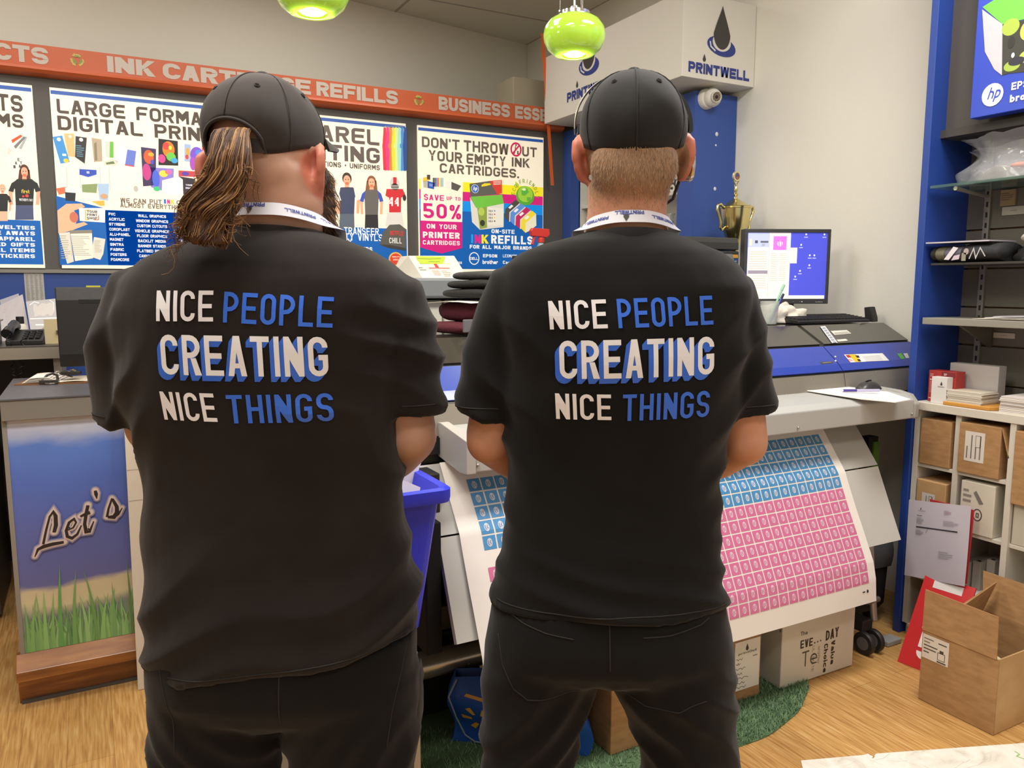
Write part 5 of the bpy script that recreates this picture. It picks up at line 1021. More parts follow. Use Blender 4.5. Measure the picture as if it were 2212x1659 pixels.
m = MB(); m.prism([(2.955, 1.515), (2.945, 1.53), (2.975, 1.605), (2.985, 1.60), (2.985, 1.515)], CX0+.01, CX1-.055, mat('77777a', .35, metal=.3)); pn = m.build('control_panel', cp, bevel=.002)
m = MB(); A = Vector((0, 2.945, 1.53)); T = Vector((0, .03, .075)).normalized(); N = Vector((0, -T.z, T.y)); P = Print(m, A, (1, 0, 0), T, N, step=.001); x9 = 2.70
for i in range(3):
    for j in range(4): P.rect(x9+i*.021, .008+j*.0165, x9+.016+i*.021, .02+j*.0165, '2c2c30', 1)
for i in range(4): P.ell(2.60+i*.022, .04, .008, .007, '3a3a3e', 1, n=12)
for j in range(4): P.rect(x9-.03, .008+j*.0165, x9-.014, .017+j*.0165, '3c3c40', 1); P.rect(x9+.072, .008+j*.0165, x9+.10, .017+j*.0165, '35353a', 1)
P.rect(2.40, .012, 2.55, .066, '1f2b30', 1)
for i in range(2): P.ell(x9+.12, .022+i*.028, .008, .008, '4a4a4e', 1, n=12)
m.build('buttons', cp)
m = MB(); P = Print(m, (0, 2.969, 0), (1, 0, 0), (0, 0, 1), (0, -1, 0), step=.016)
P.rect(CX1-.046, 1.575, CX1-.012, 1.59, 'e0a040', 1); P.rect(CX1-.046, 1.535, CX1-.012, 1.572, '24468c', 1); P.step = .0165; P.rect(CX1-.042, 1.556, CX1-.018, 1.559, 'd0d4e0', 1); P.rect(CX1-.042, 1.546, CX1-.018, 1.549, 'd0d4e0', 1)
m = MB(); P = Print(m, (0, 2.984, 0), (1, 0, 0), (0, 0, 1), (0, -1, 0)); P.rect(CX1-.046, 1.585, CX1-.010, 1.602, 'e0a040', 1); P.rect(CX1-.046, 1.543, CX1-.010, 1.582, '24468c', 1); P.rect(CX1-.042, 1.568, CX1-.018, 1.571, 'd0d4e0', 2); P.rect(CX1-.042, 1.556, CX1-.018, 1.559, 'd0d4e0', 2)
m.build('sticker', cp)
m = MB(); m.box(CX0+.03, CX1-.06, 2.962, 2.972, 1.40, 1.49, mat('141415', .3)); m.box(CX0+.03, CX1-.06, 2.962, 2.972, 1.20, 1.36, mat('1d1d1f', .4)); P = Print(m, (0, 2.969, 0), (1, 0, 0), (0, 0, 1), (0, -1, 0)); P.rect(CX1-.033, 1.455, CX1-.018, 1.47, 'd8dade', 1); m.build('paper_tray', cp)
tr = thing('trophy', 'gold two-handled trophy cup behind the monitor', 'trophy', (3.15, 3.18, 1.18))
GO = mat('e2d294', .2, metal=1.0, var=.0); tx, ty = 3.115, 3.2; zc = at(1588, 512, Y=ty).z; zt = at(1588, 370, Y=ty).z; tx = at(1588, 470, Y=ty).x
k_ = (zt-zc)/.35
m = MB(); m.box(tx-.055, tx+.055, ty-.055, ty+.055, 1.18, 1.33, mat('2a2422', .2, coat=.5)); m.build('plinth', tr, bevel=.004)
m = MB(); m.lathe([(.04, 1.33), (.042, 1.345), (.02, 1.37), (.012, 1.42), (.018, 1.45), (.012, 1.47), (.02, zc-.05), (.045, zc-.01), (.068, zc+.05*k_), (.078, zc+.115*k_), (.082, zc+.15*k_), (.086, zc+.152*k_), (.086, zc+.16*k_), (.074, zc+.162*k_), (0, zc+.163*k_)], (tx, ty, 0), GO, n=40); m.build('cup', tr, smooth=35)
m = MB(); m.lathe([(.074, zc+.163*k_), (.06, zc+.175*k_), (.03, zc+.195*k_), (.012, zc+.205*k_), (.008, zc+.215*k_), (.014, zc+.228*k_), (.008, zc+.24*k_), (.012, zc+.255*k_), (.007, zc+.27*k_), (0, zc+.272*k_)], (tx, ty, 0), GO, n=30); m.build('lid', tr, smooth=35)
for s in (-1, 1):
    m = MB(); xh = lambda r, z: Vector((tx+s*r, ty, zc+z*k_)); m.tube([xh(.080, .15), xh(.105, .172), xh(.125, .165), xh(.128, .14), xh(.115, .11), xh(.10, .075), xh(.105, .05), xh(.092, .035), xh(.070, .05)], .0075, GO, n=8); m.build('handle', tr, smooth=60)
m = MB(); zf = zc+.272*k_
for s in (-1, 1): m.tube([Vector((tx, ty, zf)), Vector((tx+s*.016, ty, zf+.025)), Vector((tx+s*.02, ty, zf+.04))], .004, GO, n=6)
m.lathe([(0, -.006), (.026, -.006), (.028, 0), (.026, .006), (0, .006)], (tx, ty, zt-.025), mat('d8cfae', .3, metal=.6), n=24, M=Matrix.Rotation(pi/2, 3, 'X')); P = Print(m, (tx, ty-.007, zt-.025), (1, 0, 0), (0, 0, 1), (0, -1, 0)); P.ell(0, 0, .016, .018, '6a5a58', 1); P.ell(0, .004, .008, .006, '3a4a8c', 2); P.rect(-.006, -.014, .006, -.004, 'b05a50', 2)
m.build('finial', tr, smooth=40)
# ================================================================ LEFT: COUNTER AND DESK
YC = 3.096; cxl, cxr = -.268, .62
LAM = mat('6f6c69', .4); LAMD = mat('57565a', .35)
co = thing('service_counter', "grey topped service counter with painted sky and grass Let's panel", 'counter', (.1, 3.3, 0))
m = MB(); m.box(cxl+.012, cxr, YC+.022, YC+.6, .14, 1.0, mat('6b655c', .6)); m.build('carcass', co)
m = MB(); m.box(cxl+.002, cxr+.01, YC-.024, YC+.645, 1.0, 1.069, mat('7b756c', .5)); m.build('top_edge', co, bevel=.002)
m = MB(); m.box(cxl-.004, cxr+.01, YC-.028, YC+.65, 1.069, 1.074, LAMD); m.build('worktop', co)
m = MB(); m.box(cxl-.0, cxl+.014, YC-.004, YC+.022, .1, .999, mat('8a8379', .5)); m.build('edge_post', co)
WB = ramp_mat('counter_wood', (2.5, 2, 26), [(.3, '6b3f1c'), (.5, '8a5426'), (.72, 'a86e36')], .35, nscale=1.5, detail=5, dist=.4, coat=.3)
m = MB(); m.prism([(YC+.02, .0), (YC-.004, .0), (YC-.012, .10), (YC-.06, .10), (YC-.06, .135), (YC-.005, .178), (YC+.02, .178)], cxl-.012, cxr, WB); m.build('wood_base', co, bevel=.002)
m = MB(); m.box(cxl-.005, cxr, YC-.014, YC-.003, 0, .012, mat('4a4640', .6)); m.build('floor_sealant', co)
# painted panel
def sky():
    m = bpy.data.materials.new('printed_sky'); m.use_nodes = True; nt = m.node_tree; b = nt.nodes['Principled BSDF']; L = nt.links.new
    tc = nt.nodes.new('ShaderNodeTexCoord'); sp = nt.nodes.new('ShaderNodeSeparateXYZ'); L(tc.outputs['Generated'], sp.inputs[0])
    n = nt.nodes.new('ShaderNodeTexNoise'); n.inputs['Scale'].default_value = 3.5; n.inputs['Detail'].default_value = 4
    mp = nt.nodes.new('ShaderNodeMapping'); mp.inputs['Scale'].default_value = (.8, 1, 2.0); mp.inputs['Rotation'].default_value = (0, .15, 0); L(tc.outputs['Generated'], mp.inputs['Vector']); L(mp.outputs['Vector'], n.inputs['Vector'])
    a = nt.nodes.new('ShaderNodeMath'); a.operation = 'MULTIPLY_ADD'; a.inputs[1].default_value = .16; L(n.outputs['Fac'], a.inputs[0]); L(sp.outputs['Z'], a.inputs[2])
    s = nt.nodes.new('ShaderNodeMath'); s.operation = 'SUBTRACT'; s.inputs[1].default_value = .08; L(a.outputs[0], s.inputs[0])
    r = nt.nodes.new('ShaderNodeValToRGB'); e = r.color_ramp.elements; e[0].position = .0; e[0].color = rgb('86a86c'); e[1].position = 1.0; e[1].color = rgb('dcdce0')
    for p, h in ((.15, '7d8480'), (.2, 'cfc39c'), (.255, 'cabb98'), (.29, '62659c'), (.5, '5c66a8'), (.72, '536dbe'), (.88, '5a7ccc'), (.95, 'b6bcd2')): x = e.new(p); x.color = rgb(h)
    L(s.outputs[0], r.inputs['Fac']); L(r.outputs['Color'], b.inputs['Base Color']); b.inputs['Roughness'].default_value = .4
    return m
m = MB(); m.box(cxl+.014, cxr-.02, YC, YC+.02, .178, .998, sky()); pnl = m.build('printed_panel', co)
pc = lambda x, y: (lambda p: (p.x, p.z))(at(x/3.95, 880+y/3.95, Y=YC-.001))
m = MB(); P = Print(m, (0, YC-.0006, 0), (1, 0, 0), (0, 0, 1), (0, -1, 0))
rnd = random.Random(12)
def blade(x, z0, h, lean, w_, c, l):
    L_, R_ = [], []
    for k in range(6):
        t = k/5; xx = x+lean*t*t; ww = w_*(1-t)**.8; L_.append((xx-ww, z0+h*t)); R_.append((xx+ww, z0+h*t))
    P.poly(L_[:-1]+[R_[-1]]+R_[:-1][::-1], c, l)
for k in range(230):
    x = rnd.uniform(cxl+.02, .13) if k % 4 else rnd.uniform(.13, cxr-.04); h = rnd.uniform(.05, .16) if k < 200 else rnd.uniform(.15, .23)
    if x < .12 and k >= 120 and rnd.random() < .4: h *= .8
    blade(x, .179, h, rnd.uniform(-.03, .03), rnd.uniform(.004, .0085), rnd.choice(('7fae64', '8dbb70', '6d9c5c', '96bd7c', '78a868', '628f58')), 1+k*.045)
blade(-.152+.01, .179, .305, .012, .009, '66a05a', 11.6); blade(-.10, .179, .275, .018, .008, '74a45e', 11.7); blade(.085, .179, .28, -.006, .006, '6d8a58', 11.8); blade(-.03, .179, .27, -.03, .007, '6f9a58', 11.9)
m.build('grass_print', co)
m = MB(); P = Print(m, (0, YC-.006, 0), (1, 0, 0), (0, 0, 1), (0, -1, 0))
LET = [([(462, 1060), (478, 1000), (475, 920), (455, 885), (425, 925), (395, 1040), (370, 1160)], [30, 36, 34, 20, 18, 20, 22], 0),
       ([(298, 1270), (325, 1205), (375, 1180), (450, 1160), (545, 1143)], [8, 24, 36, 34, 26], 0),
       ([(578, 1040), (625, 1020), (650, 975), (632, 945), (590, 975), (565, 1045), (575, 1095), (615, 1110), (660, 1075), (695, 1000)], [12, 16, 16, 20, 24, 26, 28, 28, 22, 12], 0),
       ([(750, 830), (735, 900), (722, 990), (735, 1055), (765, 1052), (800, 965)], [30, 30, 30, 34, 24, 10], 0), ([(685, 925), (725, 905), (768, 890)], [20, 26, 34], 1),
       ([(812, 705), (820, 735), (826, 775)], [26, 34, 6], 0), ([(955, 770), (925, 860), (912, 930)], [18, 20, 24], 0), ([(958, 775), (995, 840), (998, 890), (970, 930), (920, 930)], [22, 34, 40, 40, 24], 1), ([(970, 930), (1010, 905), (1042, 850)], [26, 18, 8], 2)]
s_ = pc(400, 1000); k1 = abs(pc(500, 1000)[0]-s_[0])/100
for gl_, (ext, c) in enumerate(((64, '7d7fae'), (50, '9d97b0'), (38, 'c3b2b4'), (26, 'd8c4bc'))):
    for j_, (pts, ws, dl) in enumerate(LET):
        q = strip([pc(*p) for p in pts], [(w_+ext)*k1 for w_ in ws])
        for g in q: P.poly(g, c, gl_*2.2+1+j_*.15)
        for p, w_ in ((pts[0], ws[0]), (pts[-1], ws[-1])): e_ = pc(*p); P.ell(e_[0], e_[1], (w_+ext)*k1/2, (w_+ext)*k1/2, c, gl_*2.2+1.07+j_*.15, n=14)
for pts, ws, dl in LET:
    for g in strip([pc(*p) for p in pts], [w_*k1 for w_ in ws]): P.poly(g, '2a2020', 12+dl)
m.build('script_lettering', co)
# leaning white board in front of the counter
lb = MB(); a, b = Vector((.088, 2.995, .002)), Vector((.42, 2.995, .002)); lb.hexa([a, b, b+Vector((0, .014, 0)), a+Vector((0, .014, 0)), Vector((.098, 3.052, .998)), Vector((.43, 3.052, .998)), Vector((.43, 3.066, .998)), Vector((.098, 3.066, .998))], mat('d9cebd', .75))
P = Print(lb, (0, 3.0, 0), (1, 0, 0), (0, 0, 1), (0, -1, 0))
for z in (.80, .69): y = 2.995+.057*(z/.998)-.0006; lb.add([(.097, y, z-.0015), (.43, y, z-.0015), (.43, y, z+.0015), (.097, y, z+.0015)], [(0, 1, 2, 3)], mat('b5a998', .8))
tag(lb.build('leaning_board', origin=a), 'tall white card board leaning against the counter behind the ponytailed man', 'board')
# clipboard with papers, keys
ZT = 1.0741
k_ = thing('clipboard', 'brown clipboard holding white papers on the grey counter', 'clipboard', (-.12, 3.5, ZT))
c0, c1 = at(31, 833, Z=ZT), at(188, 828, Z=ZT); c0 = Vector((c0.x, c0.y, ZT)); c1 = Vector((c1.x, c1.y, ZT)); ux = (c1-c0).normalized(); uy = Vector((-ux.y, ux.x, 0))
Mk2 = frame(c0, ux, uy, Vector((0, 0, 1))); Lc = (c1-c0).length
m = MB(); m.box(0, Lc, 0, .20, 0, .004, mat('7a4f2a', .5), Mk2); m.build('board', k_)
m = MB(); m.box(Lc*.34, Lc*.6, -.004, .018, .0041, .016, mat('55504c', .3, metal=.8), Mk2); m.tube([Mk2 @ Vector(p) for p in ((Lc*.36, .02, .012), (Lc*.40, .05, .03), (Lc*.47, .06, .036), (Lc*.54, .05, .03), (Lc*.58, .02, .012))], .005, mat('4a4644', .3, metal=.8), n=8); m.tube([Mk2 @ Vector(p) for p in ((Lc*.42, -.002, .006), (Lc*.44, -.016, .005), (Lc*.5, -.02, .005), (Lc*.56, -.016, .005), (Lc*.58, -.002, .006))], .003, mat('8a8682', .3, metal=.9), n=6); m.build('clip', k_, bevel=.001)
rp = lambda a, b, c, d, z, colr, nm, lab, seed: None
def flat_sheet(M_, x0, x1, y0, y1, z, colr, rot, lab, grp, lift=.0012):
    m = MB(); R2 = M_ @ Matrix.Translation((x0, y0, 0)) @ Matrix.Rotation(rot, 4, 'Z'); wv = random.Random(int(x0*999+z*9999))
    m.sheet(lambda u, v: R2 @ Vector((u*(x1-x0), v*(y1-y0), z+.0025*sin(u*3+wv.random()*0)+.002*v)), 6, 4, mat(colr, .7), th=lift); return tag(m.build('paper_sheet', origin=R2.translation), lab, 'paper', grp)
for i in range(5): flat_sheet(Mk2, .02+.006*i, Lc*.62-.01*i, .02-.0*i, .19, .0055+.004*i, ('e6e0d6', 'e2dbd2', 'eae4da', 'ddd6cc', 'ece6dc')[i], .03*i-.04, 'white paper in the stack held by the clipboard', 'papers on the clipboard')
flat_sheet(Mk2, Lc*.62, Lc-.004, .02, .19, .0055, 'd6cdb8', .02, 'cream paper lying on the end of the clipboard beside the keys', None)
ky = thing('key_ring', 'bunch of brass keys with black fob on the clipboard', 'keys', Mk2 @ Vector((Lc*.62, .06, .03)))
BR = mat('9a7f3c', .3, metal=.9)
def keyshape(M_, mt, L_=.05):
    m = MB(); m.lathe([(.0, -.001), (.012, -.001), (.012, .001), (0, .001)], (0, 0, 0), mt, n=16); m.box(.010, L_, -.0035, .0035, -.001, .001, mt)
    for t in (.026, .034, .042): m.box(t, t+.004, -.0065, -.0035, -.001, .001, mt)
    m.v = [tuple(M_ @ Vector(p)) for p in m.v]; return m
for i in range(4):
    Mq = Mk2 @ Matrix.Translation((Lc*.60+.012*i, .07+.008*(i % 2), .034+.004*i)) @ Matrix.Rotation(-.6+.7*i, 4, 'Z') @ Matrix.Rotation(.25, 4, 'Y'); keyshape(Mq, BR if i != 2 else mat('b0aca4', .3, metal=.9)).build('key', ky)
m = MB(); cc_ = Vector((Lc*.53, .07, .038)); m.tube([Mk2 @ (cc_+Vector((.013*cos(a_), .013*sin(a_), .003*sin(a_)))) for a_ in [2*pi*j/18 for j in range(19)]], .0012, mat('b8b4ac', .2, metal=1), n=6); m.build('ring', ky, smooth=60)
m = MB(); fobM = Mk2 @ Matrix.Translation((Lc*.74, .06, .036)) @ Matrix.Rotation(-.1, 4, 'Z'); m.prism([(-.036, -.010), (-.03, -.016), (.024, -.016), (.034, -.008), (.034, .008), (.024, .016), (-.03, .016), (-.036, .010)], -.007, .007, mat('2c2a26', .4), axis='z', M=fobM); m.ell(fobM @ Vector((.012, 0, .007)), (.006, .006, .003), mat('6a665e', .4), 10, 6); m.build('key_fob', ky, bevel=.002)
# desk behind
DZ = at(0, 750, Y=3.9).z
dk = thing('office_desk', 'grey office desk behind the counter under the posters', 'desk', (-.9, 4.3, 0))
dxr = at(130, 750, Y=3.9).x
m = MB(); m.box(-1.7, dxr, 3.9, 4.75, DZ-.006, DZ, mat('4c4742', .4)); m.box(-1.7, dxr, 3.897, 3.915, DZ-.055, DZ-.006, mat('8c8577', .5)); m.build('desk_top', dk)
m = MB(); m.box(dxr-.03, dxr, 3.92, 4.72, 0, DZ-.006, mat('8c8577', .5)); m.build('side_panel', dk)
m = MB(); m.box(-1.7, dxr-.03, 4.6, 4.62, .1, DZ-.006, mat('2a2724', .6)); m.build('back_panel', dk)
m = MB(); m.box(-.95, -.40, 3.96, 4.5, .02, .68, mat('3a3733', .5))
for i in range(3): m.box(-.93, -.42, 3.945, 3.96, .05+i*.21, .24+i*.21, mat('8a857a', .5))
m.build('drawer_unit', dk)
ph_ = thing('desk_phone', 'black office telephone with coiled cord on the desk', 'telephone', (-.24, 4.02, DZ))
p0 = at(18, 748, Y=3.98); Mp = facing((-.235, 4.06, DZ), -.1)
m = MB(); m.prism([(-.08, 0), (.09, 0), (.09, .055), (.07, .06), (-.08, .022)], -.065, .075, mat('191919', .4), M=Mp); m.build('base', ph_, bevel=.004)
m = MB()
for i in range(3):
    for j in range(4): m.box(-.005+i*.024, .013+i*.024, -.065+j*.028, -.045+j*.028, .03+j*.0075, .036+j*.0075, mat('2e2e30', .5), Mp)
m.build('keypad', ph_)
m = MB(); m.tube([Mp @ Vector(p) for p in ((-.055, -.09, .05), (-.05, -.06, .066), (-.05, 0, .075), (-.05, .06, .085), (-.055, .085, .075))], [.024, .02, .015, .02, .026], mat('151515', .35), n=12); m.build('handset', ph_, smooth=60)
m = MB(); pts = []
for i in range(140):
    t = i/139; a = t*30*2*pi*.5; px_ = Vector((-.05+.0*t, -.10-.03*sin(pi*t), .05-.21*sin(pi*t*.98)))+Vector((.055*t, 0, 0)); pts.append(Mp @ (px_+Vector((.008*cos(a), .008*sin(a), 0))))
m.tube(pts, .0022, mat('141414', .5), n=5); m.build('coiled_cord', ph_, smooth=60)
o = thing('correction_bottle', 'small white bottle with black cap behind the telephone', 'bottle', (-.262, 4.22, DZ)); m = MB(); m.lathe([(.026, 0), (.027, .07), (.014, .085), (0, .086)], (-.262, 4.22, DZ), mat('cfcabf', .5), n=20); m.build('body', o, smooth=50); m = MB(); m.lathe([(.016, .08), (.016, .115), (0, .116)], (-.262, 4.22, DZ), BLK, n=18); m.build('cap', o, smooth=50)
o = thing('desk_organizer', 'dark box at the left end of the desk with a pale rim', 'box', (-.40, 4.05, DZ)); m = MB(); m.box(-.50, -.335, 4.0, 4.2, DZ, DZ+.10, mat('2a2422', .5)); m.build('body', o, bevel=.002); m = MB(); m.box(-.51, -.325, 3.99, 4.21, DZ+.10, DZ+.106, mat('8b8578', .5)); m.build('lid', o)
cx_ = at(94, 690, Y=4.0); cy2 = at(128, 742, Y=4.0); m = MB(); m.box(cx_.x, cy2.x+.06, 4.0, 4.012, DZ+.001, cx_.z, mat('c4b48e', .7)); m.box(cy2.x-.008, cy2.x+.0, 3.99, 4.0, DZ+.045, DZ+.06, mat('4a463c', .5)); tag(m.build('folder', origin=(cx_.x, 4.0, DZ)), 'upright cream folder standing on the desk beside the black screen back', 'folder')
def leaning(pts, Yb, colr, lab, cat='paper', nm='paper_sheet', pr=None, th=.0015, alpha=1.0):
    q = [at(u, v, Y=y) for u, v, y in pts]; m = MB(); m.sheet(lambda u, v: q[3].lerp(q[2], u).lerp(q[0].lerp(q[1], u), v), 4, 4, mat(colr, .6 if alpha == 1 else .15, alpha=alpha), th=th)
    n = (q[2]-q[3]).cross(q[0]-q[3]).normalized(); n = -n if n.y > 0 else n
    if pr: pr(Print(m, mp=lambda x, y, l: q[3].lerp(q[2], x).lerp(q[0].lerp(q[1], x), y)+n*(l+.0012)))
    return tag(m.build(nm, origin=q[3]), lab, cat)
def txtlines(P):
    for k in range(13): P.rect(.12, .12+k*.06, .5+.35*((k*7) % 5)/5, .128+k*.06, '9a95a0', 1)
leaning([(-34, 676, 4.5), (49, 636, 4.5), (68, 739, 4.3), (-20, 750, 4.3)], 0, 'b9b4b8', 'tilted white printed page propped on the desk at the left edge', pr=txtlines)
leaning([(0, 648, 4.62), (40, 634, 4.62), (60, 720, 4.55), (10, 735, 4.55)], 0, 'a9a9b4', 'bluish page propped behind the tilted white page on the desk')
def sleeve(P):
    P.rect(.2, .62, .9, .92, 'c9c5c2', 1); P.rect(.05, .55, .97, .575, 'efeeee', 2); P.rect(.2, .40, .95, .43, 'efeeee', 2); P.rect(.3, .05, .8, .36, '8f877b', 1)
    for k in range(5): P.rect(.3, .09+k*.055, .78, .095+k*.055, '6f685e', 2)
    P.line([(.1, .9), (.25, .97), (.4, .93)], .02, 'fafafa', 3); P.line([(.75, .97), (.88, .9), (.85, .75)], .015, 'fafafa', 3)
leaning([(56, 652, 4.45), (124, 645, 4.45), (128, 745, 4.2), (70, 740, 4.2)], 0, 'b4b2b4', 'clear plastic sleeve with papers propped on the desk beside the cream folder', nm='plastic_sleeve', pr=sleeve)
a, b = at(51, 589, Y=4.794), at(98, 652, Y=4.794); m = MB(); m.box(a.x, b.x, 4.7965, 4.7995, b.z, a.z, mat('b6b2ac', .7)); P = Print(m, (a.x, 4.7963, b.z), (1, 0, 0), (0, 0, 1), (0, -1, 0)); w_, h_ = b.x-a.x, a.z-b.z
for c in range(4): P.lines(w_*(.08+.23*c), h_*.06, w_*(.24+.23*c), h_*.94, 24, '8d8a88', 1, seed=c, fill=.4)
tag(m.build('price_list', origin=(a.x, 4.7965, b.z)), 'grey printed list taped on the blue wall under the posters', 'paper')
# monitor seen from behind on the counter
mb_ = thing('monitor', 'black monitor seen from behind at the end of the counter', 'monitor', (.15, 3.56, 1.0741))
MX0, MX1, MZ0, MZ1 = -.098, .44, 1.13, 1.442
m = MB(); m.prism([(3.55, MZ0), (3.60, MZ0), (3.60, MZ1), (3.55, MZ1), (3.535, MZ1-.05), (3.535, MZ0+.05)], MX0, MX1, mat('1e1b19', .5)); m.build('housing', mb_, bevel=.004)
m = MB(); z9 = at(200, 652, Y=3.53).z; m.box(-.02, .36, 3.5345, 3.54, z9-.008, z9+.012, mat('0d0c0c', .5)); m.build('vent_slot', mb_, bevel=.003)
m = MB(); m.box(.115, .225, 3.565, 3.59, 1.085, MZ0+.05, BLK); m.lathe([(0, 0), (.10, 0), (.10, .008), (.03, .016), (0, .016)], (.17, 3.58, 1.0741), BLK, n=28); m.build('stand', mb_, smooth=40)
a = at(188, 763, Y=3.53); m = MB(); m.box(a.x-.006, a.x+.02, 3.5285, 3.535, a.z-.008, a.z+.008, mat('8a8478', .5)); m.build('cable_clip', mb_)
m = MB(); m.box(.01, .06, 3.56, 3.59, MZ1, MZ1+.006, mat('c9c23a', .7)); tag(m.build('sticky_note', origin=(.03, 3.57, MZ1)), 'yellow sticky note on top of the black monitor', 'note')
# ================================================================ RIGHT: SLATWALL UNIT AND CUBE BOOKCASE
UXF, UYF = 2.93, 2.0
PB2 = mat('22408e', .45)
un = thing('slatwall_unit', 'tall blue framed slatwall display on the right wall', 'display', (3.1, 1.2, 0))
m = MB(); m.box(UXF, XW-.005, UYF, UYF+.03, 0, 3.0, PB2); m.build('side_panel', un, bevel=.002)
m = MB(); SL_ = mat('6b665d', .55); z = 1.0
for zz in [.9+i*.155 for i in range(12)]: m.box(3.2, 3.24, .2, UYF, zz, zz+.148, SL_)
m.box(3.225, 3.3, .2, UYF, .0, 2.9, mat('57524a', .6)); m.build('slat_panel', un)
m = MB()
for zz in [.9+i*.155 for i in range(12)]: m.box(3.222, 3.226, .2, UYF-.005, zz+.1485, zz+.1545, mat('8c6a42', .6))
m.build('slat_groove', un)
for y in (1.915, .9):
    m = MB(); m.box(3.188, 3.2, y-.012, y+.012, .95, 2.05, mat('9b968c', .4, metal=.5))
    for i in range(26): m.box(3.1872, 3.1885, y-.004, y+.004, .98+i*.041, 1.0+i*.041, BLK)
    m.build('upright_rail', un)
m = MB(); m.box(3.02, 3.2, .2, UYF, 2.02, 2.9, mat('4b4743', .6)); m.box(2.99, 3.02, .2, UYF, 2.02, 2.05, mat('3c3936', .6)); m.build('header_box', un)
# sign
sg = thing('ink_sign', 'blue ink cartridge sign cut off at the top right corner', 'sign', (2.93, 1.3, 2.06))
m = MB(); m.box(2.93, 2.985, .5, 1.848, 2.062, 2.95, mat('2541b8', .35)); m.box(2.985, 3.02, .6, 1.75, 2.1, 2.9, BLK); m.build('panel', sg, bevel=.002)
q = lambda u, v: (lambda p: (-p.y, p.z))(at(u, v, X=2.929)); k4 = lambda x, y: q(1650+x/3.936, y/3.936)
m = MB(); P = Print(m, (2.9293, 0, 0), (0, -1, 0), (0, 0, 1), (-1, 0, 0))
P.poly([k4(*p) for p in ((1860, 60), (2100, -90), (2700, -170), (2700, 100), (2320, 140), (2030, 205))][::-1], '6fca4a', 2)
P.poly([k4(*p) for p in ((1857, 80), (2030, 205), (2025, 640), (1960, 590), (1880, 440))][::-1], 'c2bcc4', 2)
P.poly([k4(*p) for p in ((2030, 205), (2700, 90), (2700, 560), (2080, 625), (2025, 640))][::-1], '3a3a34', 2)
def KE(cx, cy, rx, ry, c, l): a = k4(cx, cy); b = k4(cx+rx, cy); d = k4(cx, cy-ry); P.ell(a[0], a[1], b[0]-a[0], d[1]-a[1], c, l)
KE(2100, 230, 75, 70, 'a3b84a', 3); KE(2240, 260, 60, 80, 'c0ca5a', 3); KE(2110, 560, 70, 45, '9cb44a', 3); KE(2150, 520, 70, 35, '2e2e3c', 4); KE(2120, 470, 14, 22, 'e8e8ea', 5); KE(2105, 360, 30, 50, '2c2c28', 4); KE(2230, 480, 60, 50, 'aebf52', 3)
KE(1945, 806, 92, 96, 'eef0f6', 3)
a = k4(1890, 850); b = k4(2008, 830); hx = k4(1890, 755)[1]-a[1]; P.text(a[0]+.004, a[1], 'hp', hx, '2541b8', 4, 'sans', fit=(b[0]-a[0])*.86, skew=.3, rise=.0)
a = k4(2105, 758); P.text(a[0], a[1]-.004, 'EPSON', k4(2105, 695)[1]-a[1], 'eef0f6', 3, 'bold'); a = k4(2092, 862); P.text(a[0], a[1]-.004, 'brother', k4(2092, 800)[1]-a[1], 'eef0f6', 3, 'bold', t=.24)
m.build('print', sg)
# glass shelf, bag
gs = thing('glass_shelf', 'glass shelf edge carrying the plastic bag', 'shelf', (3.06, 1.2, 1.83)); m = MB(); m.box(2.93, 3.195, .3, 1.988, 1.824, 1.834, mat('5f7f74', .05, alpha=.5, spec=.8)); m.build('glass_pane', gs)
m = MB(); m.tube([(3.19, 1.915, 1.80), (2.96, 1.905, 1.818)], .008, mat('c0c0bc', .3, metal=.8), n=8); m.build('bracket', gs)
def plastic_bag(name, label, c, rx, ry, h, seed):
    o = thing(name, label, 'bag', c); PM = mat('c2c3c8', .12, alpha=.30, spec=1.0)
    for L_ in range(2):
        m = MB(); rings = []; nv, nu = 22, 56; s_ = seed+L_*3.3
        for k in range(nv+1):
            t = k/nv; ring = []
            for j in range(nu):
                a = 2*pi*j/nu; prof = (1.0 if t < .25 else 1.0-.25*sin((t-.25)/.75*pi)+.06*t); n = noise.noise(Vector((cos(a)*2.2+s_, sin(a)*2.2, t*1.6)))+.6*noise.noise(Vector((cos(a)*5+s_, sin(a)*5, t*3+a)))
                rr = prof*(1+.22*n)*(.86+.14*L_)
                ring.append((c[0]+rx*rr*cos(a), c[1]+ry*rr*sin(a), c[2]+.0006+h*t*(1+.10*n*t)*(.75+.25*L_)))
            rings.append(ring)
        m.loft(rings, PM, caps=False); m.build('film', o, smooth=180)
    m = MB(); rings = []
    for k in range(9):
        t = k/8; rings.append([(c[0]+rx*.78*cos(2*pi*j/24)*cos(t*pi/2)**.5, c[1]+ry*.82*sin(2*pi*j/24)*cos(t*pi/2)**.5, c[2]+.003+.06*sin(t*pi/2)*(1+.3*noise.noise(Vector((j*.5, t*3, seed))))) for j in range(24)])
    m.loft(rings, mat('8d877c', .7)); m.ell((c[0]-rx*.6, c[1]-.02, c[2]+.045), (.03, .035, .012), mat('d8805c', .6), 10, 6); m.build('contents', o, smooth=180)
    return o
plastic_bag('plastic_bag', 'clear plastic bag of goods on the glass shelf under the blue sign', (3.06, 1.71, 1.834), .105, .22, .165, 2.0)
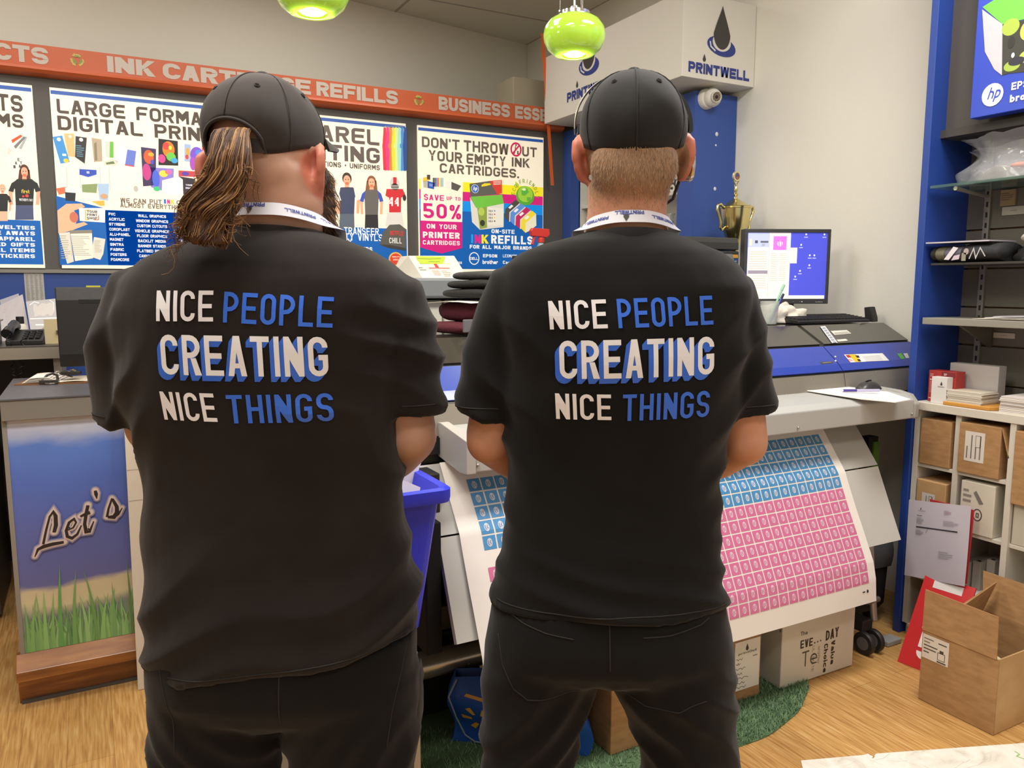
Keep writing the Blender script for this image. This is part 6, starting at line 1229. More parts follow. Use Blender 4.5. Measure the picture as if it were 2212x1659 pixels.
# folded dark garments with a white board, on a thin shelf
ts = thing('wire_shelf', 'thin dark shelf under the folded dark garments', 'shelf', (3.06, 1.2, 1.53)); m = MB(); m.box(2.96, 3.195, .3, 1.985, 1.528, 1.536, mat('3a3835', .4)); m.build('shelf_board', ts)
def lying_roll(name, label, y0, y1, z, r, colr, pr=None, cat='clothing', x=3.03):
    m = MB(); rings = []
    for i in range(13):
        t = i/12; y = y1+(y0-y1)*t; e = min(1, (min(t, 1-t)/.09+.35)); n = noise.noise(Vector((y*8, z, 1)))
        rings.append([(x-.05+.10+(r*1.9*e)*cos(a_)*1.0-.05, y, z+r*.8+(r*.8*e)*sin(a_)+(.004*n if sin(a_) > -.5 else 0)) for a_ in [2*pi*j/20 for j in range(20)]])
    m.loft(rings, mat(colr, .85, bump=.2, bscale=90)); o = tag(m.build(name, smooth=180, origin=(x, y1, z)), label, cat); return o
rollA = thing('folded_sweater', 'folded dark camouflage sweater with white print on the thin shelf', 'clothing', (3.03, 1.9, 1.536))
def roll_child(nm, y0, y1, colr, r=.034, x=3.035, z=1.5365):
    m = MB(); rings = []
    for i in range(9):
        t = i/8; y = y1+(y0-y1)*t; rings.append([(x+r*2.4*cos(a_), y, z+r+r*sin(a_)+.002*noise.noise(Vector((y*20, a_, 0)))) for a_ in [2*pi*j/20 for j in range(20)]])
    m.loft(rings, mat(colr, .85, bump=.2, bscale=90)); return m.build(nm, rollA, smooth=180)
roll_child('dark_cuff', 1.965, 1.985, '23251f'); roll_child('khaki_patch', 1.93, 1.965, '6b6a55', .0345); roll_child('print_panel', 1.86, 1.93, '5d5a68', .0342); roll_child('body', 1.72, 1.86, '26272a', .036)
m = MB(); xq = 3.035-.0345*2.4-.002; P = Print(m, (xq, 0, 1.5365), (0, -1, 0), (0, 0, 1), (-1, 0, 0), step=.001)
P.poly([(-1.925, .012), (-1.905, .01), (-1.87, .055), (-1.89, .06)], 'd8d4d8', 1); P.poly([(-1.895, .008), (-1.865, .012), (-1.862, .03), (-1.885, .026)], 'c8b8c4', 1); P.line([(-1.825, .012), (-1.81, .05), (-1.80, .015), (-1.785, .052), (-1.765, .02)], .004, 'b8b6b6', 1.5); P.ell(-1.838, .04, .01, .012, 'a89c98', 1.5); P.rect(-1.855, .005, -1.838, .035, '8c8878', 1.5)
m.build('garment_print', rollA)
m = MB(); m.prism([(2.935, 1.995), (3.12, 1.99), (3.1, 1.74), (2.96, 1.76)], 1.612, 1.617, mat('b9b4bf', .5), axis='z'); tag(m.build('white_board', origin=(2.935, 1.99, 1.612)), 'thin pale board lying on the folded camouflage sweater', 'board')
def cloth_pile(name, label, c, rx, ry, h, seed, colr):
    m = MB(); rings = []; nv, nu = 14, 44
    for k in range(nv+1):
        t = k/nv; ring = []
        for j in range(nu):
            a = 2*pi*j/nu; rr = cos(t*pi/2)**.45; n = noise.noise(Vector((cos(a)*1.5+seed, sin(a)*1.5, t*2)))+.5*noise.noise(Vector((cos(a)*4+seed, sin(a)*4, t*4))); ring.append((c[0]+rx*rr*(1+.18*n)*cos(a), c[1]+ry*rr*(1+.18*n)*sin(a), c[2]+.0005+max(0, h*sin(t*pi/2)*(1+.3*n))))
        rings.append(ring)
    m.loft(rings, mat(colr, .9, bump=.2, bscale=100)); return tag(m.build(name, smooth=180, origin=c), label, 'clothing')
cloth_pile('crumpled_garment', 'crumpled black garment on the thin shelf at the right edge', (3.07, 1.56, 1.536), .095, .15, .07, 8, '201f20')
cloth_pile('white_garment', 'bunched white garment lying on top of the crumpled black one', (3.07, 1.55, 1.607), .09, .14, .05, 3, 'cfc5bd')
# grey shelf with papers
s3 = thing('grey_shelf', 'grey shelf with papers on the blue slatwall display', 'shelf', (3.06, 1.2, 1.31)); m = MB(); m.box(2.93, 3.195, .3, 1.985, 1.296, 1.322, mat('8b877d', .5)); m.build('shelf_board', s3, bevel=.002); m = MB(); m.prism([(2.98, 1.296), (3.195, 1.296), (3.195, 1.2)], 1.86, 1.872, mat('5a554c', .5), axis='y'); m.build('bracket', s3)
flatp = frame((2.955, 1.80, 1.3222), Vector((0, -1, 0)), Vector((1, 0, 0)), Vector((0, 0, 1)))
flat_sheet(flatp, 0, .32, .0, .2, .001, 'd8cfbc', .0, 'cream paper lowest of the papers on the grey shelf', None); flat_sheet(flatp, .04, .36, .01, .2, .006, 'e2dedc', .05, 'white paper second of the papers on the grey shelf', None); flat_sheet(flatp, .06, .4, .03, .21, .011, 'c9c4cc', -.04, 'lilac grey paper on top of the papers on the grey shelf', None)
for (u0, v0, u1, v1, lb) in ((2166, 448, 2214, 462, 'white price tag on the slatwall between the glass shelf and the folded sweater'), (2147, 718, 2192, 732, 'white price tag on the slatwall just under the grey shelf')):
    a, b = at(u0, v0, X=3.198), at(u1, v1, X=3.198); m = MB(); m.box(3.1955, 3.1995, min(a.y, b.y), max(a.y, b.y), b.z, a.z, mat('c9c2b8', .6)); P = Print(m, (3.1953, 0, 0), (0, -1, 0), (0, 0, 1), (-1, 0, 0)); yc = -(a.y+b.y)/2; P.line([(yc-.012, (a.z+b.z)/2), (yc-.004, (a.z+b.z)/2+.002), (yc+.006, (a.z+b.z)/2), (yc+.012, (a.z+b.z)/2+.002)], .002, '8d8780', 1)
    tag(m.build('price_tag', origin=(3.1955, a.y, b.z)), lb, 'tag')
a, b = at(2163, 400, X=3.19), at(2192, 443, X=3.19); m = MB(); m.box(3.19, 3.1995, b.y, a.y, b.z, a.z-.02, mat('a08a66', .6)); P = Print(m, (3.1898, 0, 0), (0, -1, 0), (0, 0, 1), (-1, 0, 0)); P.lines(-a.y+.004, b.z+.02, -b.y-.004, a.z-.03, 4, '7a664a', 1); tag(m.build('hanging_packet', origin=(3.19, b.y, b.z)), 'tan packet hanging on the slatwall below the glass shelf', 'packet')
# cube bookcase
bk = thing('cube_bookcase', 'white cube bookcase filled with brown cartons below the slatwall', 'bookcase', (3.06, 1.3, 0))
BW = mat('c9c3b6', .5)
m = MB(); m.box(2.925, 3.195, .3, 1.995, .953, .985, BW); m.build('top_board', bk, bevel=.002)
for y in (1.985, 1.815, 1.605, 1.37):
    m = MB(); m.box(2.94 if y != 1.605 else 2.93, 3.19, y-.011, y+.011, .05, .953, BW); m.build('upright', bk, bevel=.001)
for (y0, y1) in ((1.826, 1.974), (1.616, 1.804), (1.381, 1.594)):
    for z in ((.735, .505, .27, .05)):
        m = MB(); m.box(2.942, 3.19, y0, y1, z-.014, z, BW); m.build('shelf_board', bk, bevel=.001)
m = MB(); m.box(3.185, 3.195, .3, 1.99, .05, .95, mat('b5aea0', .6)); m.box(2.96, 3.19, .3, 1.99, 0, .05, mat('b9b3a6', .6)); m.build('back_board', bk)
def carton2(lab, x0, x1, y0, y1, z, h, mt, label_rect=None, flap=False):
    o = thing('brown_carton' if mt is not WCARD else 'white_carton', lab, 'box', (x0, (y0+y1)/2, z)); m = MB(); m.box(x0, x1, y0, y1, z, z+h, mt); m.build('box', o, bevel=.003)
    if flap: m = MB(); m.hexa([(x0, y0, z+h-.003), (x0+.2, y0, z+h-.003), (x0+.2, y0-.004, z+h), (x0, y0-.004, z+h), (x0+.0, y0-.03, z+h*.45), (x0+.2, y0-.03, z+h*.45), (x0+.2, y0-.034, z+h*.45), (x0, y0-.034, z+h*.45)], mt); m.build('flap', o)
    if label_rect:
        y, zz, w_, hh = label_rect; m = MB(); P = Print(m, (x0-.0006, 0, 0), (0, -1, 0), (0, 0, 1), (-1, 0, 0)); P.rect(-y-w_/2, zz, -y+w_/2, zz+hh, 'cfc8bf', 1)
        for k in range(4): P.rect(-y-w_*.4+k*w_*.22, zz+hh*.1, -y-w_*.4+k*w_*.22+w_*.06, zz+hh*(.5+.38*((k*3) % 2)), '6f6860', 2)
        P.line([(-y+w_*.05, zz+hh*.5), (-y+w_*.05, zz+hh*.88), (-y+w_*.3, zz+hh*.88), (-y+w_*.3, zz+hh*.5)], .0018, '6f6860', 2, closed=True); m.build('label_sticker', o)
    return o
carton2('brown carton in the top left cube of the bookcase', 2.936, 3.15, 1.838, 1.966, .7355, .185, CARD)
carton2('brown carton with white sticker in the top middle cube of the bookcase', 2.930, 3.15, 1.645, 1.803, .7355, .195, CARD, (1.74, .785, .075, .115), flap=True)
carton2('brown carton with white sticker in the second cube down at the left', 2.938, 3.15, 1.845, 1.968, .5055, .165, CARDL, (1.915, .53, .055, .09))
wb_ = carton2('white cardboard carton with arrow print in the middle cube of the bookcase', 2.938, 3.15, 1.655, 1.785, .5055, .2, WCARD)
m = MB(); P = Print(m, (2.9374, 0, 0), (0, -1, 0), (0, 0, 1), (-1, 0, 0)); P.lines(-1.775, .62, -1.74, .68, 3, '8a847a', 1); P.poly([(-1.735, .665), (-1.725, .675), (-1.695, .63), (-1.71, .625)], '77716a', 1); P.line([(-1.715+.016*cos(2*pi*k/18), .583+.022*sin(2*pi*k/18)) for k in range(18)], .004, '4a4a4a', 1, closed=True); P.text(-1.715, .573, '8', .018, '4a4a4a', 1, 'bold', align='c'); m.build('carton_print', wb_)
carton2('tall brown carton in the cube at the right edge of the photo', 2.925, 3.15, 1.40, 1.594, .66, .27, CARD); 
m = MB(); m.box(2.945, 3.15, 1.40, 1.590, .5055, .6595, mat('b9b2a2', .7)); tag(m.build('carton_block', origin=(2.945, 1.4, .5055), bevel=.003), 'pale carton under the tall brown carton at the right edge', 'box')
for k, y in enumerate((1.775, 1.735, 1.70, 1.665)):
    o = thing('paper_roll_box', ('white upright box at the left of the lowest middle cube', 'second white upright box from the left in the lowest middle cube', 'third white upright box in the lowest middle cube', 'rightmost white upright box in the lowest middle cube')[k], 'box', (2.98, y, .2705), 'white upright boxes in the bookcase')
    m = MB(); m.box(2.965+.03*k, 3.15, y-.016, y+.016, .2705, .37+.012*k, mat('b0aaa0', .7)); m.build('box', o, bevel=.001); m = MB(); m.box(2.975+.03*k, 2.985+.03*k, y-.006, y+.006, .3705+.012*k, .3725+.012*k, BLK); m.build('hole', o)
# on top of the bookcase
ZB = .9855
rb_ = thing('red_carton', 'red and white printed carton standing on the bookcase by the blue panel', 'box', (3.0, 1.93, ZB)); m = MB(); m.box(2.985, 3.045, 1.865, 1.978, ZB, ZB+.125, mat('a8322c', .5)); m.build('carton', rb_, bevel=.001)
m = MB(); P = Print(m, (2.9845, 0, ZB), (0, -1, 0), (0, 0, 1), (-1, 0, 0)); P.rect(-1.925, .103, -1.868, .122, '7a1f24', 1); P.text(-1.915, .108, 'SALE' if False else 'XP', .009, 'd8b8b4', 2, 'bold'); P.text(-1.972, .085, 'Unit 1', .007, 'f0e0dc', 1, 'bold'); P.lines(-1.972, .035, -1.945, .082, 9, 'd89a92', 1, seed=3); P.rect(-1.974, .012, -1.94, .015, 'e8c8c0', 1); P.lines(-1.972, .098, -1.95, .113, 3, 'd89a92', 1, seed=4); m.build('carton_print', rb_)
wbx = thing('white_ink_carton', 'small white carton with black drop mark before the red carton', 'box', (2.965, 1.91, ZB)); m = MB(); m.box(2.945, 2.983, 1.875, 1.938, ZB, ZB+.105, mat('d6d3cf', .5)); m.build('carton', wbx, bevel=.001); m = MB(); P = Print(m, (2.9445, 0, ZB), (0, -1, 0), (0, 0, 1), (-1, 0, 0)); drop(P, -1.897, .078, .016, '2a2a2a', 1); P.rect(-1.912, .066, -1.885, .069, '8a8a8a', 1); m.build('mark', wbx)
lw = thing('long_white_carton', 'long white carton behind the small white one on the bookcase', 'box', (3.09, 1.8, ZB)); m = MB(); m.box(3.06, 3.11, 1.745, 1.94, ZB, ZB+.155, mat('b4afad', .6)); m.build('carton', lw, bevel=.002)
en = thing('padded_envelope', 'ochre envelope under the stacks of paper on the bookcase', 'envelope', (2.96, 1.8, ZB)); m = MB(); m.prism([(2.935, 1.88), (2.99, 1.895), (3.13, 1.73), (2.97, 1.685), (2.935, 1.70)], ZB, ZB+.014, mat('c0893a', .7), axis='z'); m.build('body', en, bevel=.003)
rnd = random.Random(8)
def pstack(lab, y0, y1, x0, x1, z, n, th, c):
    m = MB()
    for k in range(n):
        d = rnd.uniform(-.003, .003); e = rnd.uniform(-.003, .003); m.box(x0+d, x1+d, y0+e, y1+e, z+k*th, z+k*th+th*.86, mat(c if k % 2 else 'd9d2c6', .7))
    return tag(m.build('paper_stack', origin=(x0, y0, z)), lab, 'paper')
pstack('thick stack of cream cards on the ochre envelope', 1.735, 1.872, 2.945, 3.05, ZB+.0142, 12, .0038, 'c9bfae'); pstack('wide stack of white paper at the right edge of the bookcase top', 1.42, 1.665, 2.94, 3.15, ZB, 10, .0062, 'cdc7c2'); pstack('loose white papers stacked behind the cream cards', 1.69, 1.83, 3.055, 3.058, ZB+.02, 1, .03, 'cdc7c2') if False else None
# notice clipped to the bookcase front, with red cards behind
a = [at(1964, 1079, X=2.86), at(2098, 1094, X=2.86), at(2084, 1267, X=2.86), at(1954, 1242, X=2.86)]
m = MB(); m.sheet(lambda u, v: a[3].lerp(a[2], u).lerp(a[0].lerp(a[1], u), v)+Vector((-.003*sin(v*3)*sin(u*4), 0, 0)), 16, 16, mat('c4c0cc', .6), th=.001)
P = Print(m, mp=lambda x, y, l: a[3].lerp(a[2], x).lerp(a[0].lerp(a[1], x), y)+Vector((-.0030-l*2-.003*sin(y*3)*sin(x*4), 0, 0)))
P.rect(.16, .655, .83, .672, '3a3640', 1); drop(P, .22, .9, .03, '3a3640', 1); P.rect(.18, .875, .3, .88, '8f8a96', 1); P.rect(.16, .81, .25, .817, '6f6a76', 1); P.lines(.16, .71, .29, .79, 5, 'a9a4b0', 1); P.lines(.6, .86, .72, .92, 4, 'b39aa4', 1); P.lines(.6, .72, .85, .79, 4, 'a9a4b0', 1); P.lines(.16, .56, .3, .63, 4, '9a95a2', 1); P.lines(.56, .3, .8, .4, 4, 'a9a4b0', 1); P.line([(.33, .6), (.36, .66)], .005, '7a7582', 1)
tag(m.build('invoice_sheet', origin=a[3]), 'white invoice sheet with a black line hanging before the bookcase', 'paper')
b = [at(2008, 1078, X=2.875), at(2104, 1102, X=2.875), at(2088, 1262, X=2.875), at(2030, 1250, X=2.875)]
m = MB(); m.hexa([b[3], b[2], b[2]+Vector((.004, 0, 0)), b[3]+Vector((.004, 0, 0)), b[0], b[1], b[1]+Vector((.004, 0, 0)), b[0]+Vector((.004, 0, 0))], mat('b8343a', .5)); tag(m.build('red_card', origin=b[3]), 'red card showing behind the white invoice sheet', 'card')
# red sign standing on the floor
rs = thing('red_sign', 'red sign board with big white letters standing behind the open carton', 'sign', (2.72, 1.8, 0))
A0 = at(1940, 1430, Z=.0); A0 = Vector((2.70, 1.835, .001)); T_ = Vector((.10, .10, .42)).normalized(); S_ = Vector((.12, -.99, -.02)); S_ = (S_-T_*S_.dot(T_)).normalized(); N_ = S_.cross(T_); N_ = -N_ if N_.x > 0 else N_
A0 = Vector((2.695, 1.838, .001)); S_ = Vector((.10, -.995, 0)).normalized(); T_ = at(1988, 1235, X=2.86)-A0; T_ = (T_-S_*T_.dot(S_)).normalized(); N_ = T_.cross(S_).normalized(); N_ = -N_ if N_.x > 0 else N_
W_, H_ = .19, (at(1988, 1235, X=2.86)-A0).length
m = MB(); bo = -N_*.006; m.hexa([A0, A0+S_*W_, A0+S_*W_+bo, A0+bo, A0+T_*H_, A0+S_*W_+T_*H_, A0+S_*W_+T_*H_+bo, A0+T_*H_+bo], mat('c22a2c', .4)); m.build('board', rs)
m = MB(); P = Print(m, A0, S_, T_, N_); 
P.text(.055, .04, '5', .10, 'e8e4e0', 1, 'bold', W=.75, t=.24); P.line([(.12, .165), (.06, .165), (.06, .235), (.13, .235)], .022, 'e8e4e0', 1); P.rect(.05, .265, .10, .285, 'e8e4e0', 1); P.rect(.04, H_-.045, .15, H_-.012, 'd8d4d2', 1)
m.build('white_print', rs)
# open carton in the foreground
ob = thing('open_carton', 'large open brown carton with raised flaps on the wood floor', 'box', (2.7, 1.49, 0))
bx0, bx1, by0, by1, bh = 2.508, 2.86, 1.36, 1.622, .258
m = MB(); t = .005
m.box(bx0, bx0+t, by0, by1, .002, bh, CARD); m.box(bx1-t, bx1, by0, by1, .002, bh, CARD); m.box(bx0+t, bx1-t, by0, by0+t, .002, bh, CARDL); m.box(bx0+t, bx1-t, by1-t, by1, .002, bh, CARD); m.box(bx0+t, bx1-t, by0+t, by1-t, .002, .008, CARD); m.build('carton_body', ob)
def flap(p, q, r, s, mt=CARD):
    m = MB(); p, q, r, s = map(Vector, (p, q, r, s)); n = (q-p).cross(s-p).normalized()*.004; m.hexa([p, q, q+n, p+n, s, r, r+n, s+n], mt); m.build('flap', ob)
flap((bx0, by1, bh), (bx0, by0+.006, bh), (bx0+.003, by0+.012, bh+.14), (bx0+.003, by1, bh+.145)); flap((bx1, by1, bh), (bx1, by0, bh), (bx1+.02, by0-.02, bh+.135), (bx1+.02, by1+.02, bh+.14)); flap((bx0+.01, by1-.002, bh), (bx1-.01, by1-.002, bh), (bx1-.02, by1-.05, bh+.13), (bx0+.04, by1-.09, bh+.10)); flap((bx0+.008, by0, bh), (bx1-.008, by0, bh), (bx1-.015, by0-.115, bh-.055), (bx0+.02, by0-.115, bh-.06), CARDL) if False else None
m = MB(); P = Print(m, (bx0-.0006, 0, 0), (0, -1, 0), (0, 0, 1), (-1, 0, 0)); lx = -by1
P.rect(lx+.003, bh-.098, lx+.098, bh-.012, 'd6cdbf', 1)
for k in range(5): P.rect(lx+.008, bh-.028-k*.012, lx+.008+(.035, .022, .05, .045, .02)[k], bh-.024-k*.012, '4a443c' if k > 1 else '7a746a', 2)
P.line([(lx+.06, bh-.085), (lx+.06, bh-.06), (lx+.085, bh-.06), (lx+.085, bh-.085)], .002, '4a443c', 2, closed=True); P.rect(lx+.066, bh-.06, lx+.08, bh-.05, '4a443c', 2); P.rect(lx+.06, bh-.03, lx+.09, bh-.026, '4a443c', 2); P.rect(lx+.058, bh-.095, lx+.09, bh-.09, '4a443c', 2)
m.build('shipping_label', ob)
m = MB(); m.sheet(lambda u, v: Vector((bx0+.02+.20*u, by0+.03+.2*v, .17+.05*v-.03*u)), 3, 3, mat('d5d3b4', .6), th=.002); tag(m.build('paper_sheet', origin=(bx0+.02, by0+.03, .17)), 'pale yellow paper inside the open brown carton', 'paper')
# things on the floor between printer and bookcase
gb_ = thing('wheeled_bag', 'black soft bag with grey lid flap beside the printer leg', 'bag', (2.82, 2.16, 0)); m = MB(); M_ = facing((2.86, 2.22, .06), -.1)
rings = []
for z_, sx, sy in ((0, .11, .10), (.03, .13, .115), (.2, .135, .12), (.3, .13, .115), (.345, .10, .09)): rings.append([M_ @ Vector((x_, y_, z_)) for x_, y_, _ in rrect(0, 0, sx, sy, .04, 0)])
m.loft(rings, mat('1e1e20', .7, bump=.1)); m.build('bag_body', gb_, smooth=50); m = MB(); m.sheet(lambda u, v: M_ @ Vector((-.12+.24*u, -.125+.02*v-.02*sin(pi*v), .20+.15*v)), 6, 6, mat('5a5c60', .4), th=.003); m.build('lid_flap', gb_, smooth=60)
m = MB()
for x_ in (-.09, .09): m.lathe([(0, -.012), (.03, -.012), (.03, .012), (0, .012)], M_ @ Vector((x_, -.06, -.03)), BLK, n=18, M=Matrix.Rotation(pi/2, 3, 'Y'))
m.build('wheel', gb_, smooth=40)
m = MB(); m.box(2.765, 2.85, 1.93, 1.985, .001, .022, mat('9a9a98', .5)); tag(m.build('grey_tray', origin=(2.765, 1.93, .001), bevel=.004), 'small grey plastic block on the floor behind the red sign', 'block')
m = MB(); m.box(2.865, 2.9, 2.12, 2.128, .35, .80, mat('4c6a24', .6)); m.box(2.84, 2.90, 2.128, 2.17, .33, .82, BLK); tag(m.build('green_panel', origin=(2.87, 2.12, .35)), 'dark green panel in the shadow behind the end of the printer', 'panel')
# scuffed white board in the corner foreground
m = MB(); pts = [at(1730, 1645, Z=0), at(1866, 1633, Z=0), at(1874, 1630, Z=0), at(1888, 1636, Z=0), at(1892, 1630, Z=0), at(2212, 1607, Z=0), at(2500, 1588, Z=0), at(2600, 1900, Z=0), at(1790, 1900, Z=0)]
SW = ramp_mat('scuffed_white', (3, 3, 1), [(.25, 'bdb8ae'), (.42, 'dedace'), (.6, 'e9e6dd')], .5, nscale=3.2, detail=8, dist=1.6)
m.prism([(p.x, p.y) for p in pts], .0006, .0035, SW, axis='z'); P = Print(m, (0, 0, .0036), (1, 0, 0), (0, 1, 0), (0, 0, 1), step=.0001)
def FP(u, v): p = at(u, v, Z=0); return (p.x, p.y)
rnd = random.Random(2)
for k in range(34):
    u, v = rnd.uniform(1770, 2230), rnd.uniform(1625, 1720); v = max(v, 1650-(u-1730)*.075+6); a_ = rnd.uniform(-.5, .5); L_ = rnd.uniform(10, 50)
    P.line([FP(u, v), FP(u+L_*.5, v+a_*L_*.4+2), FP(u+L_, v+a_*L_)], .0012, rnd.choice(('c6c0b4', 'b9b4aa', 'cfc8ba')), 1+k*.02)
P.line([FP(2192, 1625), FP(2202, 1632), FP(2196, 1636), FP(2212, 1642)], .004, '8fc06a', 3); P.line([FP(1878, 1632), FP(1888, 1636), FP(1885, 1640)], .004, 'b08a52', 3)
tag(m.build('white_board', origin=(pts[0].x, pts[0].y, .0006)), 'scuffed white board lying on the wood floor at the bottom right corner', 'board')
# ================================================================ THE TWO MEN (each built in its own upright frame: x right, y forward, z up)
def fuse(mb, voxel, smooth=5, fac=.5):
    """weld overlapping closed shapes into one continuous skin and relax it"""
    me = mb.mesh('tmp'); o = bpy.data.objects.new('tmp', me); COL.objects.link(o)
    r = o.modifiers.new('r', 'REMESH'); r.mode = 'VOXEL'; r.voxel_size = voxel; r.adaptivity = 0
    if smooth: s = o.modifiers.new('s', 'SMOOTH'); s.iterations = smooth; s.factor = fac
    dg = bpy.context.evaluated_depsgraph_get(); me2 = bpy.data.meshes.new_from_object(o.evaluated_get(dg))
    bpy.data.objects.remove(o); bpy.data.meshes.remove(me); me2.materials.clear(); return me2
def put(me, name, parent, mt, smooth=180, disp=None):
    if disp:
        ns = [v.normal.copy() for v in me.vertices]
        for v, n in zip(me.vertices, ns): v.co += n*disp(v.co)
    me.materials.append(mt); me.name = name; o = bpy.data.objects.new(name, me); COL.objects.link(o); o.parent = parent; ROOT[o.name] = (0, 0, 0); finish(o, smooth); return o
class Body:
    def __init__(s, xc, yp): s.xc, s.yp = xc, yp; s.loc = Vector((xc*cy_+yp*sy_, -xc*sy_+yp*cy_, 0))
    def L(s, u, v, y=0.0):
        a = (u-CX)/F; b = (CY-v)/F; f = cp_+b*sp_; t = (s.yp+y)/f; return Vector((a*t-s.xc, y, CAMH+(-sp_+b*cp_)*t))
def ring(c, a, bb, bf, n=2.4, k=44):
    out = []
    for j in range(k):
        th = 2*pi*j/k; cx, sy = cos(th), sin(th); e = 2/n
        x = a*math.copysign(abs(cx)**e, cx); y = (bf if sy > 0 else bb)*math.copysign(abs(sy)**e, sy); out.append(Vector((c[0]+x, c[1]+y, c[2])))
    return out
def rows(B, tab, scale=1.0, n=2.4):
    out = []
    for v, ul, ur, cy, bb, bf in tab:
        p, q = B.L(ul, v, cy), B.L(ur, v, cy); out.append(ring(((p.x+q.x)/2, cy, p.z), (q.x-p.x)/2*scale, bb*scale, bf*scale, n))
    return out
M0 = None
def hand(mb, W, d, nrm, side, sc=1.0, curl=1.0):
    """palm, four fingers of unequal length with knuckle bends, thumb leaving the side of the palm; nrm points out of the back of the hand"""
    d = d.normalized(); nrm = (nrm-d*nrm.dot(d)).normalized(); s = d.cross(nrm)*side
    mb.tube([W-d*.02, W+d*.01*sc, W+d*.045*sc, W+d*.085*sc, W+d*.095*sc], [.027*sc, .031*sc, .04*sc, .041*sc, .034*sc], M0, n=14, flat=.42) if False else None
    rings = []
    for t, hw, th in ((-.02, .026, .021), (.012, .029, .018), (.045, .039, .016), (.08, .042, .0135), (.094, .036, .010)):
        c = W+d*t*sc; rings.append([c+s*(hw*sc*cos(2*pi*j/16))+nrm*(th*sc*sin(2*pi*j/16)) for j in range(16)])
    mb.loft(rings, M0)
    for off, L, c0 in ((.030, .068, .25), (.0105, .080, .32), (-.0095, .075, .38), (-.029, .058, .45)):
        p = W+d*.082*sc+s*off*sc; pts = [p]; ang = 0; rr = [.0098*sc]
        for seg_, bend in ((.46, c0), (.30, .55), (.24, .40)):
            ang += bend*curl; pts.append(pts[-1]+(d*cos(ang)-nrm*sin(ang)+s*off*.8)*(L*seg_*sc)); rr.append((.0098-.0012*len(rr))*sc)
        mb.tube(pts, rr, M0, n=10)
    p = W+d*.022*sc+s*.030*sc; q = p+(s*.72+d*.55-nrm*.35).normalized()*.036*sc; r = q+(d*.85+s*.2-nrm*.35).normalized()*.030*sc; mb.tube([p, q, r, r+(r-q)*.55], [.014*sc, .0115*sc, .0098*sc, .0075*sc], M0, n=10)
def head_shapes(mb, C, Rm, neck_pts, neck_r, jaw=1.0, kx=1.0, er=(0, 0, 1)):
    E_ = lambda c, r, M=None: mb.ell(C+Rm @ Vector((c[0]*kx, c[1], c[2])), (r[0]*kx, r[1], r[2]), M0, 28, 18, (Rm @ M) if M else Rm)
    E_((0, -.004, .030), (.076, .094, .100)); E_((0, -.045, -.015), (.068*jaw, .048, .062)); E_((0, .030, -.035), (.066*jaw, .066, .075)); E_((0, .045, -.078), (.054*jaw, .055, .042))
    E_((0, .085, -.092), (.026, .018, .02)); E_((0, .096, -.018), (.0125, .020, .028)); E_((0, .106, -.03), (.017, .012, .012)); E_((0, .093, -.062), (.024, .012, .009)); E_((0, .088, .018), (.055, .018, .012))
    for s in (-1, 1):
        E_((s*.034, .074, -.02), (.024, .02, .024))
        q = lambda dx, y, z: C+Rm @ Vector((s*(.073*kx+dx*er[2]+er[0]), y*er[2], z*er[2]+er[1]))
        mb.tube([q(.002, .016, .014), q(.006, .010, .034), q(.013, -.006, .039), q(.0195, -.019, .028), q(.021, -.022, .006), q(.0165, -.016, -.016), q(.009, -.004, -.032), q(.003, .006, -.036)], [.006, .008, .008, .0085, .0085, .008, .0085, .007], M0, n=10)
        Mx = Matrix.Rotation(s*radians(38), 3, 'Z'); mb.ell(q(.009, -.002, .004), (.006, .020, .032), M0, 18, 12, Rm @ Mx)
    mb.tube(neck_pts, neck_r, M0, n=28)
def eyes(B, C, Rm, par):
    for s in (-1, 1):
        m = MB(); m.ell(C+Rm @ Vector((s*.032, .083, -.002)), (.0125, .0125, .0125), mat('e6e0da', .2), 14, 10); m.ell(C+Rm @ Vector((s*.032, .0915, -.002)), (.006, .005, .006), mat('4a5a5c', .1), 12, 8); m.build('eye', par, local=True, smooth=180)
        m = MB(); m.tube([C+Rm @ Vector((s*(.016+.009*k), .0985-.0016*k*k, .016+.003*sin(k))) for k in range(5)], .0032, mat('6a4a34', .8), n=6); m.build('eyebrow', par, local=True, smooth=180)
